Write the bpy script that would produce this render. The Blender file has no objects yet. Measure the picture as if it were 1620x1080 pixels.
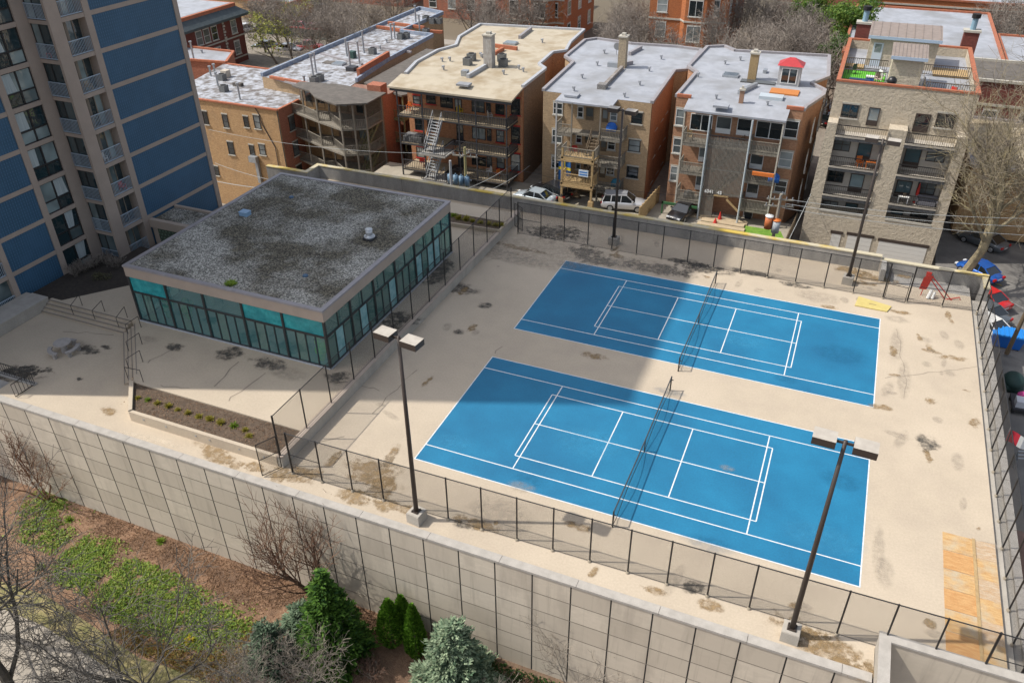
import bpy, math, random
from mathutils import Vector, Matrix
R = math.radians
SC = bpy.context.scene
COL = SC.collection
random.seed(7)

# ------------------------------------------------------------------ camera (solved from the court lines, metres, z = 0 on the deck)
CP = Vector((6.7774, -29.5966, 30.8745)); YAW, PIT, ROL, FPX = -0.401312, 0.587049, -0.0097365, 1283.389
_f = Vector((math.sin(YAW)*math.cos(PIT), math.cos(YAW)*math.cos(PIT), -math.sin(PIT)))
_r = Vector((math.cos(YAW), -math.sin(YAW), 0)); _u = _r.cross(_f)
_r2 = _r*math.cos(ROL) + _u*math.sin(ROL); _u2 = _u*math.cos(ROL) - _r*math.sin(ROL)
cam = bpy.data.objects.new("camera", bpy.data.cameras.new("camera")); COL.objects.link(cam)
cam.matrix_world = Matrix(((_r2.x,_u2.x,-_f.x,CP.x),(_r2.y,_u2.y,-_f.y,CP.y),(_r2.z,_u2.z,-_f.z,CP.z),(0,0,0,1)))
cam.data.sensor_width = 36; cam.data.lens = FPX/1620*36; cam.data.clip_end = 2000; cam.data.clip_start = .5
SC.camera = cam
def ray(u, v): return _r2*((u-810)/FPX) + _u2*(-(v-540)/FPX) + _f
def PZ(u, v, z=0): d = ray(u, v); return CP + d*((z-CP.z)/d.z)      # photograph pixel -> point on a level, facade or side plane
def PY(u, v, y): d = ray(u, v); return CP + d*((y-CP.y)/d.y)
def PX(u, v, x): d = ray(u, v); return CP + d*((x-CP.x)/d.x)

# ------------------------------------------------------------------ light
SUND = Vector((-0.73, -0.272, 1.0)).normalized()
sun = bpy.data.objects.new("sun", bpy.data.lights.new("sun", 'SUN')); COL.objects.link(sun)
sun.data.energy = 3.1; sun.data.angle = R(.53); sun.data.color = (1, .95, .87)
sun.rotation_euler = SUND.to_track_quat('Z', 'Y').to_euler(); sun.location = (-30, -20, 80)
W = bpy.data.worlds.new("World"); SC.world = W; W.use_nodes = True
sky = W.node_tree.nodes.new('ShaderNodeTexSky'); sky.sky_type = 'NISHITA'; sky.sun_disc = False
sky.sun_elevation = math.asin(SUND.z); sky.sun_rotation = math.atan2(SUND.x, SUND.y); sky.air_density = 1.0; sky.dust_density = 2.5; sky.ozone_density = 1.0
bg = W.node_tree.nodes['Background']; bg.inputs[1].default_value = .14
hz = W.node_tree.nodes.new('ShaderNodeHueSaturation'); hz.inputs['Saturation'].default_value = .55
W.node_tree.links.new(sky.outputs[0], hz.inputs['Color']); W.node_tree.links.new(hz.outputs[0], bg.inputs[0])
SC.view_settings.view_transform = 'Standard'; SC.view_settings.look = 'None'; SC.view_settings.gamma = 1; SC.view_settings.use_curve_mapping = False
SC.view_settings.exposure = 0.50
SC.cycles.max_bounces = 6; SC.cycles.transparent_max_bounces = 12

# ------------------------------------------------------------------ materials
MATS = {}
def nodes(name):
    m = bpy.data.materials.new(name); m.use_nodes = True
    t = m.node_tree; return m, t, t.nodes['Principled BSDF'], t.nodes['Material Output']
def N(t, kind, **kw):
    n = t.nodes.new(kind)
    for k, v in kw.items(): setattr(n, k, v)
    return n
def S(n, **kw):
    for k, v in kw.items():
        n.inputs[k.replace('_', ' ')].default_value = v
    return n
def L4(c): return (c[0], c[1], c[2], 1)
def coord(t, co):
    if co == 'P': return N(t, 'ShaderNodeNewGeometry').outputs['Position']
    return N(t, 'ShaderNodeTexCoord').outputs['Object' if co == 'O' else 'Generated']
def mix(t, fac, a, b, mode='MIX'):
    n = N(t, 'ShaderNodeMix', data_type='RGBA', blend_type=mode)
    for s, v in ((0, fac), (6, a), (7, b)):
        if hasattr(v, 'is_output'): t.links.new(v, n.inputs[s])
        else: n.inputs[s].default_value = v if s == 0 else L4(v)
    return n.outputs[2]
def noise(t, vec, scale, detail=5, rough=.6, lo=.35, hi=.65, stretch=None):
    if stretch:
        mp = N(t, 'ShaderNodeMapping'); mp.inputs['Scale'].default_value = stretch; t.links.new(vec, mp.inputs['Vector']); vec = mp.outputs[0]
    n = N(t, 'ShaderNodeTexNoise'); S(n, Scale=scale, Detail=detail, Roughness=rough); t.links.new(vec, n.inputs['Vector'])
    r = N(t, 'ShaderNodeMapRange'); S(r, From_Min=lo, From_Max=hi); t.links.new(n.outputs['Fac'], r.inputs['Value'])
    return r.outputs[0]
def mat(name, col, rough=.8, col2=None, vs=1.5, lo=.35, hi=.65, grain=0, gs=25, stretch=None, metal=0, coat=0, spec=.5, bump=0, co='P', col3=None, vs3=.15):
    if name in MATS: return MATS[name]
    m, t, p, o = nodes(name); MATS[name] = m
    S(p, Base_Color=L4(col), Roughness=rough, Metallic=metal, Coat_Weight=coat); p.inputs['Specular IOR Level'].default_value = spec
    c = None; v = coord(t, co)
    if col2: c = mix(t, noise(t, v, vs, lo=lo, hi=hi, stretch=stretch), col, col2)
    if col3: c = mix(t, noise(t, v, vs3, 4, .55, .45, .7), c or col, col3)
    if grain:
        g = noise(t, v, gs, 3, .7, .3, .7); c = mix(t, g, c or col, c or col) if 0 else c
        k = N(t, 'ShaderNodeMapRange'); S(k, To_Min=1-grain, To_Max=1+grain); t.links.new(g, k.inputs['Value'])
        vm = N(t, 'ShaderNodeVectorMath', operation='SCALE')
        if c: t.links.new(c, vm.inputs[0])
        else: vm.inputs[0].default_value = col
        t.links.new(k.outputs[0], vm.inputs['Scale']); c = vm.outputs[0]
        if bump:
            b = N(t, 'ShaderNodeBump'); S(b, Strength=bump, Distance=.05); t.links.new(g, b.inputs['Height']); t.links.new(b.outputs[0], p.inputs['Normal'])
    if c: t.links.new(c, p.inputs['Base Color'])
    return m
def wallvec(t, co='P'):
    s = N(t, 'ShaderNodeSeparateXYZ'); t.links.new(coord(t, co), s.inputs[0])
    a = N(t, 'ShaderNodeMath', operation='ADD'); t.links.new(s.outputs[0], a.inputs[0]); t.links.new(s.outputs[1], a.inputs[1])
    c = N(t, 'ShaderNodeCombineXYZ'); t.links.new(a.outputs[0], c.inputs[0]); t.links.new(s.outputs[2], c.inputs[1])
    return c.outputs[0]
def brick(name, c1, c2, mortar, w=.24, h=.085, ms=.012, dirt=None, bump=.3, off=.5, stain=(0.13, 0.105, 0.08), samt=.35):
    m, t, p, o = nodes(name); MATS[name] = m
    v = wallvec(t)
    b = N(t, 'ShaderNodeTexBrick', offset=off); S(b, Color1=L4(c1), Color2=L4(c2), Mortar=L4(mortar), Scale=1, Mortar_Size=ms, Brick_Width=w, Row_Height=h, Bias=-.1)
    t.links.new(v, b.inputs['Vector'])
    n1 = noise(t, v, 2.2, 6, .7, .3, .75)
    c = mix(t, n1, b.outputs[0], [x*1.25 for x in c1], 'MIX')
    t.nodes.active = b
    mx = mix(t, .35, b.outputs[0], c)
    blk = noise(t, v, 3.4, 4, .85, .40, .72, stretch=(1, 2.2, 1))        # bricks of uneven firing
    mx = mix(t, blk, mx, [x*.66 for x in c2])
    hf = N(t, 'ShaderNodeMath', operation='MULTIPLY'); hf.inputs[1].default_value = samt
    t.links.new(noise(t, v, .7, 5, .65, .5, .78, stretch=(1.5, .5, 1)), hf.inputs[0])
    mx = mix(t, hf.outputs[0], mx, stain)
    t.links.new(mx, p.inputs['Base Color']); S(p, Roughness=.9)
    bp = N(t, 'ShaderNodeBump'); S(bp, Strength=bump, Distance=.03); t.links.new(b.outputs['Fac'], bp.inputs['Height']); bp.invert = True
    t.links.new(bp.outputs[0], p.inputs['Normal'])
    return m
def leaf(name, c1, c2, rough=.6, trans=.25):
    m, t, p, o = nodes(name); MATS[name] = m
    g = N(t, 'ShaderNodeNewGeometry'); r = N(t, 'ShaderNodeMapRange'); t.links.new(g.outputs['Random Per Island'], r.inputs['Value'])
    c = mix(t, r.outputs[0], c1, c2)
    t.links.new(c, p.inputs['Base Color']); S(p, Roughness=rough); p.inputs['Specular IOR Level'].default_value = .25
    tr = N(t, 'ShaderNodeBsdfTranslucent'); t.links.new(c, tr.inputs['Color'])
    ms = N(t, 'ShaderNodeMixShader'); ms.inputs[0].default_value = trans
    t.links.new(p.outputs[0], ms.inputs[1]); t.links.new(tr.outputs[0], ms.inputs[2]); t.links.new(ms.outputs[0], o.inputs['Surface'])
    return m
def glass_mat(name, c1, c2, rough=.06, wave=.25):
    """opaque-looking window glass: dark room or pale blind behind, glossy front; varies from pane to pane"""
    m, t, p, o = nodes(name); MATS[name] = m
    oi = N(t, 'ShaderNodeObjectInfo'); v = coord(t, 'P')
    r = N(t, 'ShaderNodeMapRange'); S(r, From_Min=.40, From_Max=.80); t.links.new(oi.outputs['Random'], r.inputs['Value'])
    n = noise(t, v, .5, 2, .4, .15, .75)
    mu = N(t, 'ShaderNodeMath', operation='MULTIPLY'); t.links.new(r.outputs[0], mu.inputs[0]); t.links.new(n, mu.inputs[1])
    t.links.new(mix(t, mu.outputs[0], c1, c2), p.inputs['Base Color'])
    S(p, Roughness=rough, Coat_Weight=.6, Coat_Roughness=.03); p.inputs['Specular IOR Level'].default_value = .9
    nb = N(t, 'ShaderNodeTexNoise'); S(nb, Scale=.8, Detail=2); t.links.new(v, nb.inputs['Vector'])
    b = N(t, 'ShaderNodeBump'); S(b, Strength=wave, Distance=.12); t.links.new(nb.outputs['Fac'], b.inputs['Height'])
    t.links.new(b.outputs[0], p.inputs['Normal']); t.links.new(b.outputs[0], p.inputs['Coat Normal'])
    return m
def clear_glass(name, tint, gloss=.12, refl=.1, refl_col=(.1, .4, .42)):
    m, t, p, o = nodes(name); MATS[name] = m; t.nodes.remove(p)
    tr = N(t, 'ShaderNodeBsdfTransparent'); S(tr, Color=L4(tint))
    gl = N(t, 'ShaderNodeBsdfGlossy'); S(gl, Roughness=.03, Color=(.9, .95, 1, 1))
    df = N(t, 'ShaderNodeBsdfDiffuse'); S(df, Color=L4(refl_col))  # diffuse colour paints bright reflections into the glass
    a = N(t, 'ShaderNodeMixShader'); b = N(t, 'ShaderNodeMixShader'); a.inputs[0].default_value = refl; b.inputs[0].default_value = gloss
    t.links.new(tr.outputs[0], a.inputs[1]); t.links.new(df.outputs[0], a.inputs[2]); t.links.new(a.outputs[0], b.inputs[1]); t.links.new(gl.outputs[0], b.inputs[2])
    t.links.new(b.outputs[0], o.inputs['Surface']); return m
def mesh_mat(name, k, th, col=(.012, .012, .013)):
    """woven wire: diagonal wires with open holes between"""
    m, t, p, o = nodes(name); MATS[name] = m
    v = wallvec(t); s = N(t, 'ShaderNodeSeparateXYZ'); t.links.new(v, s.inputs[0]); outs = []
    for op in ('ADD', 'SUBTRACT'):
        a = N(t, 'ShaderNodeMath', operation=op); t.links.new(s.outputs[0], a.inputs[0]); t.links.new(s.outputs[1], a.inputs[1])
        q = N(t, 'ShaderNodeMath', operation='MULTIPLY'); q.inputs[1].default_value = k; t.links.new(a.outputs[0], q.inputs[0])
        f = N(t, 'ShaderNodeMath', operation='FRACT'); t.links.new(q.outputs[0], f.inputs[0])
        l = N(t, 'ShaderNodeMath', operation='LESS_THAN'); l.inputs[1].default_value = th; t.links.new(f.outputs[0], l.inputs[0]); outs.append(l.outputs[0])
    x = N(t, 'ShaderNodeMath', operation='MAXIMUM'); t.links.new(outs[0], x.inputs[0]); t.links.new(outs[1], x.inputs[1])
    S(p, Base_Color=L4(col), Roughness=.5); t.links.new(x.outputs[0], p.inputs['Alpha']); return m
def stain_mat(name, col, amt=.8, soft=.25):
    m, t, p, o = nodes(name); MATS[name] = m
    g = coord(t, 'G'); vm = N(t, 'ShaderNodeVectorMath', operation='SUBTRACT'); vm.inputs[1].default_value = (.5, .5, 0); t.links.new(g, vm.inputs[0])
    sp = N(t, 'ShaderNodeSeparateXYZ'); t.links.new(vm.outputs[0], sp.inputs[0]); cb = N(t, 'ShaderNodeCombineXYZ'); t.links.new(sp.outputs[0], cb.inputs[0]); t.links.new(sp.outputs[1], cb.inputs[1])
    ln = N(t, 'ShaderNodeVectorMath', operation='LENGTH'); t.links.new(cb.outputs[0], ln.inputs[0])
    P = coord(t, 'P'); nz = N(t, 'ShaderNodeTexNoise'); S(nz, Scale=1.5, Detail=8, Roughness=.68); t.links.new(P, nz.inputs['Vector'])
    a = N(t, 'ShaderNodeMath', operation='MULTIPLY_ADD'); a.inputs[1].default_value = 1.5; a.inputs[2].default_value = -.75; t.links.new(nz.outputs['Fac'], a.inputs[0])
    d = N(t, 'ShaderNodeMath', operation='ADD'); t.links.new(ln.outputs['Value'], d.inputs[0]); t.links.new(a.outputs[0], d.inputs[1])
    r = N(t, 'ShaderNodeMapRange', interpolation_type='SMOOTHSTEP'); S(r, From_Min=.20, From_Max=.26+soft*.7, To_Min=amt, To_Max=0); t.links.new(d.outputs[0], r.inputs['Value'])
    e = N(t, 'ShaderNodeMath', operation='MULTIPLY'); t.links.new(r.outputs[0], e.inputs[0])
    f = N(t, 'ShaderNodeMapRange'); S(f, From_Min=.30, From_Max=.49, To_Min=1, To_Max=0); t.links.new(ln.outputs['Value'], f.inputs['Value']); t.links.new(f.outputs[0], e.inputs[1])
    e2 = N(t, 'ShaderNodeMath', operation='MULTIPLY'); t.links.new(e.outputs[0], e2.inputs[0]); t.links.new(noise(t, P, 2.6, 6, .7, .30, .58), e2.inputs[1]); e = e2
    c = mix(t, noise(t, P, 3, 5, .7, .3, .7), col, [x*1.9 for x in col])
    t.links.new(c, p.inputs['Base Color']); S(p, Roughness=.85); t.links.new(e.outputs[0], p.inputs['Alpha']); return m

# ------------------------------------------------------------------ mesh builder
class MB:
    def __init__(s): s.v = []; s.f = []; s.m = []
    def add(s, vs, fs, mi=0):
        b = len(s.v); s.v += [tuple(x) for x in vs]; s.f += [tuple(b+i for i in f) for f in fs]; s.m += [mi]*len(fs); return s
    def box(s, x0, y0, z0, x1, y1, z1, mi=0):
        if x0 > x1: x0, x1 = x1, x0
        if y0 > y1: y0, y1 = y1, y0
        if z0 > z1: z0, z1 = z1, z0
        return s.add([(x0,y0,z0),(x1,y0,z0),(x1,y1,z0),(x0,y1,z0),(x0,y0,z1),(x1,y0,z1),(x1,y1,z1),(x0,y1,z1)],
                     [(3,2,1,0),(4,5,6,7),(0,1,5,4),(1,2,6,5),(2,3,7,6),(3,0,4,7)], mi)
    def quad(s, a, b, c, d, mi=0): return s.add([a, b, c, d], [(0,1,2,3)], mi)
    def prism(s, poly, z0, z1, mi=0, top=True, bot=True, mtop=None):
        n = len(poly); A = sum(poly[i][0]*poly[(i+1)%n][1]-poly[(i+1)%n][0]*poly[i][1] for i in range(n))
        if A < 0: poly = poly[::-1]
        s.add([(x,y,z0) for x,y in poly]+[(x,y,z1) for x,y in poly], [(i,(i+1)%n,n+(i+1)%n,n+i) for i in range(n)], mi)
        if top: s.add([(x,y,z1) for x,y in poly], [tuple(range(n))], mi if mtop is None else mtop)
        if bot: s.add([(x,y,z0) for x,y in poly], [tuple(range(n))[::-1]], mi)
        return s
    def bar(s, a, b, w, h=None, mi=0, up=(0,0,1)):
        a = Vector(a); b = Vector(b); d = (b-a).normalized(); u = Vector(up)
        if abs(d.dot(u)) > .98: u = Vector((0,1,0))
        x = d.cross(u).normalized()*(w/2); y = x.cross(d).normalized()*((h or w)/2)
        vs = [p+i*x+j*y for p in (a, b) for i, j in ((-1,-1),(1,-1),(1,1),(-1,1))]
        return s.add(vs, [(0,1,2,3),(7,6,5,4),(0,4,5,1),(1,5,6,2),(2,6,7,3),(3,7,4,0)], mi)
    def tube(s, pts, rad, n=6, mi=0, caps=True):
        pts = [Vector(p) for p in pts]; k = len(pts)
        if not hasattr(rad, '__len__'): rad = [rad]*k
        rings = []; px = None
        for i, p in enumerate(pts):
            d = (pts[min(i+1,k-1)]-pts[max(i-1,0)])
            if d.length < 1e-9: d = Vector((0,0,1))
            d.normalize()
            x = px - d*px.dot(d) if px is not None else d.orthogonal()
            if x.length < 1e-6: x = d.orthogonal()
            x.normalize(); px = x; y = d.cross(x)
            rings += [p+(x*math.cos(2*math.pi*j/n)+y*math.sin(2*math.pi*j/n))*rad[i] for j in range(n)]
        fs = [(i*n+j, i*n+(j+1)%n, (i+1)*n+(j+1)%n, (i+1)*n+j) for i in range(k-1) for j in range(n)]
        if caps: fs += [tuple(range(n))[::-1], tuple((k-1)*n+j for j in range(n))]
        return s.add(rings, fs, mi)
    def cyl(s, x, y, z0, z1, r0, r1=None, n=10, mi=0): return s.tube([(x,y,z0),(x,y,z1)], [r0, r0 if r1 is None else r1], n, mi)
    def blob(s, c, r, n=8, m=5, mi=0, sq=(1,1,1)):
        vs = []
        for i in range(m+1):
            a = math.pi*i/m
            for j in range(n):
                b = 2*math.pi*j/n; vs.append((c[0]+r*sq[0]*math.sin(a)*math.cos(b), c[1]+r*sq[1]*math.sin(a)*math.sin(b), c[2]+r*sq[2]*math.cos(a)))
        return s.add(vs, [(i*n+j,(i+1)*n+j,(i+1)*n+(j+1)%n,i*n+(j+1)%n) for i in range(m) for j in range(n)], mi)
def worg(o):
    p = Vector((0,0,0))
    while o is not None: p += o.location; o = o.parent
    return p
def build(mb, name, mats, parent=None, smooth=False, org=None):
    me = bpy.data.meshes.new(name)
    off = worg(parent) if parent else Vector(org or (0,0,0))
    me.from_pydata([(x-off.x, y-off.y, z-off.z) for x, y, z in mb.v], [], mb.f)
    for m in (mats if isinstance(mats, (list, tuple)) else [mats]): me.materials.append(m)
    if any(mb.m): me.polygons.foreach_set('material_index', mb.m)
    if smooth: me.polygons.foreach_set('use_smooth', [True]*len(mb.f))
    o = bpy.data.objects.new(name, me); COL.objects.link(o)
    if parent: o.parent = parent
    else: o.location = off
    return o
def tag(o, label=None, cat=None, group=None, kind=None):
    if label: o['label'] = label
    if cat: o['category'] = cat
    if group: o['group'] = group
    if kind: o['kind'] = kind
    return o
def thing(name, label, cat, loc=(0,0,0), group=None):
    o = bpy.data.objects.new(name, None); COL.objects.link(o); o.location = loc; o.empty_display_size = .3
    return tag(o, label, cat, group)
def struct(name, mb, m, label=None):
    o = build(mb, name, m); o['kind'] = 'structure'
    if label: o['label'] = label
    return o
KIDS = {}
def copy_tree(o, parent=None):
    c = o.copy(); COL.objects.link(c); c.parent = parent
    for ch in [q for q in COL.objects if q.parent == o]: copy_tree(ch, c)
    return c
def clone(o, loc, rz=0, label=None, scale=None):
    c = copy_tree(o); c.location = loc; c.rotation_euler = (0,0,rz)
    if scale: c.scale = scale if hasattr(scale, '__len__') else (scale,)*3
    if label: c['label'] = label
    return c

# ------------------------------------------------------------------ palette
concrete = mat('deck_concrete', (.455,.38,.285), .85, (.415,.345,.262), .6, grain=.08, gs=9, col3=(.495,.415,.315), vs3=.12)
conc_wall = mat('wall_concrete', (.40,.365,.315), .9, (.33,.305,.265), 1.2, grain=.10, gs=14, stretch=(1,1,.35))
conc_grey = mat('grey_concrete', (.33,.315,.29), .9, (.24,.23,.215), 1.4, grain=.12, gs=10, stretch=(1,1,.3))
coping_m = mat('coping_concrete', (.41,.38,.34), .85, (.34,.315,.28), 2, grain=.08)
fasc = mat('fascia_concrete', (.40,.325,.265), .85, (.36,.295,.24), 1, grain=.05)
towerc = mat('tower_concrete', (.37,.30,.25), .85, (.33,.27,.225), .8, grain=.06, gs=12)
black_m = mat('black_paint', (.014,.013,.013), .45)
bronze = mat('bronze_paint', (.045,.033,.027), .5)
white_m = mat('white_paint', (.72,.72,.70), .6)
line_m = mat('line_paint', (.66,.67,.66), .75, (.42,.50,.56), 4, lo=.45, hi=.8)
blue_m = mat('court_blue', (.006,.140,.268), .65, (.009,.168,.312), .45, grain=.11, gs=10, col3=(.005,.115,.232), vs3=.16)
metal_g = mat('galvanised_metal', (.42,.44,.46), .45, (.33,.35,.37), 4, metal=.6)
steel_d = mat('dark_steel', (.035,.035,.04), .5)
dark_m = mat('dark_void', (.008,.008,.009), .9)
wood_g = mat('grey_weathered_wood', (.24,.215,.175), .9, (.15,.135,.11), 6, stretch=(1,1,.2), grain=.15)
wood_y = mat('new_tan_wood', (.42,.30,.15), .85, (.34,.23,.11), 5, grain=.1)
wood_b = mat('brown_wood', (.17,.125,.08), .9, (.11,.08,.05), 5, grain=.15)
memb_w = mat('white_roof_membrane', (.335,.35,.385), .75, (.285,.30,.33), .9, grain=.07, col3=(.23,.235,.245), vs3=.3, lo=.4, hi=.6)
memb_s = mat('silver_roof_coating', (.40,.42,.46), .6, (.23,.225,.225), 1.4, .40, .60, grain=.12, gs=6, col3=(.11,.09,.075), vs3=.7)
memb_y = mat('cream_roof_membrane', (.43,.375,.285), .8, (.385,.335,.25), .8, grain=.06, col3=(.29,.225,.14), vs3=.4)
tar = mat('tar_roof', (.13,.115,.10), .9, (.09,.08,.07), 1.5, grain=.15)
clay = mat('clay_coping', (.40,.13,.06), .85, (.29,.10,.055), 3, grain=.15)
blue_p = mat('blue_fabric', (.02,.12,.45), .8)
red_p = mat('red_plastic', (.50,.03,.02), .6)
orange_p = mat('orange_paint', (.60,.16,.03), .6)
soil = mat('planting_soil', (.085,.06,.042), .95, (.15,.105,.07), 6, grain=.35, gs=22, bump=.6)
glz = glass_mat('window_glass', (.012,.02,.024), (.36,.40,.40))
glz_t = glass_mat('tower_glass', (.016,.035,.042), (.40,.50,.50), wave=.35)
frame_w = mat('white_frame', (.62,.62,.60), .6); frame_d = mat('dark_frame', (.022,.02,.02), .5)
stone_lime = mat('limestone_trim', (.46,.43,.37), .85, (.38,.36,.31), 3)
# ================================================================== SETTING: ground, deck, courts
def terr(x, y):
    def ss(a, b, t): t = max(0, min(1, (t-a)/(b-a))); return t*t*(3-2*t)
    back = -4.4 - 1.5*ss(1, 6, x) if y < 120 else -4.8
    if y >= 44: back = back + (-4.9-back)*ss(85, 110, y)
    if y > 110: back = -4.9
    front = -7.6
    back -= 8.5*ss(-41, -46, x)*ss(60, 52, y)
    return front + (back-front)*ss(-2, 38, y) if y < 44 else back
mb = MB(); gx = [-600,-300,-160,-120]+[-100+4*i for i in range(41)]+[90,130,200,400]; gy = [-200,-90,-60]+[-44+4*i for i in range(48)]+[170,200,260,400,700]
for y in gy:
    for x in gx: mb.v.append((x, y, terr(x, y)))
nx = len(gx)
for j in range(len(gy)-1):
    for i in range(nx-1): mb.f.append((j*nx+i, j*nx+i+1, (j+1)*nx+i+1, (j+1)*nx+i)); mb.m.append(0)
gm, t, p, o = nodes('ground_earth')
v = coord(t, 'P'); c = mix(t, noise(t, v, .8, 6, .7), (.16,.10,.06), (.24,.17,.11)); c = mix(t, noise(t, v, 7, 4, .8, .3, .7), c, (.10,.065,.045))
sx = N(t, 'ShaderNodeSeparateXYZ'); t.links.new(v, sx.inputs[0])
farb = N(t, 'ShaderNodeMapRange'); S(farb, From_Min=96, From_Max=110); t.links.new(sx.outputs[1], farb.inputs['Value'])
r = N(t, 'ShaderNodeMapRange'); S(r, From_Min=20, From_Max=30); t.links.new(sx.outputs[1], r.inputs['Value'])
asp = mix(t, noise(t, v, 1.3, 5, .7), (.19,.165,.135), (.27,.235,.19)); c = mix(t, r.outputs[0], c, asp); c = mix(t, farb.outputs[0], c, (.135,.11,.075))
t.links.new(c, p.inputs['Base Color']); S(p, Roughness=.95)
struct('ground', mb, gm)
T = .65
# deck slab (plaza + court level)
mb = MB(); mb.prism([(-44.75,-4.65),(12.64,-4.65),(12.64,-3.2),(17.9,-3.2),(17.9,31.4),(11.6,31.4),(11.6,33.0),(-40.2,33.0),(-40.2,30),(-44.75,30)], -.5, 0); struct('deck', mb, concrete)
# upper terrace round the pavilion, with the planting-bed cut-out
mb = MB(); mb.prism([(-43.9,4.7),(-36.55,4.7),(-31.3,-.95),(-18.6,-.95),(-18.6,31.2),(-37,31.2),(-37,13.0)], .003, T); struct('terrace', mb, concrete)
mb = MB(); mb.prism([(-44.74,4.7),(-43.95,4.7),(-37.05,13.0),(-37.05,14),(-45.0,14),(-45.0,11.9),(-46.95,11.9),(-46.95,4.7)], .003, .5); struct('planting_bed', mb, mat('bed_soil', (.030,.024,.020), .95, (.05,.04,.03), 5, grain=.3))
# courts
def rect(mb, x0, y0, x1, y1, z, mi): mb.quad((x0,y0,z),(x1,y0,z),(x1,y1,z),(x0,y1,z), mi)
for k, (oy, lb) in enumerate(((0, 'blue tennis court nearer the big front retaining wall'), (14.66, 'blue tennis court farther away beside the back parapet'))):
    mb = MB(); Lh, Wd = 11.885, 10.97; w = .033; c = Wd/2
    rect(mb, -Lh, oy, Lh, oy+Wd, .004, 0)
    H = lambda y, a, b: rect(mb, a, oy+y-w, b, oy+y+w, .008, 1)
    V = lambda x, a, b: rect(mb, x-w, oy+a, x+w, oy+b, .0085, 1)
    H(w, -Lh, Lh); H(Wd-w, -Lh, Lh); V(-Lh+w, 0, Wd); V(Lh-w, 0, Wd)
    H(1.372, -Lh, Lh); H(Wd-1.372, -Lh, Lh)
    V(-6.4, 1.372, Wd-1.372); V(6.4, 1.372, Wd-1.372)
    for s in (-1, 1):
        V(s*6.705, c-3.05, c+3.05); V(s*2.134, c-3.05, c+3.05)
        for yy in (c-3.05, c+3.05): H(yy, min(0, s*6.705), max(0, s*6.705))
        H(c, min(0, s*6.705), max(0, s*6.705))
    struct('tennis_court', mb, [blue_m, line_m], lb)
# ---- stains, cracks and patches on the paving: thin sheets just above it
st_b = stain_mat('tan_mud_stain', (.20,.135,.065), .75); st_k = stain_mat('dark_algae_stain', (.055,.05,.042), .78); st_g = stain_mat('grey_patch', (.26,.225,.18), .32, .8); st_w = stain_mat('pale_patch', (.50,.44,.35), .35, .8)
def stain(u, v, rx, ry, m, z=0, rot=0):
    p = PZ(u, v, z); me = bpy.data.meshes.new('deck_stain'); me.from_pydata([(-rx,-ry,0),(rx,-ry,0),(rx,ry,0),(-rx,ry,0)], [], [(0,1,2,3)]); me.materials.append(m)
    o = bpy.data.objects.new('deck_stain', me); COL.objects.link(o); o.location = (p.x, p.y, z+.0105+.0006*random.random()); o.rotation_euler.z = rot; o['kind'] = 'structure'
for a in ((170,651,.8,.5,st_b),(345,720,2.4,.75,st_b,0,-.2),(400,738,1.4,.5,st_b),(468,750,2.2,1.0,st_b,0,.3),(590,748,2.2,1.6,st_b),(605,770,1.4,1.2,st_b),(562,785,1.3,.9,st_b),(610,797,1.2,.7,st_b),(650,807,.8,.5,st_b),(755,829,1.9,.5,st_b),(735,831,.8,.35,st_k),
    (1035,933,.9,.35,st_b),(1098,929,.7,.6,st_k),(1124,958,.75,.5,st_b),(1305,1022,3.4,1.1,st_b,0,-.3),(1345,1055,1.6,.7,st_b),(1290,1010,1.3,.7,st_b),(880,368,3.6,2.0,st_k,0,.2),(926,398,2.0,1.6,st_k),(945,412,2.8,1.0,st_k),(1000,418,5,1.6,st_g),(1040,425,4.5,1.2,st_k),(1110,424,3.2,1.0,st_k),(1090,417,2.5,.9,st_k),(1190,432,2.4,.6,st_k),(976,405,.9,.5,st_b),
    (1258,451,1.6,.5,st_k),(1345,428,1.8,.8,st_b),(1380,440,2.6,.9,st_b),(1365,447,1.6,.5,st_b),(1428,437,.8,.4,st_b),(1295,470,2,1,st_g),(1425,494,.9,.4,st_b),(1420,505,1,.6,st_g),(1467,702,.8,1.1,st_k),(1393,644,.8,.5,st_b),(1418,545,.5,2.5,st_g),(1430,600,.5,2.5,st_g),(1390,870,.35,2,st_g),(1400,905,.5,1.2,st_g),(1515,730,.4,1,st_g),(940,563,1.2,.5,st_b),(860,400,7,3,st_g),(1150,740,.5,.3,st_g),
    (720,455,2.5,1.1,st_k),(700,452,1.4,.7,st_g),(767,483,.7,.6,st_k),(725,525,.6,.5,st_k),(800,405,5,1.1,st_g,0,-.1),(820,392,4,.5,st_b,0,-.05),(825,770,1.0,.5,st_g),(790,815,2.3,1.4,st_g),(115,550,1.6,1.0,st_g),(140,553,1.4,.7,st_k),(168,549,.6,.35,st_k),(20,592,3.2,1.3,st_k,0,.5),(30,588,2.5,.9,st_k,0,.4),(125,600,.4,.3,st_k),(215,690,1.6,.35,st_w),(262,700,1.6,.35,st_w)): stain(*a)
for a in ((365,559,1.3,1.1,st_k,T),(425,575,1.9,.9,st_k,T),(278,549,.9,.6,st_k,T),(455,590,1.8,.8,st_g,T),(235,536,.9,.35,st_g,T),(640,503,2.2,1.0,st_k,T),(622,512,1.3,.8,st_k,T),(690,435,1.4,2.2,st_k,T),(700,418,1.4,1.2,st_k,T),(535,597,1.2,.9,st_k,T),(690,425,1.2,1.2,st_g,T),(755,368,1,.7,st_g,T)): stain(*a)
rs = random.Random(77)
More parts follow.
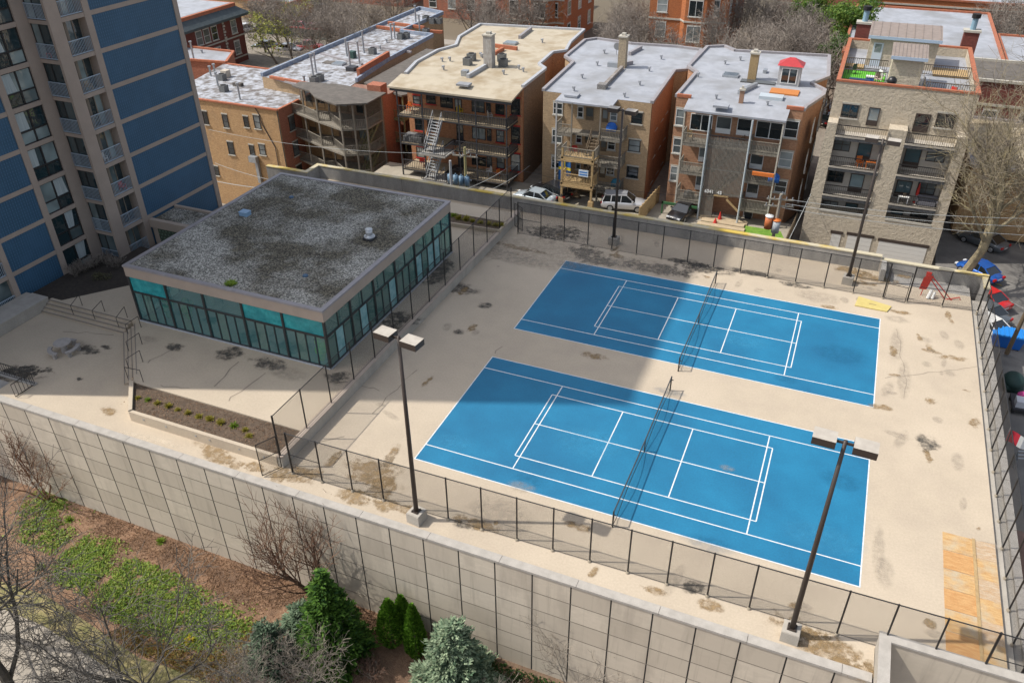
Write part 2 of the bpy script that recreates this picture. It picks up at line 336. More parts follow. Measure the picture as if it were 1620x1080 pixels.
for k in range(70):
    x, y = (rs.uniform(12.3, 17.6), rs.uniform(-2, 28)) if k < 34 else (rs.uniform(-17, 12), rs.uniform(25.8, 32)) if k < 52 else (rs.uniform(-17.5, -12.3), rs.uniform(-1, 28)) if k < 62 else (rs.uniform(-17, 12), rs.uniform(-4.4, -.5))
    s_ = rs.uniform(.15, .45); me = bpy.data.meshes.new('deck_scuff'); a_ = rs.uniform(1, 3.5); me.from_pydata([(-s_,-s_*a_,0),(s_,-s_*a_,0),(s_,s_*a_,0),(-s_,s_*a_,0)], [], [(0,1,2,3)]); me.materials.append(rs.choice((st_g, st_g, st_b)))
    o = bpy.data.objects.new('deck_scuff', me); COL.objects.link(o); o.location = (x, y, .0125+.00005*k); o.rotation_euler.z = rs.uniform(-.3, .3)+(1.5 if rs.random() < .3 else 0); o['kind'] = 'structure'
st_c = stain_mat('court_water_mark', (.004,.085,.17), .22, 1.0); st_f = stain_mat('court_fade_mark', (.04,.24,.39), .22, 1.0)
for a in ((905,420,1.4,.7,st_c),(1243,600,.9,.5,st_c),(1000,455,2.2,1,st_f),(1330,560,2,1.4,st_c),(720,700,1.6,.8,st_f),(1300,850,2.4,1.2,st_f),(1120,860,1.6,.6,st_c),(1330,760,1.3,.9,st_c),(930,700,2.4,1.6,st_f),(1180,540,2,1,st_f),(840,760,1.2,.5,st_c),(1060,620,1.2,.4,st_c)): stain(*a)
def crack(pts, z=0, w=.035):
    mb = MB(); q = [PZ(u, v, z) for u, v in pts]; rr = random.Random(len(pts)); fine = []
    for a, b in zip(q, q[1:]):
        n = max(2, int((b-a).length/.5))
        for i in range(n): fine.append(a.lerp(b, i/n)+Vector((rr.uniform(-.12,.12), rr.uniform(-.12,.12), 0)))
    fine.append(q[-1])
    for a, b in zip(fine, fine[1:]):
        d = (b-a).normalized(); s = Vector((-d.y, d.x, 0))*w*rr.uniform(.4,1)
        mb.quad(*[(p.x, p.y, z+.0102) for p in (a-s, b-s, b+s, a+s)])
    struct('deck_crack', mb, mat('crack_dark', (.25,.21,.165), .95))
crack([(765,415),(800,400),(838,397),(848,392),(880,393)]); crack([(780,410),(830,408),(852,402)]); crack([(560,610),(585,612),(600,618)]); crack([(780,560),(795,548)])
crack([(230,575),(285,545)], T, .05); crack([(340,612),(365,585),(378,572)], T, .05); crack([(358,635),(420,590)], T, .045); crack([(250,610),(300,614)], T); crack([(590,655),(640,600),(660,585)]); crack([(100,525),(150,527),(180,530)]); crack([(500,700),(545,690)]); crack([(1545,580),(1400,598)], 0, .02)
crack([(1420,520),(1425,560),(1432,600),(1430,630)], 0, .02)
# ---- front garden sheets
def sheet(name, poly, z, m, kind='structure'):
    mb = MB(); mb.add([(x, y, z) for x, y in poly], [tuple(range(len(poly)))]); o = build(mb, name, m); o['kind'] = kind; return o
def G(*px): return [tuple(PZ(u, v, -7.6).xy) for u, v in px]
# ---- garden in front of the wall
mulch = mat('mulch', (.25,.14,.08), .95, (.36,.225,.14), 5, grain=.4, gs=26, bump=.8, col3=(.16,.10,.065), vs3=.6)
sheet('mulch_bed', G((-60,720),(20,740),(140,790),(300,860),(430,905),(640,985),(860,1075),(900,1130),(500,1200),(300,1180),(120,990),(60,960),(-60,900)), -7.59, mulch)
lawn = mat('lawn', (.17,.165,.06), .95, (.33,.27,.13), 1.6, grain=.3, gs=24, bump=.5)
sheet('lawn_strip', G((-60,900),(20,925),(70,940),(140,985),(220,1040),(330,1075),(420,1200),(100,1200),(-60,980)), -7.585, lawn)
sheet('garden_path', G((-80,940),(10,965),(70,990),(130,1030),(200,1075),(300,1130),(250,1300),(-80,1300)), -7.58, mat('path_concrete', (.38,.335,.275), .85, (.32,.285,.235), 1, grain=.1))
gcl = leaf('groundcover_leaf', (.075,.165,.02), (.30,.36,.065))
def cover(name, poly, n, z, sz, m, hmax=.12, seed=1):
    rr = random.Random(seed); xs = [p[0] for p in poly]; ys = [p[1] for p in poly]; mb = MB(); k = 0
    def inside(x, y):
        c = False; j = len(poly)-1
        for i in range(len(poly)):
            if (poly[i][1] > y) != (poly[j][1] > y) and x < (poly[j][0]-poly[i][0])*(y-poly[i][1])/(poly[j][1]-poly[i][1])+poly[i][0]: c = not c
            j = i
        return c
    while k < n:
        x = rr.uniform(min(xs), max(xs)); y = rr.uniform(min(ys), max(ys))
        if not inside(x+rr.gauss(0,.3), y+rr.gauss(0,.3)) and rr.random() > .03: continue
        if math.sin(x*2.3+1)*math.sin(y*2.9)+.5*math.sin(x*5.1-y*3.7) > .75 and rr.random() < .8: k += 1; continue
        k += 1; a = rr.uniform(0, 6.3); s = sz*rr.uniform(.6, 1.4); h = z+rr.uniform(.01, hmax); t1 = rr.uniform(-.6, .6)*s; t2 = rr.uniform(-.6, .6)*s
        dx, dy = math.cos(a)*s, math.sin(a)*s
        mb.quad((x-dx,y-dy,h-t1),(x+dy*.5,y-dx*.5,h+t2),(x+dx,y+dy,h+t1),(x-dy*.5,y+dx*.5,h-t2))
    o = build(mb, name, m); o['kind'] = 'stuff'; return o
cover('ground_cover', G((88,905),(105,870),(135,855),(165,862),(180,850),(172,880),(170,900),(150,925),(135,945),(118,930),(95,925)), 5500, -7.59, .07, gcl)
cover('ground_cover', G((150,955),(175,905),(210,880),(250,895),(300,930),(350,965),(400,985),(380,1020),(300,1030),(240,1010),(180,985)), 14000, -7.59, .07, gcl, seed=2)
cover('ground_cover', G((40,790),(80,765),(110,790),(90,820),(120,850),(80,880),(30,850)), 3500, -7.59, .07, gcl, seed=3)
cover('rust_ground_cover', G((180,990),(240,1010),(300,1030),(380,1020),(420,985),(440,1010),(420,1070),(330,1075),(220,1035)), 9000, -7.59, .06, leaf('rust_leaf', (.22,.11,.03), (.17,.16,.04)), seed=4)
cover('leaf_litter', G((140,800),(300,862),(430,907),(600,970),(620,1010),(560,1000),(470,960),(400,960),(330,940),(260,890),(200,870),(160,850)), 12000, -7.595, .045, leaf('litter_leaf', (.10,.055,.03), (.36,.22,.13)), .06, seed=5)
cover('shade_ground_cover', G((760,1040),(800,1050),(880,1085),(900,1130),(700,1130)), 3500, -7.59, .07, leaf('dark_ivy', (.02,.05,.012), (.05,.10,.02)), seed=6)

# ---- front retaining wall: core, precast panels, coping
pan_m, t, p, o = nodes('precast_panel')
g = N(t, 'ShaderNodeNewGeometry'); v = g.outputs['Position']
c = mix(t, g.outputs['Random Per Island'], (.45,.39,.31), (.62,.545,.44)); c = mix(t, noise(t, v, 1.4, 6, .7, .35, .75, stretch=(1,1,2.5)), c, (.50,.44,.35))
c = mix(t, noise(t, v, .5, 4, .6, .5, .8, stretch=(2,1,.4)), c, (.38,.33,.265)); c = mix(t, noise(t, v, 1.0, 5, .65, .56, .86, stretch=(3.5,1,.16)), c, (.30,.26,.205)); t.links.new(c, p.inputs['Base Color']); S(p, Roughness=.9)
w = thing('retaining_wall', 'long tall precast concrete panel wall along the front edge of the court deck', 'wall', (-12, -4.9, -7.6))
mb = MB(); mb.box(-49, -4.66, -8.2, 12.62, -4.95, -.02); build(mb, 'wall_core', dark_m, w)
mb = MB(); x = -36.37 - 1.98*6
while x < 12.5:
    x1 = min(x+1.98, 12.6)
    for k in range(6): mb.box(x+.035, -5.03, -7.7+k*1.27+.022, x1-.035, -4.951, -7.7+(k+1)*1.27-.022)
    x += 1.98
build(mb, 'precast_panel', pan_m, w)
mb = MB(); x = -36.37 - 1.98*6
while x < 12.5: mb.box(x-.032, -5.034, -7.75, x+.032, -4.96, -.08); x += 1.98
build(mb, 'upright_joint', mat('upright_joint_dark', (.02,.018,.016), .9), w)
mb = MB()
for k in range(1, 6): mb.box(-48.5, -5.036, -7.7+k*1.27-.023, 12.59, -4.955, -7.7+k*1.27+.006)
build(mb, 'joint_seal', mat('joint_seal', (.20,.175,.14), .9), w)
mb = MB(); x = -48
while x < 12.6: mb.box(x+.01, -5.07, -.075, min(x+3.96, 12.6)-.01, -4.60, .06); x += 3.96
build(mb, 'coping', coping_m, w)
# jog at the right end of the front wall
w = thing('recessed_wall', 'raised concrete wall with flat coping set back at the bottom right corner of the deck', 'wall', (15, -4, 0))
mb = MB(); mb.box(12.66, -5.6, -8, 13.02, -3.05, .85); build(mb, 'pier', conc_wall, w)
mb = MB(); mb.box(13.02, -3.4, -8, 18.9, -3.05, .85); build(mb, 'wall_panel', pan_m, w)
for b in ((12.62, -6, .851, 13.1, -3.0, .95),(13.1, -3.46, .851, 19.0, -3.0, .949)): mb = MB(); mb.box(*b); build(mb, 'coping', coping_m, w)
# ---- right edge: ledge and outer wall
w = thing('side_wall', 'concrete wall and ledge along the right side of the courts', 'wall', (18.4, 12, 0))
mb = MB(); mb.box(17.92, -3.0, -7.9, 18.6, 31.3, -.22); build(mb, 'ledge', conc_wall, w)
mb = MB(); y = -2.9
while y < 31: mb.box(18.62, y+.02, -.6, 19.0, min(y+1.96, 31.3)-.02, -.10); y += 1.96
build(mb, 'coping', coping_m, w)
mb = MB(); mb.box(18.62, -3.0, -7.9, 18.95, 31.3, -.61); build(mb, 'outer_face', conc_grey, w)
# ---- far parapet and the low terrace wall
w = thing('parapet_wall', 'long low concrete parapet with yellow stained top behind the courts', 'wall', (-14, 33.2, 0))
mb = MB(); mb.box(-40.6, 33.02, -4.6, 11.4, 33.36, 1.22)
mb.box(-40.6, 31.0, -4.6, -40.25, 33.018, 1.22); mb.box(-45.0, 31.0, -4.6, -40.61, 31.34, 1.22); build(mb, 'wall_body', conc_grey, w)
mb = MB(); ym = mat('yellow_stained_coping', (.47,.42,.30), .85, (.50,.36,.07), .35, lo=.45, hi=.6, grain=.1)

for b in ((-40.65, 32.98, 1.221, 11.45, 33.4, 1.31),(-40.65, 30.96, 1.221, -40.2, 32.979, 1.31),(-45, 30.96, 1.221, -40.66, 31.4, 1.31)): mb = MB(); mb.box(*b); build(mb, 'coping', ym, w)
mb = MB()
for x in (-31, -19.5, -13.2, -7.2, -1.5, 4.6): mb.box(x, 33.005, 0, x+.03, 33.019, 1.2)
build(mb, 'control_joint', mat('joint_dark', (.12,.11,.10), .9), w)
w = thing('stairwell_wall', 'L shaped concrete wall round the exit stair at the far right deck corner', 'wall', (15, 32, 0))
mb = MB(); mb.box(11.5, 31.42, -4.6, 11.85, 33.0, 1.0); mb.box(11.86, 33.05, -6, 18.95, 33.4, .95); mb.box(18.55, 31.3, -6, 18.95, 33.04, .9); build(mb, 'wall_body', conc_grey, w)
for b in ((11.46, 33.01, .951, 18.99, 33.44, 1.04),(18.52, 31.25, .901, 18.99, 33.0, 1.03)): mb = MB(); mb.box(*b); build(mb, 'coping', ym, w)
mb = MB()
for k in range(9): mb.box(12.0+k*.3, 31.42, -1.8, 17.9, 33.03, -.2*k-.02)
st = build(mb, 'exit_stair', conc_grey); tag(st, 'concrete exit steps going down inside the far right corner walls', 'stairs')
w = thing('terrace_wall', 'low concrete wall between the pavilion terrace and the courts', 'wall', (-18.4, 14, 0))
mb = MB(); mb.box(-18.59, -3.4, 0, -18.25, 31.5, .74); build(mb, 'wall_body', conc_wall, w)
mb = MB(); mb.box(-18.62, -3.43, .741, -18.22, 31.53, .80); build(mb, 'coping', fasc, w)
# ---- ledge wall beside the tower
w = thing('ledge_wall', 'raised concrete walkway edge at the foot of the blue tower', 'wall', (-45.5, 0, 0))
mb = MB(); mb.box(-46.95, -4.6, 0, -44.76, 4.6, .8); build(mb, 'wall_body', conc_wall, w)
mb = MB(); mb.box(-46.3, -4.6, .801, -44.72, 4.6, .88); build(mb, 'coping', coping_m, w)

# ---- steps
def steps(name, label, a, b, d, n=4, run=.3):
    a = Vector((*a, 0)); b = Vector((*b, 0)); d = Vector((*d, 0)); mb = MB()
    for k in range(n):
        p = [a+d*run*k, b+d*run*k, b+d*run*n, a+d*run*n]; mb.prism([q.xy for q in p], .002 if k == 0 else T/n*k, T/n*(k+1)-.001*(n-k))
        e = [a+d*(run*k-.015), b+d*(run*k-.015), b+d*(run*k+.05), a+d*(run*k+.05)]; mb.prism([q.xy for q in e], T/n*(k+1)-.05, T/n*(k+1)+.004, 1)
    o = build(mb, name, [concrete, mat('step_nosing', (.22,.19,.16), .9)], org=(a.x, a.y, 0)); tag(o, label, 'stairs')
steps('concrete_steps', 'wide straight concrete steps between the plaza and the terrace near the blue tower', (-44.72, 3.75), (-36.95, 3.75), (0, 1), 4, .28)
dg = Vector((1, 1)).normalized()
steps('concrete_steps', 'diagonal concrete steps leading up to the terrace beside the planter corner', (-36.95, 3.78), (-32.35, -.82), dg, 4, .28)
rail_m = mat('rail_steel', (.03,.028,.026), .5)
def handrail(px, label):
    q = [PZ(u, v, z) for u, v, z in px]; a, b = q[0], q[1]
    r = thing('handrail', label, 'handrail', (a.x, a.y, a.z), 'handrails on the terrace steps')
    mb = MB(); mb.tube([a, a+Vector((0,0,.9))], .022, 6); build(mb, 'post', rail_m, r)
    mb = MB(); mb.tube([b, b+Vector((0,0,.9))], .022, 6); build(mb, 'post', rail_m, r)
    mb = MB(); mb.tube([a+Vector((0,0,.9)), b+Vector((0,0,.9))], .024, 6); build(mb, 'top_rail', rail_m, r)
U = lambda x, y: (x/6.75, 400+y/6.75); V_ = lambda x, y: (x/3.857, 440+y/3.857)
for a, b, l in ((U(793,678), U(880,560), 'first handrail from the tower on the straight steps'), (U(1022,730), U(1120,625), 'middle handrail on the straight steps'), (U(1275,808), U(1362,690), 'third handrail from the tower on the straight steps'),
                (V_(785,350), V_(862,300), 'handrail where the straight steps meet the diagonal steps'), (V_(790,455), V_(868,402), 'upper handrail on the diagonal steps'), (V_(790,562), V_(872,510), 'second lowest handrail on the diagonal steps'), (V_(782,612), V_(875,632), 'lowest handrail on the diagonal steps against the planter corner')):
    handrail([(*a, .16), (*b, T)], l)
mb = MB(); a = PZ(*U(490,600), .1); b = PZ(*U(500,600), .1)
# ---- planter in front of the terrace
pl = thing('planter_box', 'long concrete planter with a row of yellow green tufts by the front wall', 'planter', (-25, -2.2, 0))
mb = MB(); O = [(-29.3,-3.42),(-18.62,-3.42),(-18.62,-.96),(-31.55,-.96)]
mb.prism([(-29.3,-3.42),(-18.62,-3.42),(-18.62,-3.2),(-29.2,-3.2)], .002, .70); mb.prism([(-29.3,-3.419),(-29.2,-3.199),(-31.25,-.97),(-31.6,-.97)], .002, .78); build(mb, 'planter_wall', concrete, pl)
mb = MB(); mb.prism([(-29.15,-3.19),(-18.63,-3.19),(-18.63,-.97),(-31.2,-.97)], .003, .58); build(mb, 'soil_bed', soil, pl)
lit = cover('planter_litter', [(-29.1,-3.15),(-18.7,-3.15),(-18.7,-1.0),(-31,-1.0)], 2600, .575, .035, MATS['litter_leaf'], .05, 9)
for x in (-28.2,-26.5,-24.3,-23.3,-21.2,-19.5): mb = MB(); mb.tube([(x,-3.424,.42),(x,-3.45,.42)], .06, 8); build(mb, 'wall_light', metal_g, pl)
tuft = leaf('tuft_leaf', (.22,.20,.03), (.42,.36,.06)); tuft_g = leaf('tuft_green', (.12,.22,.02), (.28,.36,.05))
def tuft_mb(seed, r, n=170, up=1.0):
    rr = random.Random(seed); mb = MB()
    for i in range(n):
        a = rr.uniform(0, 6.283); e = rr.uniform(.05, 1.2)*up; L = r*rr.uniform(.6, 1.2); d = Vector((math.cos(a)*math.cos(e), math.sin(a)*math.cos(e), math.sin(e)))
        b = d*L*rr.uniform(0, .35); s = d.cross(Vector((rr.random()-.5, rr.random()-.5, .5))).normalized()*r*.07
        mb.quad(b-s, b+s, b+d*L*.8+s*.5, b+d*L*.8-s*.5)
    return mb
def tufts(pts, z, label, group, r=.26, greens=(1, 9)):
    base = None
    for i, (u, v) in enumerate(pts):
        p = PZ(u, v, z); o = build(tuft_mb(i+40, r*random.uniform(.8, 1.15)), 'shrub_tuft', tuft_g if i in greens else tuft); o.location = (p.x, p.y, z-.02)
        tag(o, label % ('first second third fourth fifth sixth seventh eighth ninth tenth eleventh twelfth'.split()[i]), 'shrub', group)
tufts([V_(*q) for q in ((842,732),(903,745),(962,765),(1028,783),(1086,805),(1148,825),(1215,847),(1283,863),(1348,885),(1428,903),(1497,928),(1520,965))], .58, '%s small tuft from the left in the long front planter', 'tufts in the front planter')
fp = thing('planter_box', 'short soil planter with yellow tufts beyond the pavilion by the back parapet', 'planter', (-22, 29, T))
mb = MB(); q = [PZ(712,353,T+.25), PZ(790,365,T+.25), PZ(800,352,T+.25), PZ(712,337,T+.25)]; mb.prism([a.xy for a in q], T+.001, T+.28); build(mb, 'soil_bed', soil, fp)
mb = MB()
for a, b in ((q[0],q[1]),(q[1],q[2]),(q[2],q[3])): mb.bar((a.x,a.y,T+.17), (b.x,b.y,T+.17), .14, .33)
build(mb, 'planter_wall', concrete, fp)
C_ = lambda x, y: (400+x/3.857, 280+y/3.857)
tufts([C_(*q) for q in ((1225,238),(1255,255),(1303,262),(1340,272),(1388,282),(1440,290),(1480,297),(1515,298))], T+.28, '%s tuft from the pavilion in the short planter by the back parapet', 'tufts in the back planter', .36, (0,))

# ---- chain-link fences: posts, rails and woven wire as separate parts
wire = mesh_mat('chain_link_wire', 13, .15)
def fence(name, label, pts, h, step, z0=0, n=None, midrail=(), base=True, group=None):
    """pts: corner points in plan"""
    r = thing(name, label, 'fence', (pts[0][0], pts[0][1], z0), group); top = MB(); net = MB(); pc = 0
    for (a, b) in zip(pts, pts[1:]):
        a = Vector((*a, z0)); b = Vector((*b, z0)); L = (b-a).length; k = max(1, round(L/step))
        top.tube([a+Vector((0,0,h)), b+Vector((0,0,h))], .028, 6); top.tube([a+Vector((0,0,.08)), b+Vector((0,0,.08))], .012, 4)
        net.quad(a+Vector((0,0,.05)), b+Vector((0,0,.05)), b+Vector((0,0,h)), a+Vector((0,0,h)))
        for i in range(k+1):
            if i == k and b.xy != Vector(pts[-1]): continue
            p = a.lerp(b, i/k); mb = MB(); mb.tube([p, p+Vector((0,0,h+.04))], .042 if 0 < i < k else .055, 8); build(mb, 'post', black_m, r)
            if base:
                mb = MB(); mb.cyl(p.x, p.y, z0+.012, z0+.13, .11, .07, 8); build(mb, 'post_footing', mat('footing', (.30,.26,.20), .9), r)
        for i in midrail:
            if i < k: top.tube([a.lerp(b, i/k)+Vector((0,0,1.4)), a.lerp(b, (i+1)/k)+Vector((0,0,1.4))], .022, 5)
    build(top, 'rail', black_m, r); build(net, 'chain_link', wire, r); return r
fence('chain_link_fence', 'long black chain link fence along the front of the courts', [(-17.5,-3.6),(16.75,-3.05),(18.3,-3.02)], 2.9, 1.86, midrail=(0,))
fence('chain_link_fence', 'black chain link fence along the right side above the alley', [(18.25,-2.6),(18.25,29.2)], 3.0, 2.0, -.2, base=True)
fence('chain_link_fence', 'black chain link fence across the back of the courts', [(-17.3,28.7),(11.9,28.7)], 2.9, 2.08, midrail=(0,13))
fence('chain_link_fence', 'short run of black fence right of the back gate with red frames behind', [(13.55,28.75),(18.25,29.2)], 2.9, 2.3, midrail=(0,1))
fence('chain_link_fence', 'black chain link fence on the low wall beside the pavilion terrace', [(-18.42,-3.3),(-18.42,29.9)], 2.75, 2.55, .8, base=False)
def gate(label, a, b, h, z0=0):
    r = thing('fence_gate', label, 'gate', (*a, z0)); a = Vector((*a, z0)); b = Vector((*b, z0)); mb = MB(); u = lambda z: Vector((0,0,z))
    for p, q in ((a+u(.1),b+u(.1)),(a+u(h),b+u(h)),(a+u(.1),a+u(h)),(b+u(.1),b+u(h)),(a+u(h*.52),b+u(h*.52))): mb.tube([p, q], .026, 6)
    build(mb, 'gate_frame', black_m, r); mb = MB(); mb.quad(a+u(.1), b+u(.1), b+u(h), a+u(h)); build(mb, 'chain_link', wire, r)
gate('open black gate swung toward the front wall at the planter end', (-18.35,-3.45), (-18.9,-4.45), 2.3)
gate('open black gate by the back left corner of the courts', (-18.1,29.9), (-17.1,29.2), 2.2)
gate('black gate standing ajar in the back fence near the exit stair', (12.0,28.7), (13.4,28.5), 2.5)
# ---- court lights
lamp = thing('light_pole', 'x', 'street lamp', (0,0,0), 'twin head court lights')
mb = MB(); mb.box(-.38,-.38,.005,.38,.38,.62); mb.box(-.36,-.36,.62,.36,.36,.65); build(mb, 'concrete_base', conc_wall, lamp)
mb = MB(); mb.box(-.2,-.2,.651,.2,.2,.68)
for a, b in ((-.15,-.15),(.15,-.15),(.15,.15),(-.15,.15)): mb.cyl(a, b, .68, .76, .025, n=6)
build(mb, 'base_plate', bronze, lamp)
mb = MB(); mb.tube([(0,0,.68),(0,0,6),(0,0,11.35)], [.125,.105,.075], 10); build(mb, 'pole', bronze, lamp, True)
mb = MB(); mb.box(-.30,-.035,11.2,.30,.035,11.29); build(mb, 'cross_arm', bronze, lamp)
for s in (-1, 1):
    mb = MB(); x0, x1 = s*.30, s*1.14
    mb.add([(x0,-.34,11.08),(x1,-.34,11.08),(x1,.34,11.08),(x0,.34,11.08),(x0,-.34,11.40),(x1,-.34,11.40),(x1,.34,11.40),(x0,.34,11.40)], [(3,2,1,0),(4,5,6,7),(0,1,5,4),(1,2,6,5),(2,3,7,6),(3,0,4,7)] if s > 0 else [(0,1,2,3),(7,6,5,4),(4,5,1,0),(5,6,2,1),(6,7,3,2),(7,4,0,3)])
    mb.m = [0, 1, 0, 0, 0, 0]; hd = build(mb, 'lamp_head', [bronze, mat('lamp_top', (.46,.42,.36), .5, (.38,.34,.29), 3)], lamp)
    mb = MB(); mb.quad((s*.36,.28,11.075),(s*1.08,.28,11.075),(s*1.08,-.28,11.075),(s*.36,-.28,11.075)); build(mb, 'lens', mat('lamp_lens', (.5,.52,.52), .2), hd)
for i, (x, y, rz, l) in enumerate(((-9.48,-4.07,-.12,'brown twin head court light standing on the front left ledge near the court corner'), (9.14,-4.05,-.05,'brown twin head court light on the front ledge at lower right'), (-9.15,29.9,-.1,'brown twin head court light at the back fence left of the white wagon'), (9.32,30.15,-.1,'brown twin head court light at the back fence before the stone condo'))):
    o = lamp if i == 0 else copy_tree(lamp); o.location = (x, y, 0); o.rotation_euler.z = rz; o['label'] = l
# ---- nets
net_m = mesh_mat('net_mesh', 11, .12, (.012,.014,.02)); tape = mat('net_tape', (.05,.055,.06), .7)
for oy, l in ((0, 'black tennis net across the nearer blue court'), (14.66, 'black tennis net across the farther blue court')):
    n = thing('tennis_net', l, 'net', (0, oy+5.48, 0), 'tennis nets'); y0, y1, yc = oy-.72, oy+11.7, oy+5.485
    P = [(y0+(y1-y0)*i/24) for i in range(25)]; hz = lambda y: .915+.155*abs((y-yc)/6.2)**1.2
    for y in (y0, y1):
        mb = MB(); mb.cyl(0, y, .005, 1.1, .045, n=8); pp = build(mb, 'net_post', black_m, n)
        mb = MB(); mb.tube([(.05,y,.85),(.14,y,.85)], .03, 6); build(mb, 'winch', black_m, pp)
    mb = MB(); rr = random.Random(3)
    for a, b in zip(P, P[1:]): mb.quad((0,a,.03),(0,b,.03),(0,b,hz(b)),(0,a,hz(a)))
    build(mb, 'net_mesh', net_m, n)
    mb = MB(); mb.tube([(0,y,hz(y)) for y in P], .035, 6); build(mb, 'top_band', tape, n)
    mb = MB(); mb.box(-.03,yc-.03,.01,.03,yc+.03,.92); build(mb, 'centre_strap', tape, n)
    mb = MB(); mb.tube([(.03,y,.12+.35*abs(math.sin((y-yc)*.55))*(1 if abs(y-yc)>.2 else .2)) for y in P], .018, 5); build(mb, 'bottom_cord', black_m, n)
# ================================================================== BLUE TOWER
m, t, p, o = nodes('blue_ribbed_panel'); v = coord(t, 'P'); bluepan = m
s = N(t, 'ShaderNodeSeparateXYZ'); t.links.new(v, s.inputs[0])
w_ = N(t, 'ShaderNodeTexWave', wave_type='BANDS', bands_direction='Y'); S(w_, Scale=1.5, Distortion=0); t.links.new(v, w_.inputs['Vector'])
w2 = N(t, 'ShaderNodeTexWave', wave_type='BANDS', bands_direction='Z'); S(w2, Scale=1.35, Distortion=0); t.links.new(v, w2.inputs['Vector'])
c = mix(t, w_.outputs['Fac'], (.022,.062,.115), (.055,.145,.245)); c = mix(t, w2.outputs['Fac'], c, (.030,.088,.155)); c = mix(t, noise(t, v, .5, 5, .6, .45, .8), c, (.045,.12,.21))
t.links.new(c, p.inputs['Base Color']); S(p, Roughness=.6)
tw = thing('apartment_tower', 'tall tower with blue ribbed panels, beige concrete frame and stacked balconies', 'building', (-50, 9, 0))
ZK = [-.22+2.67*k for k in range(24)]; TOP = ZK[23]; NF = 11
mb = MB()
mb.box(-62, -7.5, -8, -47.4, 11.9, TOP); mb.box(-62, 11.901, -8, -47.401, 24.1, TOP)               # core
mb.box(-47.4, -7.5, ZK[NF]+.2, -47, 11.9, TOP+.6); mb.box(-47.4, 11.905, ZK[NF]+.2, -45, 24.1, TOP+.6)   # upper storeys
mb.box(-47.4, 15.6, -4, -45.12, 24.0, ZK[NF])
mb.box(-47.38, 12.95, -4, -45.74, 15.6, ZK[NF]); mb.box(-47.39, 12.4, -4, -45.75, 12.94, ZK[NF])
build(mb, 'tower_core', towerc, tw)
mb = MB()
for a, b in ((-7.5,-6.0),(-2.0,-1.5),(1.3,1.75),(3.75,4.2),(8.05,8.55),(10.97,11.88)): mb.box(-47.39, a, -1.5, -47.0, b, ZK[NF]+.2)
mb.box(-45.22, 11.9, -1.5, -45.0, 12.95, ZK[NF]+.2); mb.box(-46.6, 14.95, -1.5, -45.0, 15.52, ZK[NF]+.2); mb.box(-45.3, 23.62, -1.5, -45.0, 24.1, ZK[NF]+.2)
mb.box(-47.38, 11.89, -1.5, -47.03, 12.25, ZK[NF]+.2)
build(mb, 'pier', towerc, tw)
for k in range(NF+1):
    z = ZK[k]; mb = MB()
    mb.box(-47.385, -6.0, z-.16, -47.03, 10.96, z+.16)
    mb.box(-47.02, 11.93, z-.13, -45.23, 12.4, z+.13); mb.box(-46.59, 12.96, z-.15, -45.03, 14.94, z+.15); mb.box(-45.29, 15.53, z-.16, -45.03, 23.61, z+.16)
    build(mb, 'floor_band', towerc, tw)
railb = mat('pale_blue_railing', (.36,.44,.52), .5); curt = mat('curtain', (.45,.50,.50), .9, (.30,.36,.37), 4, stretch=(3,3,.1))
def railing(mb, a, b, z, h=1.05, step=.13):
    a = Vector((*a, z)); b = Vector((*b, z)); n = max(2, int((b-a).length/step))
    for zz in (.08, h): mb.bar(a+Vector((0,0,zz)), b+Vector((0,0,zz)), .045, .05)
    for i in range(n+1): q = a.lerp(b, i/n); mb.bar(q+Vector((0,0,.08)), q+Vector((0,0,h)), .026, .026)
rr = random.Random(11)
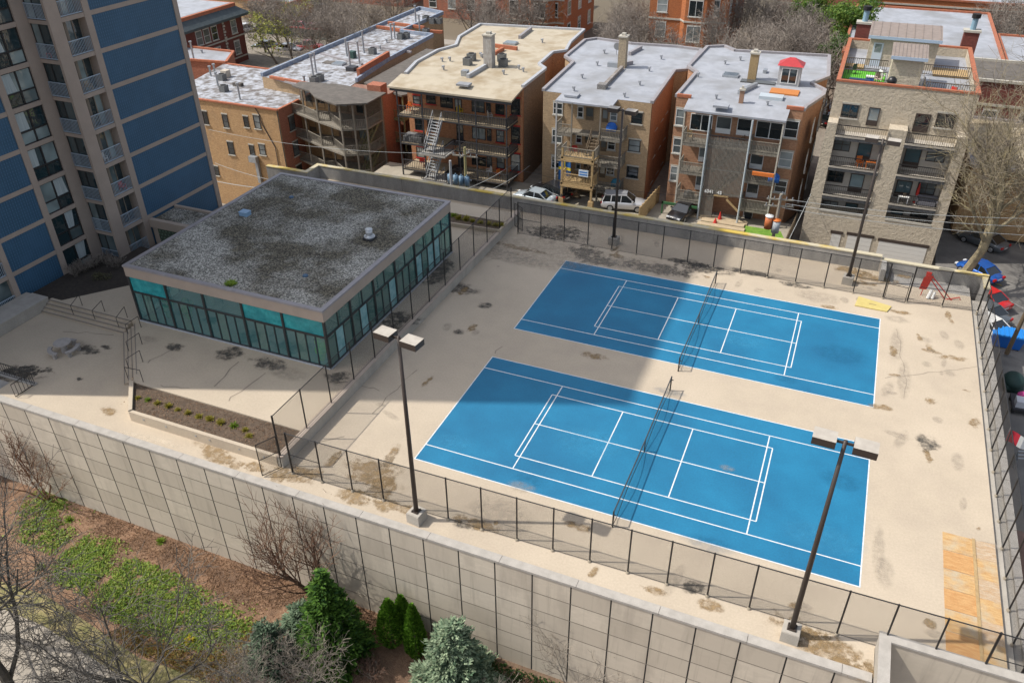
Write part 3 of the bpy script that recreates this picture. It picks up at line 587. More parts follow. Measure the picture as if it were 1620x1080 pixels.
for k in range(NF):
    z0 = ZK[k]+.16; z1 = ZK[k+1]-.16
    for a, b, x in ((15.53,23.61,-45.07),(4.21,8.04,-47.08),(-5.99,-2.01,-47.08)):
        mb = MB(); mb.box(x-.04, a, z0, x, b, z1); build(mb, 'blue_panel', bluepan, tw)
    # window bay of the left wing (and its twin further along)
    for a, b in ((8.56,10.96),(-1.49,1.29)):
        mb = MB(); X = -47.22; ym = (a+b)/2
        for q in ((a,z0,a+.07,z1),(b-.07,z0,b,z1),(ym-.06,z0,ym+.06,z1),(a+.07,z0,b-.07,z0+.07),(a+.07,z1-.07,b-.07,z1),(a+.07,z0+.86,ym-.06,z0+.96),(ym+.06,z0+.86,b-.07,z0+.96)): mb.box(X, q[0], q[1], X+.09, q[2], q[3])
        wn = build(mb, 'window', frame_d, tw)
        for ya, yb in ((a+.07,ym-.06),(ym+.06,b-.07)):
            for za, zb in ((z0+.96,z1-.07),(z0+.07,z0+.86)):
                mb = MB(); mb.quad((X+.03,ya,za),(X+.03,yb,za),(X+.03,yb,zb),(X+.03,ya,zb)); build(mb, 'pane', glz_t, wn)
        if rr.random() < .7:
            mb = MB(); ya = rr.choice((a+.1, ym+.08)); mb.quad((X+.035,ya,z0+1.0),(X+.035,ya+rr.uniform(.5,1.0),z0+1.0),(X+.035,ya+rr.uniform(.5,1.0),z1-.1),(X+.035,ya,z1-.1)); build(mb, 'curtain', curt, wn)
    # corner balcony face
    mb = MB(); Y = 12.02
    for q in ((-47.02,z0,-46.95,z1),(-45.31,z0,-45.23,z1),(-46.3,z0,-46.22,z1)): mb.box(q[0], Y, q[1], q[2], Y+.08, q[3])
    wn = build(mb, 'window', frame_d, tw)
    for xa, xb in ((-46.95,-46.3),(-46.22,-45.31)):
        mb = MB(); mb.quad((xa,Y+.04,z0),(xb,Y+.04,z0),(xb,Y+.04,z1),(xa,Y+.04,z1)); build(mb, 'pane', glz_t, wn)
    mb = MB(); railing(mb, (-47.0,11.95), (-45.24,11.95), z0-.02); build(mb, 'balcony_railing', railb, tw)
    # balcony of the right wing
    mb = MB(); X = -45.72
    for q in ((12.97,z0,13.06,z1),(13.5,z0,13.72,z1),(14.82,z0,14.93,z1),(13.72,z1-.12,14.82,z1),(14.2,z0,14.27,z1-.12)): mb.box(X, q[0], q[1], X+.1, q[2], q[3])
    wn = build(mb, 'balcony_door', mat('tan_frame', (.22,.18,.14), .7), tw)
    for ya, yb in ((13.72,14.2),(14.27,14.82),(13.06,13.5)):
        mb = MB(); mb.quad((X+.05,ya,z0),(X+.05,yb,z0),(X+.05,yb,z1-.12),(X+.05,ya,z1-.12)); build(mb, 'pane', glz_t, wn)
    mb = MB(); railing(mb, (-45.1,12.97), (-45.1,14.93), z0-.02); build(mb, 'balcony_railing', railb, tw)
    mb = MB(); mb.box(-47.38, 1.76, z0, -47.3, 3.74, z1); wn = build(mb, 'balcony_door', glz_t, tw)
    mb = MB(); railing(mb, (-47.05,1.77), (-47.05,3.73), z0-.02); build(mb, 'balcony_railing', railb, tw)
def clutter(kind, label, cat, loc, mats, shapes, group=None, rz=0):
    mb = MB()
    for i, s_ in enumerate(shapes): mb.box(*s_[:6], s_[6] if len(s_) > 6 else 0)
    o = build(mb, kind, mats); o.location = loc; o.rotation_euler.z = rz; return tag(o, label, cat, group)
chairs = [(-.25,-.25,.40,.25,.25,.45),(-.25,.2,.45,.25,.25,.95),(-.25,-.25,0,-.21,-.21,.62),(.21,-.25,0,.25,-.21,.62),(-.25,.21,0,-.21,.25,.4),(.21,.21,0,.25,.25,.4),(-.27,-.25,.62,-.2,.25,.66),(.2,-.25,.62,.27,.25,.66)]
clutter('patio_chair', 'red chair on the corner balcony second from the top of the tower', 'chair', (-46.2, 12.12+.0, ZK[6]+.16), [red_p], [[q*.9 for q in s_] for s_ in [(-.25,-.1,.40,.25,.12,.45),(-.25,.08,.45,.25,.12,.95),(-.25,-.1,0,-.21,-.06,.4),(.21,-.1,0,.25,-.06,.4)]])

for k, y, m_, l in ((5,13.9,wood_y,'tan chair on the fifth balcony of the tower stack'),(3,13.4,white_m,'white chair on a middle balcony of the tower stack'),(2,14.3,red_p,'small red chair on a low balcony of the tower stack'),(6,14.2,mat('dark_chair', (.05,.05,.05), .7),'dark chair on a high balcony of the tower stack')):
    clutter('patio_chair', l, 'chair', (-45.42, y, ZK[k]+.16), [m_], [[q*.75 for q in s_] for s_ in chairs], None, 1.6)

# ================================================================== LINK AND PAVILION
m, t, p, o = nodes('roof_gravel'); v = coord(t, 'P'); gravel = m; MATS['roof_gravel'] = m
vo = N(t, 'ShaderNodeTexVoronoi'); S(vo, Scale=13); t.links.new(v, vo.inputs['Vector']); sh = N(t, 'ShaderNodeSeparateColor'); t.links.new(vo.outputs['Color'], sh.inputs[0])
g1 = N(t, 'ShaderNodeMapRange'); S(g1, From_Min=.25, From_Max=.95); t.links.new(sh.outputs[0], g1.inputs['Value'])
light = mix(t, g1.outputs[0], (.14,.137,.12), (.56,.54,.48)); dark = mix(t, g1.outputs[0], (.038,.034,.026), (.21,.185,.13))
big = noise(t, v, .23, 5, .62, .42, .60); c = mix(t, big, light, dark)
c = mix(t, noise(t, v, .9, 5, .7, .55, .85), c, (.06,.055,.045)); t.links.new(c, p.inputs['Base Color']); S(p, Roughness=.95)
b = N(t, 'ShaderNodeBump'); S(b, Strength=.8, Distance=.05); t.links.new(sh.outputs[0], b.inputs['Height']); t.links.new(b.outputs[0], p.inputs['Normal'])
lip = mat('roof_edge_metal', (.30,.28,.29), .5, (.25,.235,.24), 2)
lk = thing('link_building', 'low flat roofed link with green lattice blocks between tower and pavilion', 'building', (-41, 17, 0))
mb = MB(); mb.box(-44.99, 15.7, 0, -36.5, 18.7, 2.0); build(mb, 'wall', fasc, lk)
mb = MB(); mb.box(-44.99, 15.5, 1.6, -36.45, 15.90, 2.3); mb.box(-44.99, 18.5, 1.9, -36.45, 18.75, 2.3); build(mb, 'parapet', fasc, lk)
mb = MB(); mb.quad((-44.98,15.9,2.12),(-36.46,15.9,2.12),(-36.46,18.5,2.12),(-44.98,18.5,2.12)); build(mb, 'gravel_roof', gravel, lk)
latm = brick('green_lattice_block', (.10,.16,.11), (.16,.22,.15), (.015,.018,.016), .34, .3, .09, bump=.2, samt=.1)
mb = MB(); mb.box(-44.4, 15.64, .1, -37, 15.69, 1.55); build(mb, 'lattice_block', latm, lk)
X0, X1, Y0, Y1, ZG, ZR = -36.25, -20.55, 4.97, 22.42, 4.2, 5.05
pv = thing('pavilion', 'single storey glass walled pavilion with gravel roof beside the courts', 'building', (-28.4, 13.7, T))
mb = MB(); mb.box(X0, Y0, T+.004, X1, Y1, T+.05); build(mb, 'floor', mat('pavilion_floor', (.30,.27,.22), .35, (.24,.21,.17), 1), pv)
mb = MB(); mb.box(X0-.1, Y0-.1, ZG, X1+.1, Y1+.1, ZR-.13); build(mb, 'roof_slab', fasc, pv)
mb = MB()
for a, b, c_, d in ((X0-.14,Y0-.14,X1+.14,Y0+.18),(X0-.14,Y1-.18,X1+.14,Y1+.14),(X0-.14,Y0+.18,X0+.18,Y1-.18),(X1-.18,Y0+.18,X1+.14,Y1-.18)): mb.box(a, b, ZR-.129, c_, d, ZR)
build(mb, 'roof_edge', lip, pv)
mb = MB(); mb.quad((X0+.1,Y0+.1,ZR-.06),(X1-.1,Y0+.1,ZR-.06),(X1-.1,Y1-.1,ZR-.06),(X0+.1,Y1-.1,ZR-.06)); build(mb, 'gravel_roof', gravel, pv)
mull = mat('mullion_dark', (.03,.032,.033), .45)
cg = clear_glass('teal_clear_glass', (.55,.82,.80), .18, .34, (.13,.40,.42)); fg = mat('turquoise_film_glass', (.010,.23,.26), .25, (.05,.42,.43), 1.4, lo=.3, hi=.7, grain=.12, gs=6, col3=(.02,.17,.20), vs3=.4); wf = mat('white_film_glass', (.33,.55,.56), .3, (.16,.38,.40), 2.2)
gg = clear_glass('green_clear_glass', (.58,.80,.72), .20, .32, (.20,.46,.42))  # paler diffuse colour stands in for the sunlit court reflected here
ZT = 3.0
def glazing(axis, c, a0, a1, bays, sub_u, sub_l, mats_u, mats_l, seed, gap=True):
    """one glazed side: posts, transom and mullions, and every pane its own part"""
    rr = random.Random(seed); P = (lambda u, z, d=0: (u, c+d, z)) if axis == 'x' else (lambda u, z, d=0: (c+d, u, z))
    mb = MB()
    def bx(u0, u1, z0, z1, d0=-.05, d1=.05):
        if axis == 'x': mb.box(u0, c+d0, z0, u1, c+d1, z1)
        else: mb.box(c+d0, u0, z0, c+d1, u1, z1)
    bw = (a1-a0)/bays
    for i in range(bays+1): u = a0+bw*i; bx(u-.075, u+.075, T+.05, ZG-.002, -.08, .08)
    for i in range(bays): bx(a0+bw*i+.075, a0+bw*(i+1)-.075, ZT-.07, ZT+.07); bx(a0+bw*i+.075, a0+bw*(i+1)-.075, T+.05, T+.15)
    panes = []
    for i in range(bays):
        for (za, zb, n, mm, top) in ((ZT+.07, ZG-.003, sub_u, mats_u, 1), (T+.15, ZT-.07, sub_l, mats_l, 0)):
            w0 = a0+bw*i+.075; w1 = a0+bw*(i+1)-.075; q = (w1-w0)/n
            for j in range(n):
                if j: bx(w0+q*j-.035, w0+q*j+.035, za, zb, -.045, .045)
                panes.append((w0+q*j+(.035 if j else 0), w0+q*(j+1)-(.035 if j < n-1 else 0), za, zb, mm[(i*n+j) % len(mm)]))
    build(mb, 'mullion_frame', mull, pv)
    for u0, u1, z0, z1, m_ in panes:
        mb = MB(); mb.quad(P(u0,z0), P(u1,z0), P(u1,z1), P(u0,z1)); build(mb, 'glass_pane', m_, pv)
glazing('x', Y0, X0, X1, 5, 1, 4, [fg, cg, cg, fg, fg], [cg, gg, cg, cg], 1)
glazing('y', X1, Y0, Y1, 6, 2, 3, [gg, gg, gg, gg, gg, gg, gg, gg, gg, gg, cg, cg], [gg, wf, gg, gg, wf, gg, gg, gg, wf, gg, gg, gg, wf, gg, wf, wf, gg, gg], 2)
glazing('x', Y1, X0, X1, 5, 1, 4, [cg], [cg], 3); glazing('y', X0, Y0, Y1, 6, 2, 3, [cg], [cg], 4)
mb = MB(); mb.box(X0-.05, Y0-.16, T+.004, X1+.05, Y0-.06, T+.07); mb.box(X1+.06, Y0-.05, T+.004, X1+.16, Y1, T+.07); build(mb, 'sill_strip', mat('pale_sill', (.42,.44,.46), .5), pv)
iw = mat('interior_wall', (.42,.40,.33), .9, (.36,.34,.28), 1)
mb = MB(); mb.box(-31.5, 11.5, T+.05, -27, 18.5, ZG-.01); mb.box(-35.9, 19.5, T+.05, -31.5, 19.7, ZG-.01); build(mb, 'inner_wall', iw, pv)
mb = MB()
for x in (-33, -25.2):
    for y in (8.5, 19): mb.box(x-.2, y-.2, T+.05, x+.2, y+.2, ZG-.01)
build(mb, 'column', iw, pv)
tb = [(-.9,-.4,.70,.9,.4,.76),(-.8,-.05,0,-.7,.05,.7),(.7,-.05,0,.8,.05,.7),(-.8,-.3,0,-.7,.3,.05),(.7,-.3,0,.8,.3,.05)]
for i, (x, y, l) in enumerate(((-23,8.0,'dark table inside the pavilion nearest the glazed corner'),(-23.4,11.2,'second dark table from the glazed corner inside the pavilion'),(-23.2,14.6,'dark table inside the pavilion behind the middle of the long glass side'),(-23.5,18,'dark table at the far end of the long pavilion side'))):
    clutter('table', l, 'table', (x, y, T+.05), [mat('dark_table', (.05,.04,.035), .5)], tb, 'tables inside the pavilion', .5*i+1.3)
for i, (x, y, m_, l) in enumerate(((-21.6,5.6,mat('lime_bag', (.35,.50,.03), .7),'lime and turquoise bags piled inside the front right glass corner'),(-34.6,6.0,mat('plant_green', (.04,.22,.03), .7),'green potted plant behind the left end of the pavilion front glass'),(-33.2,6.4,mat('plant_green', (.04,.22,.03), .7),'second green potted plant right of the plant at the left pavilion end'))):
    mb = MB(); mb.cyl(0,0,0,.4,.2,.26); mb.blob((0,0,.75),.42,8,5); mb.blob((.25,.1,1.15),.3,8,5); mb.blob((-.2,.15,1.25),.28,8,5)
    o = build(mb, 'bag_pile' if i == 0 else 'potted_plant', m_); o.location = (x, y, T+.05); tag(o, l, 'bags' if i == 0 else 'plant')
vp = PZ(585, 378, ZR-.05)
mb = MB(); mb.box(-.36,-.36,-.06,.36,.36,.18, 1); mb.cyl(0,0,.18,.26,.40,.40,14); mb.cyl(0,0,.26,.34,.33,.25,14); mb.cyl(0,0,.34,.74,.25,.25,14); mb.cyl(0,0,.74,.78,.27,.27,14)
alu = mat('bright_aluminium', (.62,.64,.66), .4, (.5,.52,.54), 5, metal=.5)
def set_at(o, p): o.location = Vector(p)-worg(o.parent) if o.parent else p
def raw(mb, name, mats, parent, at, smooth=False):
    o = build(mb, name, mats, None, smooth); o.parent = parent; o.location = Vector(at)-worg(parent); return o
raw(mb, 'roof_vent', [alu, steel_d], pv, vp, True)
mb = MB(); mb.box(-.34,-.28,-.06,.34,.28,.22); mb.box(-.37,-.31,.22,.37,.31,.26); raw(mb, 'roof_hatch', mat('blue_grey_metal', (.22,.36,.52), .5), pv, PZ(388,339,ZR))
for u, v_ in ((461,312),(483,436)):
    mb = MB(); mb.blob((0,0,0),.2,8,5,0,(1,1,.6)); raw(mb, 'roof_drain', mat('drain_blue', (.06,.12,.20), .5), pv, PZ(u, v_, ZR-.03))
mb = MB(); mb.add(tuft_mb(5, .4, 260, .35).v, tuft_mb(5, .4, 260, .35).f); raw(mb, 'roof_weed', tuft_g, pv, PZ(365, 449, ZR-.05))
# picnic table
pt = PZ(103.5, 556, 0)
tk = thing('picnic_table', 'round concrete picnic table with curved benches on the shaded plaza', 'table', (pt.x, pt.y, 0))
pc = mat('picnic_concrete', (.36,.33,.31), .85, (.29,.27,.25), 4)
mb = MB(); mb.cyl(0,0,.70,.78,.56,.56,24); raw(mb, 'table_top', pc, tk, pt)
mb = MB(); mb.cyl(0,0,.0,.68,.24,.18,12); raw(mb, 'pedestal', pc, tk, pt)
for k in range(3):
    a0 = k*2.094+.1; mb = MB(); n = 8; vs = []
    for i in range(n+1):
        a = a0-.75+1.5*i/n
        for r_, z in ((.74,.34),(1.02,.34),(1.02,.42),(.74,.42)): vs.append((r_*math.cos(a), r_*math.sin(a), z))
    mb.add(vs, [(i*4+j,i*4+(j+1)%4,(i+1)*4+(j+1)%4,(i+1)*4+j) for i in range(n) for j in range(4)]+[(0,1,2,3),(n*4+3,n*4+2,n*4+1,n*4)])
    bn = raw(mb, 'bench', pc, tk, pt)
    for s_ in (-.5, .5): mb = MB(); a = a0+s_; mb.box(math.cos(a)*.88-.1, math.sin(a)*.88-.1, 0, math.cos(a)*.88+.1, math.sin(a)*.88+.1, .34); raw(mb, 'leg', pc, bn, pt)
# railing round the plaza stairwell at the left edge
a = PZ(20, 655, 0); r = thing('stair_railing', 'dark metal railing round the sunken stair at the left edge of the plaza', 'railing', (-40, -3, 0))
mb = MB(); railing(mb, (-43.5,-2.95), (-37.75,-2.95), .0, 1.0, .22); railing(mb, (-37.75,-2.95), (-37.75,-4.4), .0, 1.0, .22); build(mb, 'balusters', rail_m, r)
mb = MB(); mb.box(-43.5, -3.1, .003, -37.7, -2.8, .10); mb.box(-43.5,-4.4,.003,-39.5,-3.4,.012); build(mb, 'kerb', conc_grey, r)
# ================================================================== BRICK APARTMENT BUILDINGS
bk_tan = brick('tan_brick', (.52,.365,.215), (.42,.285,.16), (.26,.21,.16), .34, .11, .012)
bk_yel = brick('yellow_brick', (.54,.345,.165), (.43,.25,.115), (.27,.185,.115), .34, .11, .012, samt=.35)
bk_red = brick('red_brick', (.42,.15,.085), (.31,.105,.06), (.20,.14,.105), .32, .11, .012)
bk_org = brick('orange_brick', (.56,.26,.12), (.42,.175,.085), (.26,.165,.11), .32, .11, .012, samt=.4)
bk_brn = brick('brown_brick', (.28,.185,.12), (.19,.125,.08), (.15,.12,.095), .34, .11, .012)
bk_dred = brick('dark_red_brick', (.20,.050,.038), (.15,.040,.03), (.10,.06,.05), .32, .11, .012, samt=.3)
bk_burn = brick('burnt_orange_brick', (.46,.15,.045), (.36,.11,.035), (.22,.12,.07), .32, .11, .012, samt=.25)
WM = {}
def win(root, face, pos, w, h, fm=frame_w, style='dh', sill=stone_lime, gm=glz, name='window'):
    """one window: frame mesh (with sill) and a pane below it; face S looks to -y, E to +x"""
    w = round(w/.1)*.1; h = round(h/.1)*.1; key = (w, h, fm.name, style, sill.name if sill else 0, gm.name)
    if key not in WM:
        mb = MB(); a, b = w/2, h/2; f = .07
        mb.box(-a-f,-.06,-b,-a,.02,b); mb.box(a,-.06,-b,a+f,.02,b); mb.box(-a-f,-.06,b,a+f,.02,b+f); mb.box(-a-f,-.06,-b-f,a+f,.02,-b)
        if style == 'dh': mb.box(-a,-.05,-.03,a,.02,.03)
        if style in ('two', 'four'): mb.box(-.03,-.05,-b,.03,.02,b)
        if style == 'four': mb.box(-a,-.048,-.025,a,.019,.025)
        if style == 'slide': mb.box(-.04,-.05,-b,.04,.02,b)
        if style == 'door': mb.box(-a,-.05,-b,a,.02,-b+h*.28)
        if sill: mb.box(-a-.16,-.14,-b-f-.12,a+.16,.02,-b-f-.002, 1); mb.box(-a-.12,-.05,b+f+.002,a+.12,.02,b+f+.16, 1)
        g = MB(); g.quad((-a,-.02,-b),(a,-.02,-b),(a,-.02,b),(-a,-.02,b))
        f_ = build(mb, name, [fm]+([sill] if sill else [])); p_ = build(g, 'pane', gm); WM[key] = (f_.data, p_.data)
        bpy.data.objects.remove(f_); bpy.data.objects.remove(p_)
    o = bpy.data.objects.new(name, WM[key][0]); q = bpy.data.objects.new('pane', WM[key][1]); COL.objects.link(o); COL.objects.link(q)
    o.parent = root; q.parent = o; o.location = Vector(pos)-worg(root)
    if face == 'E': o.rotation_euler.z = math.pi/2
    return o
def wpx(root, Y, u0, v0, u1, v1, **k):
    a = PY(u0, v0, Y); b = PY(u1, v1, Y); return win(root, 'S', ((a.x+b.x)/2, Y, (a.z+b.z)/2), max(.3, abs(b.x-a.x)), max(.4, abs(a.z-b.z)), **k)
def block(root, poly, z0, z1, wall, roof, cop=(), copm=lip, coph=.28, copw=.34, eave=None):
    mb = MB(); mb.prism(poly, z0, z1-.02, top=False); build(mb, 'wall', wall, root)
    mb = MB(); q = poly if sum(poly[i][0]*poly[(i+1)%len(poly)][1]-poly[(i+1)%len(poly)][0]*poly[i][1] for i in range(len(poly))) > 0 else poly[::-1]
    mb.add([(x,y,z1) for x,y in q], [tuple(range(len(q)))])
    if eave:
        x0, x1, y0, y1, ez = eave; mb.add([(x0,y0,ez),(x1,y0,ez),(x1,y1,z1+.004),(x0,y1,z1+.004),(x0,y0,ez-.18),(x1,y0,ez-.18),(x1,y1,z1-.18),(x0,y1,z1-.18)], [(0,1,2,3),(7,6,5,4),(0,4,5,1),(1,5,6,2),(3,7,4,0)])
    build(mb, 'roof', roof, root)
    runs = []
    for i in cop or ():
        if runs and runs[-1][-1] == i-1: runs[-1].append(i)
        else: runs.append([i])
    for run in runs:
        mb = MB(); n = len(poly)
        for i in run:
            a, b = poly[i], poly[(i+1)%n]; mb.bar((a[0],a[1],z1+coph/2-.03), (b[0],b[1],z1+coph/2-.031-.0007*i), copw, coph)
        build(mb, 'coping', copm, root)
def roofbits(root, z, items):
    for it in items:
        k, u, v = it[:3]; p = PZ(u, v, z); mb = MB()
        if k == 'ac': mb.box(-.42,-.42,0,.42,.42,.8); mb.cyl(0,0,.8,.85,.34,n=12,mi=1); raw(mb, 'condenser', [mat('ac_grey', (.16,.165,.165), .6, (.10,.105,.105), 9), dark_m], root, p)
        elif k == 'pipe': mb.cyl(0,0,0,it[3],.12,n=8); mb.cyl(0,0,it[3],it[3]+.15,.2,.2,n=8); raw(mb, 'vent_pipe', metal_g, root, p)
        elif k == 'vent': mb.cyl(0,0,0,.35,.10,n=7); mb.box(-.12,-.25,.3,.12,.05,.5); raw(mb, 'roof_vent', mat('vent_grey', (.30,.31,.33), .6), root, p)
        elif k == 'sky': mb.box(-.8,-.6,0,.8,.6,.22); mb.quad((-.7,-.5,.225),(.7,-.5,.225),(.7,.5,.3),(-.7,.5,.3),1); raw(mb, 'skylight', [metal_g, glz], root, p)
        elif k == 'hatch': mb.box(-.7,-.5,0,.7,.5,.2); raw(mb, 'roof_hatch', memb_w, root, p)
        elif k == 'chim':
            m_, w, h = it[3:6]; mb.box(-w/2,-w/2,0,w/2,w/2,h); mb.box(-w/2-.08,-w/2-.08,h,w/2+.08,w/2+.08,h+.15,1); mb.box(-w/4,-w/4,h+.15,w/4,w/4,h+.4,1); raw(mb, 'chimney', [m_, stone_lime], root, p)
        elif k == 'dish': mb.tube([(0,0,0),(0,0,.9)], .03, 5); mb.tube([(0,-.05,.9),(.1,-.2,1.0)], [.1,.42], 12); raw(mb, 'satellite_dish', mat('dish_grey', (.2,.2,.2), .6), root, p)
        elif k == 'curb':
            q = PZ(it[3], it[4], z); mb.bar(p+Vector((0,0,.2)), q+Vector((0,0,.2)), .35, .42); build(mb, 'roof_curb', it[5], root)
        elif k == 'box':
            mb.box(-it[3]/2,-it[4]/2,0,it[3]/2,it[4]/2,it[5]); raw(mb, 'equipment_box', it[6], root, p)
def stair(root, a, b, w, m, rise=.2, name='stair'):
    a = Vector(a); b = Vector(b); d = b-a; hd = Vector((d.x, d.y, 0)).normalized(); s = Vector((-hd.y, hd.x, 0))*(w/2); n = max(3, int(abs(d.z)/rise)); mb = MB()
    for q in (s, -s):
        mb.bar(a+q, b+q, .06, .25); mb.bar(a+q+Vector((0,0,.9)), b+q+Vector((0,0,.9)), .05, .06)
        for t_ in (0, .25, .5, .75, 1): p_ = a+d*t_+q; mb.bar(p_, p_+Vector((0,0,.9)), .045)
    for i in range(1, n): p_ = a+d*(i/n); mb.bar(p_-s, p_+s, .27, .045, up=(0,0,1))
    return build(mb, name, m, root)
def rail(root, pts, z, m, h=1.0, step=.16, name='porch_railing', bw=.05, slat=False):
    mb = MB()
    for a, b in zip(pts, pts[1:]):
        a = Vector((*a, z)); b = Vector((*b, z)); n = max(1, int((b-a).length/step)); up = lambda q: Vector((0,0,q))
        mb.bar(a+up(h), b+up(h), .09, .06); mb.bar(a+up(.12), b+up(.12), .06, .06)
        for i in range(n+1): p_ = a.lerp(b, i/n); mb.bar(p_+up(-.15 if slat else .12), p_+up(h+(.02 if slat else 0)), bw, .03)
    return build(mb, name, m, root)
def post(root, x, y, z0, z1, m, w=.14):
    mb = MB(); mb.box(x-w/2, y-w/2, z0, x+w/2, y+w/2, z1); return build(mb, 'porch_post', m, root)
def deckb(root, x0, y0, x1, y1, z, m, th=.22):
    mb = MB(); mb.box(x0, y0, z-th, x1, y1, z); return build(mb, 'porch_deck', m, root)

# ---- building with the cream roof (black steel porches)
b2 = thing('brick_apartment', 'brick walk-up with broad cream roof and black steel rear porches and stairs', 'building', (-32, 60, -4.4))
P2 = [(-38.9,49),(-25.1,49),(-25.3,56.2),(-26.6,57.6),(-27,63.1),(-25.8,64.4),(-26.6,68.3),(-27.1,75.1),(-41,73.2),(-40.6,66),(-39.1,61.9),(-40.1,59),(-40.0,53.5)]
block(b2, P2, -4.6, 6.1, bk_org, memb_y, cop=range(1, 13), copm=mat('grey_flashing', (.42,.43,.45), .5, (.34,.35,.37), 3), eave=(-39.5,-25.05,45.9,49.02,5.6))
mb = MB(); mb.quad((-25.07,49.3,-4.5),(-25.27,56.1,-4.5),(-25.27,56.1,5.9),(-25.07,49.3,5.9)); build(mb, 'side_wall', bk_brn, b2)
st_g2 = mat('grey_steel_tread', (.20,.20,.20), .6); deck_l = mat('pale_porch_boards', (.38,.31,.21), .85, (.30,.24,.16), 5)
L2 = [2.62, -.45, -3.45]
for i, z in enumerate(L2):
    for x0, x1 in (((-38.4,-33.4),(-31.9,-25.6)) if i else ((-38.6,-25.6),)):
        mb = MB(); mb.box(x0, 45.95, z-.2, x1, 48.98, z-.05); mb.box(x0+.05, 46, z-.05, x1-.05, 48.98, z, 1); build(mb, 'porch_deck', [steel_d, deck_l], b2)
    if i: deckb(b2, -34.9, 43.6, -31.8, 45.94, z-.02, mat('landing_grey', (.30,.285,.26), .8), .15); rail(b2, [(-34.85,43.65),(-31.85,43.65),(-31.85,45.9)], z, steel_d, 1.0, .22); rail(b2, [(-38.35,46),(-34.9,46)], z, steel_d, 1.0, .22); rail(b2, [(-31.7,46),(-25.65,46),(-25.65,48.9)], z, steel_d, 1.0, .2)
    else: rail(b2, [(-38.5,46),(-34.6,46)], z, steel_d, 1.0, .2); rail(b2, [(-32.9,46),(-25.65,46),(-25.65,48.9)], z, steel_d, 1.0, .2)
    deckb(b2, -33.39, 47.6, -31.91, 48.97, z, steel_d, .18) if i else None
    g0 = (L2+[-4.4])[i+1]
    stair(b2, (-33.7, 46.0, z), (-33.7-.35, 44.3 if i < 2 else 44.0, g0), 1.2, [mat('stair_grey', (.30,.31,.32), .6)], .26)
for x in (-38.5, -35.5, -31.2, -29.2, -25.7): post(b2, x, 46.05, -4.4, 5.5, steel_d, .13)
mb = MB(); mb.box(-39.3, 45.95, 5.15, -25.1, 46.1, 5.42); build(mb, 'eave_beam', steel_d, b2)
Z4 = lambda x, y: (580+x/3.857, 60+y/3.857)
M4 = lambda x, y: (620+x/6.354, 140+y/6.354)
def W4(a, b, c_, d, **k): return wpx(b2, 49, *M4(a, b), *M4(c_, d), **k)
redsill = mat('red_painted_sill', (.42,.03,.025), .7)
for dv in (0, 285, 560): W4(1203,100+dv+(0 if dv == 0 else 0),1285,265+dv, fm=frame_d, sill=redsill)
for a in ((215,75,285,155),(350,70,435,155),(235,305,305,420),(250,590,325,690)): W4(*a, fm=frame_d, sill=redsill)
for a in ((490,65,610,195),(805,125,930,240),(810,390,940,515),(810,680,940,780)): W4(*a, fm=frame_d, style='two', sill=None)
for a in ((1050,160,1125,260),(1055,420,1125,540),(1060,690,1130,800)): W4(*a, fm=frame_d, sill=redsill)
for a in ((655,365,715,510),(670,670,720,780),(955,150,990,240),(960,410,1000,525),(960,690,1000,790),(635,110,700,225),(360,320,440,430),(380,600,450,690)): W4(*a, fm=steel_d, style='door', sill=None)
roofbits(b2, 6.1, [('ac',740,103),('ac',746,96),('ac',796,105),('ac',794,97),('chim',774.5,106,mat('whitewashed_brick',(.42,.41,.39),.9,(.28,.25,.22),6,stretch=(1,1,.3)),1.0,3.4),('sky',808,70),('hatch',734,135),('curb',782,75,818,80,clay),('curb',782,88,796,80,clay),('curb',740,124,772,105,mat('grey_flashing',(0,0,0))),('box',736,120,.7,.7,.6,metal_g),
  ('vent',700,98),('vent',702,111),('vent',797,118),('vent',770,95),('vent',821,110),('vent',828,114),('vent',858,68),('vent',712,97),('curb',822,62,840,48,lip),('vent',761,90),('vent',763,92)])
# ---- third building
b3 = thing('brick_apartment', 'tan brick walk-up with white roof and pale timber rear porches above the white wagon', 'building', (-17, 60, -4.4))
P3 = [(-22.8,49),(-11.35,49),(-11.9,60.9),(-10.75,61.8),(-11,70.8),(-14,71.3),(-19.5,70.8),(-24.3,71.7),(-25.4,70.4),(-25.1,62.2),(-23.4,60.2)]
block(b3, P3, -4.6, 6.0, bk_tan, memb_w, cop=(1,2,3,4,5,6,7,8,9,10), eave=(-20.75,-14.85,47,49.02,5.85))
mb = MB(); mb.quad((-11.32,49.05,-4.5),(-11.87,60.8,-4.5),(-11.87,60.8,5.9),(-11.32,49.05,5.9)); build(mb, 'side_wall', bk_org, b3)
Z5 = lambda x, y: (840+x/3.857, 60+y/3.857)
def W5(*a, **k): return wpx(b3, 49, *Z5(*a[:2]), *Z5(*a[2:]), **k)
for a in ((140,395,190,468),(135,560,185,640),(130,722,182,795),(618,455,674,525),(602,622,660,695),(590,785,648,855),(290,420,315,485),(488,445,522,505),(280,580,306,640),(474,620,510,680),(278,740,300,800),(468,790,502,835)): W5(*a, fm=frame_d if a[0] > 580 else frame_w)
for a in ((340,425,378,502),(440,438,466,512),(335,585,372,640),(432,610,455,690),(328,745,362,800),(425,775,448,850)): W5(*a, fm=wood_b, style='door', sill=None)
for y, l in ((52.5,'a'),(55.5,'b'),(58.2,'c')):
    for z in (3.2, .2, -2.7): win(b3, 'E', (-11.42-(y-49)*.047, y, z), 1.0, 1.7, fm=stone_lime)
L3 = [2.5, -.25, -3.1]
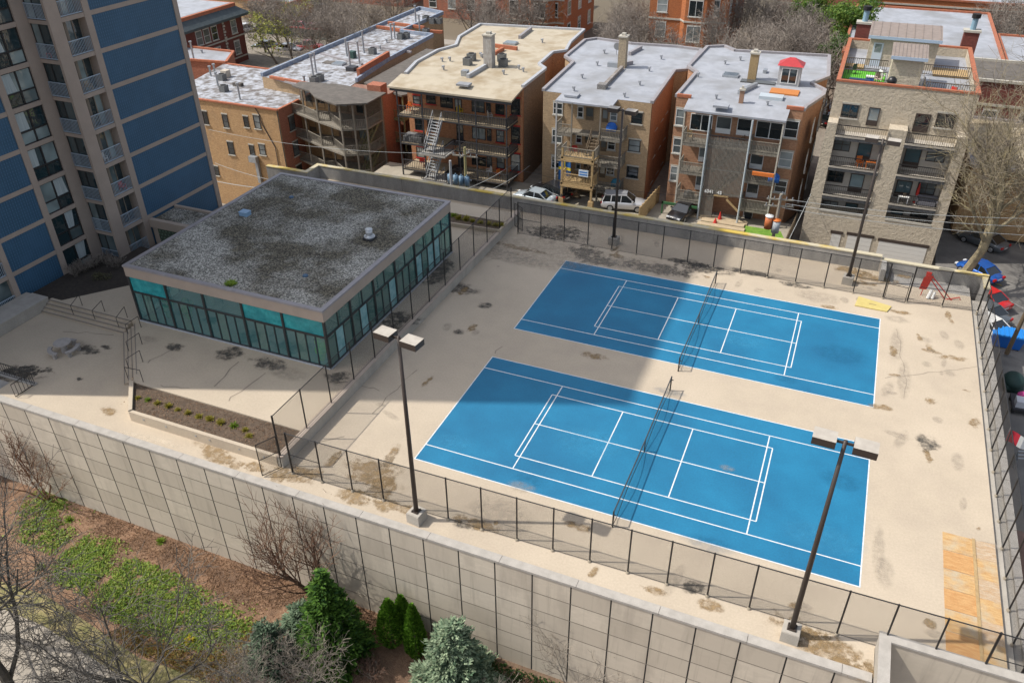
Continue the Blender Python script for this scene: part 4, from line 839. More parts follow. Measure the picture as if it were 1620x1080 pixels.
for i, z in enumerate(L3):
    deckb(b3, -20.7, 47.0, -18.95, 48.98, z, wood_g); deckb(b3, -15.95, 47.0, -13.6, 48.98, z, wood_g)
    rail(b3, [(-20.65,48.9),(-20.65,47.05),(-18.95,47.05)], z, wood_g); rail(b3, [(-15.9,47.05),(-13.65,47.05),(-13.65,48.9)], z, wood_g)
    zl = z-1.5
    if zl > -4.3:
        deckb(b3, -19.2, 44.7, -15.7, 46.4, zl, wood_y); rail(b3, [(-19.15,46.3),(-19.15,44.75),(-15.75,44.75),(-15.75,46.3)], zl, wood_y if i else wood_g)
        mb = MB(); mb.box(-19.2, 44.66, zl-.42, -15.7, 44.73, zl-.221); build(mb, 'rim_board', wood_y, b3)
        stair(b3, (-16.4, 47.3, z), (-16.4, 45.6, zl), .95, wood_b, .22)
    stair(b3, (-18.2, 45.6, zl if zl > -4.2 else -3), (-18.2, 47.3, L3[i+1] if i < 2 else -4.4), .95, wood_b, .22)
    deckb(b3, -18.94, 47.7, -15.96, 48.97, z, wood_g)
for x, y in ((-20.6,47.05),(-18.95,47.05),(-15.95,47.05),(-13.7,47.05)): post(b3, x, y, -4.4, 5.75, mat('post_grey', (.40,.40,.40), .7) if x in (-20.6,-13.7) else wood_g)
for x in (-19.05, -15.85): post(b3, x, 44.8, -4.4, 1.9, wood_y, .2); mb = MB(); mb.box(x-.25, 44.55, -4.4, x+.25, 45.05, -3.4); build(mb, 'pier', wood_y, b3)
roofbits(b3, 6.0, [('chim',984,107,mat('old_chimney',(.40,.33,.22),.9,(.25,.20,.15),5),.85,3.3),('curb',984,110,958,137,mat('dark_curb',(.16,.13,.11),.9,(.30,.28,.26),3)),('curb',984,105,1000,102,lip),('curb',996,88,1014,78,lip),('vent',956,85),('vent',945,104),('vent',1046,94),('vent',921,124),('vent',1012,135),('vent',1027,113),('hatch',905,152),('vent',988,154),('vent',908,144),('dish',975,87),('box',970,106,1.2,.6,.5,metal_g),('box',953,140,.9,.9,.5,mat('scrap_metal',(.25,.24,.23),.7,(.12,.11,.10),8))])
# ---- fourth building with the slatted stair screen and red cupola
b4 = thing('brick_apartment', 'brown brick walk-up with white roof, weathered slatted stair screen and red topped rooftop cupola', 'building', (-3, 59, -4.4))
P4 = [(-9.0,49),(2.85,49),(2.9,49.8),(4.1,54.2),(4.1,56),(2.65,57.9),(4.0,61),(3.4,69.6),(-6.7,68.2),(-8.2,69.8),(-10,68.8),(-10.2,59.7),(-8.9,57.9)]
block(b4, P4, -4.9, 6.9, brick('mixed_red_brick', (.50,.265,.15), (.38,.19,.105), (.25,.18,.13), .34, .11, .012), memb_w, cop=(1,2,3,4,5,6,7,8,9,10,11,12), eave=(-7.8,1.65,46.9,49.02,6.45))
for a, b in ((-8.95,-7.6),(1.3,2.85)): mb = MB(); mb.box(a, 48.95, 6.91, b, 49.25, 7.2); build(mb, 'clay_coping', clay, b4)
Z6 = lambda x, y: (1020+x/3.857, 100+y/3.857)
def W6(*a, **k): return wpx(b4, 49, *Z6(*a[:2]), *Z6(*a[2:]), **k)
for a in ((867,352,922,455),(830,538,888,636),(802,714,856,790),(200,280,236,380),(182,458,214,548),(163,630,192,715)): W6(*a)
for a in ((288,310,402,415),(692,355,832,465)): W6(*a, style='slide', fm=white_m, sill=None)
for a in ((448,325,515,430),(575,340,638,440),(340,505,372,600),(655,545,710,645),(320,680,352,770),(632,725,682,818),(608,895,652,945)): W6(*a, style='door', fm=white_m, sill=None)
for y in (51.5, 55.1, 59.5):
    for z in (4.4, 1.3, -1.8): win(b4, 'E', (2.95+(.9 if y < 53 else 1.2 if y < 57 else .6), y, z), 1.1, 1.7)
L4_ = [3.15, .25, -2.7]
for i, z in enumerate(L4_):
    for x0, x1 in ((-7.7,-5.2),(-1.3,1.5)):
        deckb(b4, x0, 47.0, x1, 48.98, z, wood_g); rail(b4, [(x0+.05,48.9),(x0+.05,47.02),(x1-.05,47.02),(x1-.05,48.9)], z, wood_g, 1.05, .13, slat=True, bw=.07)
    if i == 0: deckb(b4, -5.19, 47.3, -1.31, 48.97, z, wood_g); rail(b4, [(-5.1,47.35),(-1.35,47.35)], z, steel_d, 1.0, .3)
    else: stair(b4, (-2, 48.4, L4_[i-1]), (-4.6, 48.4, z), .9, wood_b, .22)
mb = MB(); rr = random.Random(5); x = -5.1
while x < -1.35:
    zb = -4.3 if x < -3.9 else -1.6-.5*(x+3.9)*0; mb.box(x, 46.98, zb+rr.uniform(-.04,.04), x+.062, 47.01, 4.1+rr.uniform(-.03,.03)); x += .115
for z in (3.6, .9, -1.5): mb.box(-5.1, 47.015, z, -1.35, 47.07, z+.12)
build(mb, 'slat_screen', mat('weathered_slats', (.27,.25,.215), .9, (.16,.145,.125), 7, stretch=(3,1,.25), grain=.2), b4)
mb = MB(); a = Vector((-2.6,46.9,-1.9)); mb.bar(a, a+Vector((1.3,0,-1.1)), .08, .2); mb.box(-3.9,46.93,-1.75,-2.5,46.97,-1.6); build(mb, 'stair_trim', wood_y, b4)
for x in (-5.2, -1.28): mb = MB(); mb.cyl(x, 46.85, -4.5, 6.2, .09, n=8); build(mb, 'steel_post', mat('post_steel', (.42,.47,.50), .5), b4)
for x in (-7.65, 1.45): post(b4, x, 47.05, -4.4, 6.2, mat('cream_post', (.48,.45,.38), .8), .13)
mb = MB(); mb.box(-8.9, 46.6, -3.25, -5.3, 46.72, -3.0); mb.box(-8.9, 46.6, -4.4, -8.75, 46.75, -3.0); build(mb, 'green_beam', mat('green_paint', (.04,.13,.05), .6), b4)
# house number on the screen: plain geometry strokes
def letters(text, size, m, root, loc, name='house_number', depth=.02, rz=0):
    cu = bpy.data.curves.new(name, 'FONT'); cu.body = text; cu.size = size; cu.extrude = depth; cu.offset = .012
    o = bpy.data.objects.new(name, cu); COL.objects.link(o); me = bpy.data.meshes.new_from_object(o); bpy.data.objects.remove(o)
    o = bpy.data.objects.new(name, me); COL.objects.link(o); me.materials.clear(); me.materials.append(m)
    if root: o.parent = root
    o.location = Vector(loc)-(worg(root) if root else Vector()); o.rotation_euler = (math.pi/2, 0, rz); return o
n0 = PY(1113, 305.5, 46.9); letters("6341", .46, white_m, b4, (n0.x+.05, 46.93, n0.z+.1)); letters("43", .46, white_m, b4, (n0.x+1.3, 46.93, n0.z+.1))
roofbits(b4, 6.9, [('chim',1189,126,mat('tan_chimney',(.36,.26,.13),.9,(.27,.19,.10),6),.8,2.6),('chim',1172,163,mat('rust_pipe',(.30,.18,.12),.8),.4,1.2),('sky',1156,121),('box',1199,131,3.4,1.0,.12,mat('dark_skylight',(.07,.07,.065),.3)),('vent',1147,102),('vent',1133,157),('vent',1214,167),('vent',1171,96),('hatch',1141,169),('box',1241,147,2.7,1.7,.15,mat('orange_deck',(.50,.19,.05),.85,(.42,.15,.04),4,stretch=(6,1,1))),('box',1220,156,2.2,1.2,.3,mat('glass_frame',(.42,.47,.50),.3)),('curb',1169,150,1196,137,metal_g),('box',1210,115,.35,.9,.35,metal_g),('vent',1104,122)])
cq = PZ(1247, 133, 6.9); mb = MB(); mb.box(-1.05,-.8,0,1.05,.9,1.95); cu_ = raw(mb, 'cupola', mat('grey_siding', (.42,.42,.42), .8, (.36,.36,.36), 9, stretch=(.2,.2,6)), b4, cq)
mb = MB(); mb.add([(-1.25,-1.0,1.95),(1.25,-1.0,1.95),(1.25,1.1,1.95),(-1.25,1.1,1.95),(-.25,.05,2.6),(.25,.05,2.6)], [(0,1,5,4),(1,2,5),(2,3,4,5),(3,0,4),(3,2,1,0)]); raw(mb, 'cupola_roof', mat('red_metal_roof', (.44,.035,.04), .5, (.37,.03,.035), 3), cu_, cq)
mb = MB(); mb.box(-.78,-.86,.25,.78,-.805,1.75,0)
for q in (-.7,.04): mb.quad((q,-.865,.32),(q+.66,-.865,.32),(q+.66,-.865,1.68),(q,-.865,1.68),1)
raw(mb, 'cupola_window', [white_m, glz], cu_, cq)
# ---- yellow-brick corner block with timber porches and the long silver roofs behind
b1 = thing('brick_apartment', 'yellow brick block with silver roof and grey timber corner porches behind the pavilion', 'building', (-60, 52, -4.4))
P1 = [(-72,47),(-55.45,47),(-55.45,51.2),(-50.2,51.2),(-49.6,55),(-62,57.5),(-62,61),(-75,61.4)]
block(b1, P1, -13.5, .8, bk_yel, memb_s, cop=(0,1,5,6), copm=clay, coph=.16)
mb = MB(); mb.quad((-55.42,47.02,-13.4),(-55.42,51.2,-13.4),(-55.42,51.2,.7),(-55.42,47.02,.7)); build(mb, 'side_wall', bk_red, b1)
Z3 = lambda x, y: (280+x/3.857, y/3.857)
for a in ((155,682,195,757),(275,700,318,778),(405,712,440,775),(466,705,512,785),(308,868,352,942),(440,888,476,947),(500,882,542,945),(225,1015,260,1070)): wpx(b1, 47, *Z3(*a[:2]), *Z3(*a[2:]), fm=frame_d)
for z in (-1.4, -4.6, -7.6): win(b1, 'E', (-55.42, 49.2, z), 1.0, 1.6, fm=frame_d)
mb = MB(); q = PY(*Z3(470,975), 46.7); mb.box(q.x-.6, 46.4, q.z-.3, q.x+.5, 46.98, q.z+.45); mb.box(q.x+.1, 46.6, q.z-3, q.x+.5, 46.97, q.z-.31); build(mb, 'wall_duct', metal_g, b1)
mb = MB(); mb.tube([PY(*Z3(x, y), 46.93) for x, y in ((470,650),(500,700),(520,760),(560,830),(600,900),(625,1040))], .05, 5); mb.tube([PY(*Z3(x, y), 46.93) for x, y in ((610,680),(640,860),(672,1035))], .06, 5); build(mb, 'downpipe', steel_d, b1)
# porches: an L of galleries
LP1 = [-.05, -3.05, -6.05, -9.0]
for i, z in enumerate(LP1):
    mb = MB(); mb.prism([(-55.4,49.6),(-50.4,47.6),(-46.2,46.1),(-43.6,47.6),(-43.6,51.1),(-55.4,51.1)], z-.22, z); build(mb, 'porch_deck', wood_g, b1)
    rail(b1, [(-55.3,49.6),(-53.3,49.2),(-50.3,47.7),(-49.2,48.4),(-46.2,46.2),(-43.7,47.6),(-43.7,51)], z, wood_g, 1.0, .2)
    if i < 3: stair(b1, (-44.2, 50.6, z), (-44.6, 47.6, LP1[i+1]), .9, mat('green_stained_wood', (.20,.20,.09), .9, (.14,.13,.08), 4), .2)
for x, y in ((-53.3,49.2),(-50.3,47.7),(-49.2,48.5),(-46.2,46.2),(-44.9,46.9),(-43.7,47.6),(-43.65,51)): post(b1, x, y, -13, 2.75, wood_g, .17)
mb = MB(); mb.prism([(-55.2,50.0),(-52,49.0),(-50,47.2),(-46.2,45.7),(-43.2,47.4),(-43.2,51.6),(-50,52.5),(-55.2,51.8)], 2.75, 2.92); build(mb, 'porch_roof', tar, b1)
mb = MB(); mb.box(-55.2, 51.25, -13, -43.7, 51.5, 2.7); build(mb, 'porch_back_wall', bk_brn, b1)
for x, z in ((-53.9,1.2),(-52.2,1.2),(-49,1.2),(-46.8,1.2),(-53.9,-1.9),(-49,-1.9),(-46.8,-1.9),(-52.2,-4.7),(-49,-4.7),(-46.5,-4.7)): win(b1, 'S', (x, 51.24, z), .9, 1.9, fm=wood_b, style='door' if int(x) % 2 else 'dh', sill=None)
mb = MB(); mb.box(-50.2, 51.6, -13, -43.9, 55.5, 2.2); mb.box(-45.7, 51.55, 2.2, -43.9, 53, 3.6); build(mb, 'stair_tower', bk_red, b1)
roofbits(b1, .8, [('ac',355,145),('ac',352,127),('box',358,122,.9,.9,.9,mat('cream_cowl',(.45,.40,.33),.7)),('pipe',345,136,1.6),('pipe',380,158,1.9),('box',377,136,1.3,.6,.4,tar),('pipe',341,120,1.4),('pipe',334,121,1.2)])
b1b = thing('brick_apartment', 'long brick block with patchy silver roof, clay copings and many vent pipes', 'building', (-56, 75, -4.4))
P1b = [(-62.5,53.8),(-49.5,51.9),(-50,56),(-51.3,66),(-51.9,80),(-57.5,80.5),(-57.3,94),(-62.6,96)]
block(b1b, P1b, -6, 2.25, bk_tan, memb_s, cop=(2,3,4,5,6,7), copm=mat('blue_grey_flashing', (.16,.21,.30), .6, (.30,.33,.38), 2), coph=.5)
for a, b, h in (((-60.8,53.3,2.5),(-49.7,51.9,2.5),.3),((-50.6,57.5,2.9),(-51.4,66.4,2.9),1.0)): mb = MB(); mb.bar(a, b, .4, h); build(mb, 'clay_coping', clay, b1b)
for a, b in ((Z3(1220,165),Z3(1450,198)),(Z3(1290,140),Z3(1510,170)),(Z3(1545,192),Z3(1620,197))): mb = MB(); mb.bar(PZ(*a,2.5), PZ(*b,2.5), .4, .4); build(mb, 'clay_coping', clay, b1b)
mb = MB()
for a, b in ((Z3(880,330),Z3(1130,395)),(Z3(1050,260),Z3(1430,320)),(Z3(600,480),Z3(820,540))): mb = MB(); mb.bar(PZ(*a,2.3), PZ(*b,2.3), .35, .25); build(mb, 'parting_wall', lip, b1b)
roofbits(b1b, 2.25, [('ac',*Z3(840,510)),('ac',*Z3(872,495)),('pipe',*Z3(832,465),2.6),('pipe',*Z3(850,445),2.4),('pipe',*Z3(1038,345),2.2),('pipe',*Z3(1058,410),3),('pipe',*Z3(1115,395),2.8),('pipe',*Z3(1142,325),2.8),('box',*Z3(1072,355),.8,.8,.9,mat('dark_green_cowl',(.03,.07,.06),.7)),('ac',*Z3(1195,330)),('pipe',*Z3(1310,240),2),('pipe',*Z3(1330,235),2),('ac',*Z3(1365,240)),('ac',*Z3(1400,235)),('pipe',*Z3(1458,140),2.4),('pipe',*Z3(1482,200),2.4),('ac',*Z3(1520,210)),('ac',*Z3(1520,130)),('ac',*Z3(1560,145)),('ac',*Z3(1600,145)),('box',*Z3(940,385),2,1.2,.1,tar),('box',*Z3(1070,430),1.2,1.2,.5,steel_d),('pipe',*Z3(780,510),.8),('sky',*Z3(990,395)),('vent',*Z3(1280,260)),('vent',*Z3(1240,300))])
# side porch with the tar roof between the long block and the cream roof
sp = thing('timber_porch', 'green stained timber porch stack with tar roof left of the cream roofed building', 'porch', (-46, 60, -4.4))
mb = MB(); mb.prism([(-49.3,56.5),(-42.4,53.6),(-41.6,55),(-42.5,66),(-44,74),(-49.8,74)], 1.9, 2.12); build(mb, 'porch_roof', tar, sp)
gw = mat('green_stained_wood', (.20,.20,.09))
for z in (-.9, -3.6): deckb(sp, -46.4, 53.9, -42.4, 56.5, z, gw); rail(sp, [(-46.3,53.95),(-42.5,53.95),(-42.5,56.4)], z, gw, 1.0, .2)
for x, y in ((-46.3,53.95),(-44.4,53.95),(-42.5,53.95),(-42.5,56.4)): post(sp, x, y, -4.9, 1.9, gw, .16)
mb = MB(); mb.box(-49, 57, -4.9, -42.6, 73.5, 1.85); build(mb, 'wall', bk_red, sp)
# ================================================================== STONE CONDO WITH ROOF DECK
m, t, p, o = nodes('split_face_block'); v = wallvec(t); sblk = m
b = N(t, 'ShaderNodeTexBrick'); S(b, Color1=(.53,.455,.35,1), Color2=(.48,.415,.32,1), Mortar=(.46,.40,.31,1), Scale=1, Mortar_Size=.015, Brick_Width=.5, Row_Height=.26); t.links.new(v, b.inputs['Vector'])
P_ = coord(t, 'P'); nz = N(t, 'ShaderNodeTexNoise'); S(nz, Scale=3.2, Detail=6, Roughness=.7); t.links.new(P_, nz.inputs['Vector'])
c = mix(t, noise(t, P_, .7, 4, .6, .4, .7), b.outputs[0], (.49,.425,.33)); c = mix(t, noise(t, P_, 4.5, 5, .75, .5, .75), c, (.33,.28,.21)); t.links.new(c, p.inputs['Base Color']); S(p, Roughness=.95)
bp = N(t, 'ShaderNodeBump'); S(bp, Strength=1, Distance=.13); t.links.new(nz.outputs['Fac'], bp.inputs['Height']); t.links.new(bp.outputs[0], p.inputs['Normal'])
sc = thing('stone_condo', 'beige split stone condo with recessed balconies, white garage doors and clay edged roof deck', 'building', (10.8, 56, -6))
Z7 = lambda x, y: (1200+x/3.857, y/3.857); Z8 = lambda x, y: (1200+x/3.857, 220+y/3.857)
YW, YF, ZP = 49.5, 48.0, 9.85; XL, XR = 5.15, 16.75
mb = MB(); mb.prism([(XL,YW),(XR,YW),(XR,66),(XL,66)], -6.4, 8.9, top=False)
for q in ((XL,YW,XR,YW+.3),(XL,65.7,XR,66),(XL,YW+.3,XL+.3,65.7),(XR-.3,YW+.3,XR,65.7)): mb.box(q[0], q[1], 8.9, q[2], q[3], ZP-.12)
build(mb, 'wall', sblk, sc)
mb = MB()
for q in ((XL-.06,YW-.06,XR+.06,YW+.30),(XL-.06,65.70,XR+.06,66.06),(XL-.06,YW+.30,XL+.30,65.70),(XR-.30,YW+.30,XR+.06,65.70)): mb.box(q[0], q[1], ZP-.119, q[2], q[3], ZP+.05)
build(mb, 'clay_coping', clay, sc)
mb = MB(); mb.quad((XL+.3,YW+.3,8.9),(XR-.3,YW+.3,8.9),(XR-.3,65.7,8.9),(XL+.3,65.7,8.9)); build(mb, 'roof', memb_w, sc)
for x0, x1, xb0, xb1 in ((XL,XL+.85,XL-.25,XL+.9),(10.35,11.85,10.3,11.9),(XR-.85,XR,XR-.85,XR+.1)):
    mb = MB(); mb.add([(xb0,YF,-1.95),(xb1,YF,-1.95),(xb1,YW-.01,-1.95),(xb0,YW-.01,-1.95),(x0,YF,6.45),(x1,YF,6.45),(x1,YW-.01,6.45),(x0,YW-.01,6.45)], [(3,2,1,0),(4,5,6,7),(0,1,5,4),(1,2,6,5),(2,3,7,6),(3,0,4,7)]); build(mb, 'balcony_pier', sblk, sc)
mb = MB(); mb.prism([(XL-.35,YF-.01),(XR+.15,YF-.01),(XR+.15,YW-.02),(XL-.35,YW-.02)], -6.4, -1.951); build(mb, 'garage_storey', sblk, sc)
mb = MB(); mb.box(XL+.9, YF-.06, -2.05, 10.3, YF+.25, -1.86); mb.box(11.9, YF-.06, -2.05, XR-.85, YF+.25, -1.86); build(mb, 'ledge', stone_lime, sc)
conc_b = mat('balcony_concrete', (.42,.38,.32), .85, (.34,.31,.27), 3)
bev = mat('blue_black_beam', (.03,.035,.045), .6, (.09,.09,.09), 5)
mb = MB(); mb.quad((XL+.86,YW-.012,-1.95),(XR-.86,YW-.012,-1.95),(XR-.86,YW-.012,5.0),(XL+.86,YW-.012,5.0)); build(mb, 'painted_back_wall', mat('painted_block', (.47,.43,.375), .9, (.42,.385,.335), 1.5, grain=.06), sc)
for x0, x1 in ((XL+.87,10.33),(11.87,XR-.87)):
    for z in (5.35, 2.45, -.35):
        mb = MB(); mb.box(x0, YF-.15, z-.1, x1, YW-.02, z); build(mb, 'balcony_slab', conc_b, sc)
        mb = MB(); mb.box(x0, YF-.12, z-.38, x1, YF+.1, z-.101); build(mb, 'balcony_beam', bev, sc)
        rail(sc, [(x0+.02,YF-.1),(x1-.02,YF-.1)], z, black_m, 1.0, .17, 'balcony_railing', .022)
    rail(sc, [(x0+.02,YF+.1),(x1-.02,YF+.1)], -1.95, black_m, .55, .17, 'balcony_railing', .022)
brf = mat('brown_frame', (.05,.035,.028), .6)
def W7(F, *a, **k): return wpx(sc, YW-.02, *F(*a[:2]), *F(a[2]-.17*(a[3]-a[1]), a[3]), fm=brf, **k)
W7(Z7,518,637,610,720,style='two'); W7(Z7,1098,695,1198,782,style='four'); W7(Z7,680,660,735,765,style='door',sill=None); W7(Z7,968,695,1040,808,style='door',sill=None)
for F, a in ((Z7,(474,842,562,920)),(Z7,(1042,905,1138,990)),(Z8,(434,190,520,265)),(Z8,(982,262,1078,340)),(Z8,(397,375,482,440)),(Z8,(932,448,1025,520))): W7(F, *a, style='four', sill=None)
for F, a in ((Z7,(617,872,688,985)),(Z7,(907,905,985,1022)),(Z8,(570,212,641,326)),(Z8,(852,252,930,356)),(Z8,(537,390,600,470)),(Z8,(812,432,875,512))): W7(F, *a, style='door', sill=None, gm=glass_mat('door_glass', (.05,.10,.12), (.40,.50,.52)) if 'door_glass' not in MATS else MATS['door_glass'])
gdm = mat('garage_door_white', (.62,.60,.56), .7)
for (u0, v0), (u1, v1), nm in ((Z8(448,575),Z8(505,580),'side_door'),(Z8(545,590),Z8(695,600),'garage_door'),(Z8(735,625),Z8(1030,660),'garage_door')):
    a, b_ = PY(u0, v0, YF), PY(u1, v1, YF); zt = (a.z+b_.z)/2; mb = MB()
    n = 5
    for i in range(n): mb.box(a.x, YF-.06, zt-2.2+2.2*i/n+.01, b_.x, YF-.02, zt-2.2+2.2*(i+1)/n-.01)
    build(mb, nm, gdm, sc)
    mb = MB(); mb.box(a.x-.15, YF-.09, zt+.02, b_.x+.15, YF-.015, zt+.3); build(mb, 'lintel', brf, sc)
# penthouses
met = mat('brown_metal_roof', (.27,.22,.19), .6, (.22,.18,.155), 2)
for (x0, x1, y0, y1, z1, sl, nm) in ((9.4,12.0,52.0,55.2,11.6,.35,'stair_penthouse'),(7.2,13.3,59.3,63.4,11.6,.4,'rear_penthouse')):
    mb = MB(); mb.box(x0, y0, 8.901, x1, y1, z1); ph = build(mb, nm, sblk, sc)
    mb = MB(); mb.add([(x0-.2,y0-.35,z1),(x1+.2,y0-.35,z1),(x1+.2,y1+.2,z1+sl),(x0-.2,y1+.2,z1+sl),(x0-.2,y0-.35,z1+.18),(x1+.2,y0-.35,z1+.18),(x1+.2,y1+.2,z1+sl+.18),(x0-.2,y1+.2,z1+sl+.18)], [(3,2,1,0),(4,5,6,7),(1,2,6,5),(2,3,7,6),(3,0,4,7)]); 
    k = 9
    for i in range(k): x = x0+(x1-x0)*i/(k-1); mb.bar((x,y0-.35,z1+.2),(x,y1+.2,z1+sl+.2),.05,.05)
    build(mb, 'penthouse_roof', met, ph)
    mb = MB(); mb.box(x0-.21, y0-.40, z1-.08, x1+.21, y0-.351, z1+.2); build(mb, 'gutter', mat('pale_blue_gutter', (.36,.45,.56), .5), ph)
mb = MB(); mb.box(7.6, 59.24, 8.92, 8.5, 59.29, 11.1); dr = build(mb, 'penthouse_door', mat('door_blue_white', (.50,.56,.62), .6), sc)
mb = MB(); mb.quad((7.75,59.235,10.2),(8.35,59.235,10.2),(8.35,59.235,11),(7.75,59.235,11)); build(mb, 'pane', glz, dr)
mb = MB(); mb.quad((5.5,53.2,8.93),(9.2,53.2,8.93),(9.2,57.2,8.93),(5.5,57.2,8.93)); mb.quad((6.2,50.2,8.93),(9.3,50.2,8.93),(9.3,52.6,8.93),(6.2,52.6,8.93)); turf = build(mb, 'artificial_turf', mat('green_turf', (.09,.36,.02), .9, (.11,.42,.03), 3, grain=.2), sc)
for b in ((5.5, 57.5, 8.92, 7.18, 59.2, 9.0),(13.32, 57.5, 8.92, 16.4, 60.5, 9.0)): mb = MB(); mb.box(*b); build(mb, 'roof_deck_boards', wood_y, sc)
for a in ([(5.5,53.0),(9.3,53.0)],[(5.5,57.4),(9.2,57.4)],[(12.2,57.4),(16.4,57.4)],[(12.5,51.3),(16.4,51.3)],[(12.4,50.0),(12.4,52.8)]): rail(sc, a, 8.95, mat('brown_rail', (.06,.045,.035), .7), 1.0, .18, 'roof_railing', .04)
for x, y, l in ((5.6, 66.5, 'left'), (15.8, 66.4, 'right')):
    mb = MB(); mb.box(x, y, 6, x+1.4, y+1, 11.2); mb.box(x-.1, y-.1, 11.2, x+1.5, y+1.1, 11.4, 1); mb.cyl(x+.7, y+.5, 11.4, 12.5, .28, n=10, mi=2); mb.cyl(x+.7, y+.5, 12.5, 12.9, .42, n=10, mi=3); build(mb, 'chimney', [bk_dred, stone_lime, mat('blue_flue', (.20,.32,.40), .4), dark_m], sc)
# things on the roof deck and balconies
def at(u, v, Y): return PY(u, v, Y)
mb = MB(); mb.blob((0,0,.95),.42,10,7); mb.cyl(0,0,0,.1,.3,n=8); mb.cyl(0,0,.1,.6,.18,n=8); mb.box(-.7,-.2,.7,-.4,.2,.75)
o = build(mb, 'kettle_grill', mat('grill_black', (.012,.012,.013), .35), None, True); o.location = (9.7, 50.7, 8.92); tag(o, 'black round grill against the stone stair penthouse on the roof deck', 'grill')
mb = MB(); mb.box(-.9,-.35,.1,.9,.35,.7); mb.box(-.85,-.3,.7,.85,.3,.95); o = build(mb, 'covered_sofa', mat('navy_cover', (.015,.03,.08), .8)); o.location = (7.0, 50.35, 8.93); tag(o, 'navy covered outdoor sofa at the front left corner of the roof deck', 'sofa')
mb = MB(); mb.box(-.5,-.25,0,.5,.25,.35); o = build(mb, 'blue_tub', mat('bright_blue_plastic', (.01,.10,.50), .5)); o.location = (5.95, 50.25, 8.93); tag(o, 'bright blue tub in the front left corner of the roof deck', 'tub')
mb = MB(); mb.box(-.35,-.25,0,.35,.25,.35); mb.box(-.38,-.28,.35,.38,.28,.45,1); o = build(mb, 'cooler', [mat('cooler_blue', (.02,.12,.50), .5), white_m]); o.location = (7.9, 53.6, 8.94); tag(o, 'blue and white cooler on the bright green turf', 'cooler')
for i, (x, y, z, rz, m_, l) in enumerate(((8.9,54.2,8.94,2.2,white_m,'white folding chair on the green turf beside the stair penthouse'),(8.6,52.9,8.94,.5,mat('dusty_pink', (.45,.33,.30), .8),'pale pink chair behind the black grill on the roof deck'),(8.6,48.75,2.45,.4,orange_p,'orange chair on the upper left balcony of the stone condo'),(14.9,51.0,8.92,2.6,red_p,'small dark red chair at the right of the roof deck front'),(6.2,55.6,8.94,4,steel_d,'black chair at the left edge of the green turf'))):
    clutter('patio_chair', l, 'chair', (x, y, z), [m_], chairs, None, rz)
clutter('patio_table', 'orange table beside the orange chair on the upper left balcony', 'table', (9.6, 48.6, 2.45), [orange_p], [(-.5,-.35,.66,.5,.35,.72),(-.45,-.3,0,-.4,-.25,.66),(.4,-.3,0,.45,-.25,.66),(-.45,.25,0,-.4,.3,.66),(.4,.25,0,.45,.3,.66)], None, .1)
clutter('patio_table', 'white side table with a plant pot on the lower right balcony', 'table', (13.0, 48.4, -.35), [white_m, wood_b], [(-.45,-.3,.68,.45,.3,.73),(-.42,-.27,0,-.37,-.22,.68),(.37,-.27,0,.42,-.22,.68),(-.42,.22,0,-.37,.27,.68),(.37,.22,0,.42,.27,.68),(-.1,-.1,.73,.15,.1,1.0,1)])
clutter('sofa', 'grey sofa at the right end of the lower right balcony', 'sofa', (15.0, 48.7, -.35), [mat('grey_sofa', (.16,.16,.18), .9)], [(-.85,-.35,.1,.85,.35,.42),(-.85,.15,.42,.85,.4,.85),(-.9,-.35,.1,-.75,.4,.62),(.75,-.35,.1,.9,.4,.62)])
mb = MB(); mb.cyl(0,0,0,.1,.2,n=8); mb.cyl(0,0,.1,1.9,.03,n=6,mi=1); mb.tube([(0,0,.75),(0,0,1.3),(0,0,1.95)], [.16,.12,.02], 8, 0); o = build(mb, 'closed_parasol', [red_p, white_m]); o.location = (14.1, 49.0, -.35); tag(o, 'furled red parasol on the lower right balcony of the stone condo', 'parasol')

# ================================================================== FAR BLOCKS
rb = thing('brick_apartment', 'dark red brick building with dark bracketed cornice at the top left behind the tower', 'building', (-98, 70, -5))
RX, RY, RZ = -87.0, 80.8, 2.9
mb = MB(); mb.prism([(-112,50),(RX,50),(RX,RY),(-112,RY)], -6, RZ, top=False); build(mb, 'wall', bk_dred, rb)
mb = MB(); mb.prism([(-113,49),(RX+1.0,49),(RX+1.0,RY+1),(-113,RY+1)], RZ-.3, RZ+.05); mb.add([(-113,49,RZ+.05),(RX+1.0,49,RZ+.05),(RX+1.0,RY+1,RZ+.05),(-113,RY+1,RZ+.05),(-111.5,50.6,RZ+1.1),(RX-.4,50.6,RZ+1.1),(RX-.4,RY-.4,RZ+1.1),(-111.5,RY-.4,RZ+1.1)], [(0,1,5,4),(1,2,6,5),(2,3,7,6),(3,0,4,7)]); build(mb, 'cornice', mat('dark_green_cornice', (.035,.05,.055), .6, (.06,.075,.08), 2), rb)
mb = MB(); mb.prism([(-111.5,50.6),(RX-.4,50.6),(RX-.4,RY-.4),(-111.5,RY-.4)], RZ+1.1, RZ+1.6); build(mb, 'parapet', clay, rb); mb = MB(); mb.quad((-111,51.1,RZ+1.62),(RX-.9,51.1,RZ+1.62),(RX-.9,RY-.9,RZ+1.62),(-111,RY-.9,RZ+1.62)); build(mb, 'roof', memb_w, rb)
for z in (1.2, -2.0):
    for y in (56,58,60.2,63.5,65.2,67,70.5,72.2,74,78.6): win(rb, 'E', (RX, y, z), 1.2, 1.9, fm=frame_w)
    mb = MB(); mb.box(RX+.01, 50.1, z-1.6, RX+.12, RY, z-1.4); build(mb, 'stone_course', stone_lime, rb)
mb = MB()
for i in range(18): mb.box(RX+.01, 76.0, -5+i*.44, RX+.1, 76.0+(.55 if i % 2 else .35), -5+i*.44+.3)
build(mb, 'quoins', stone_lime, rb)
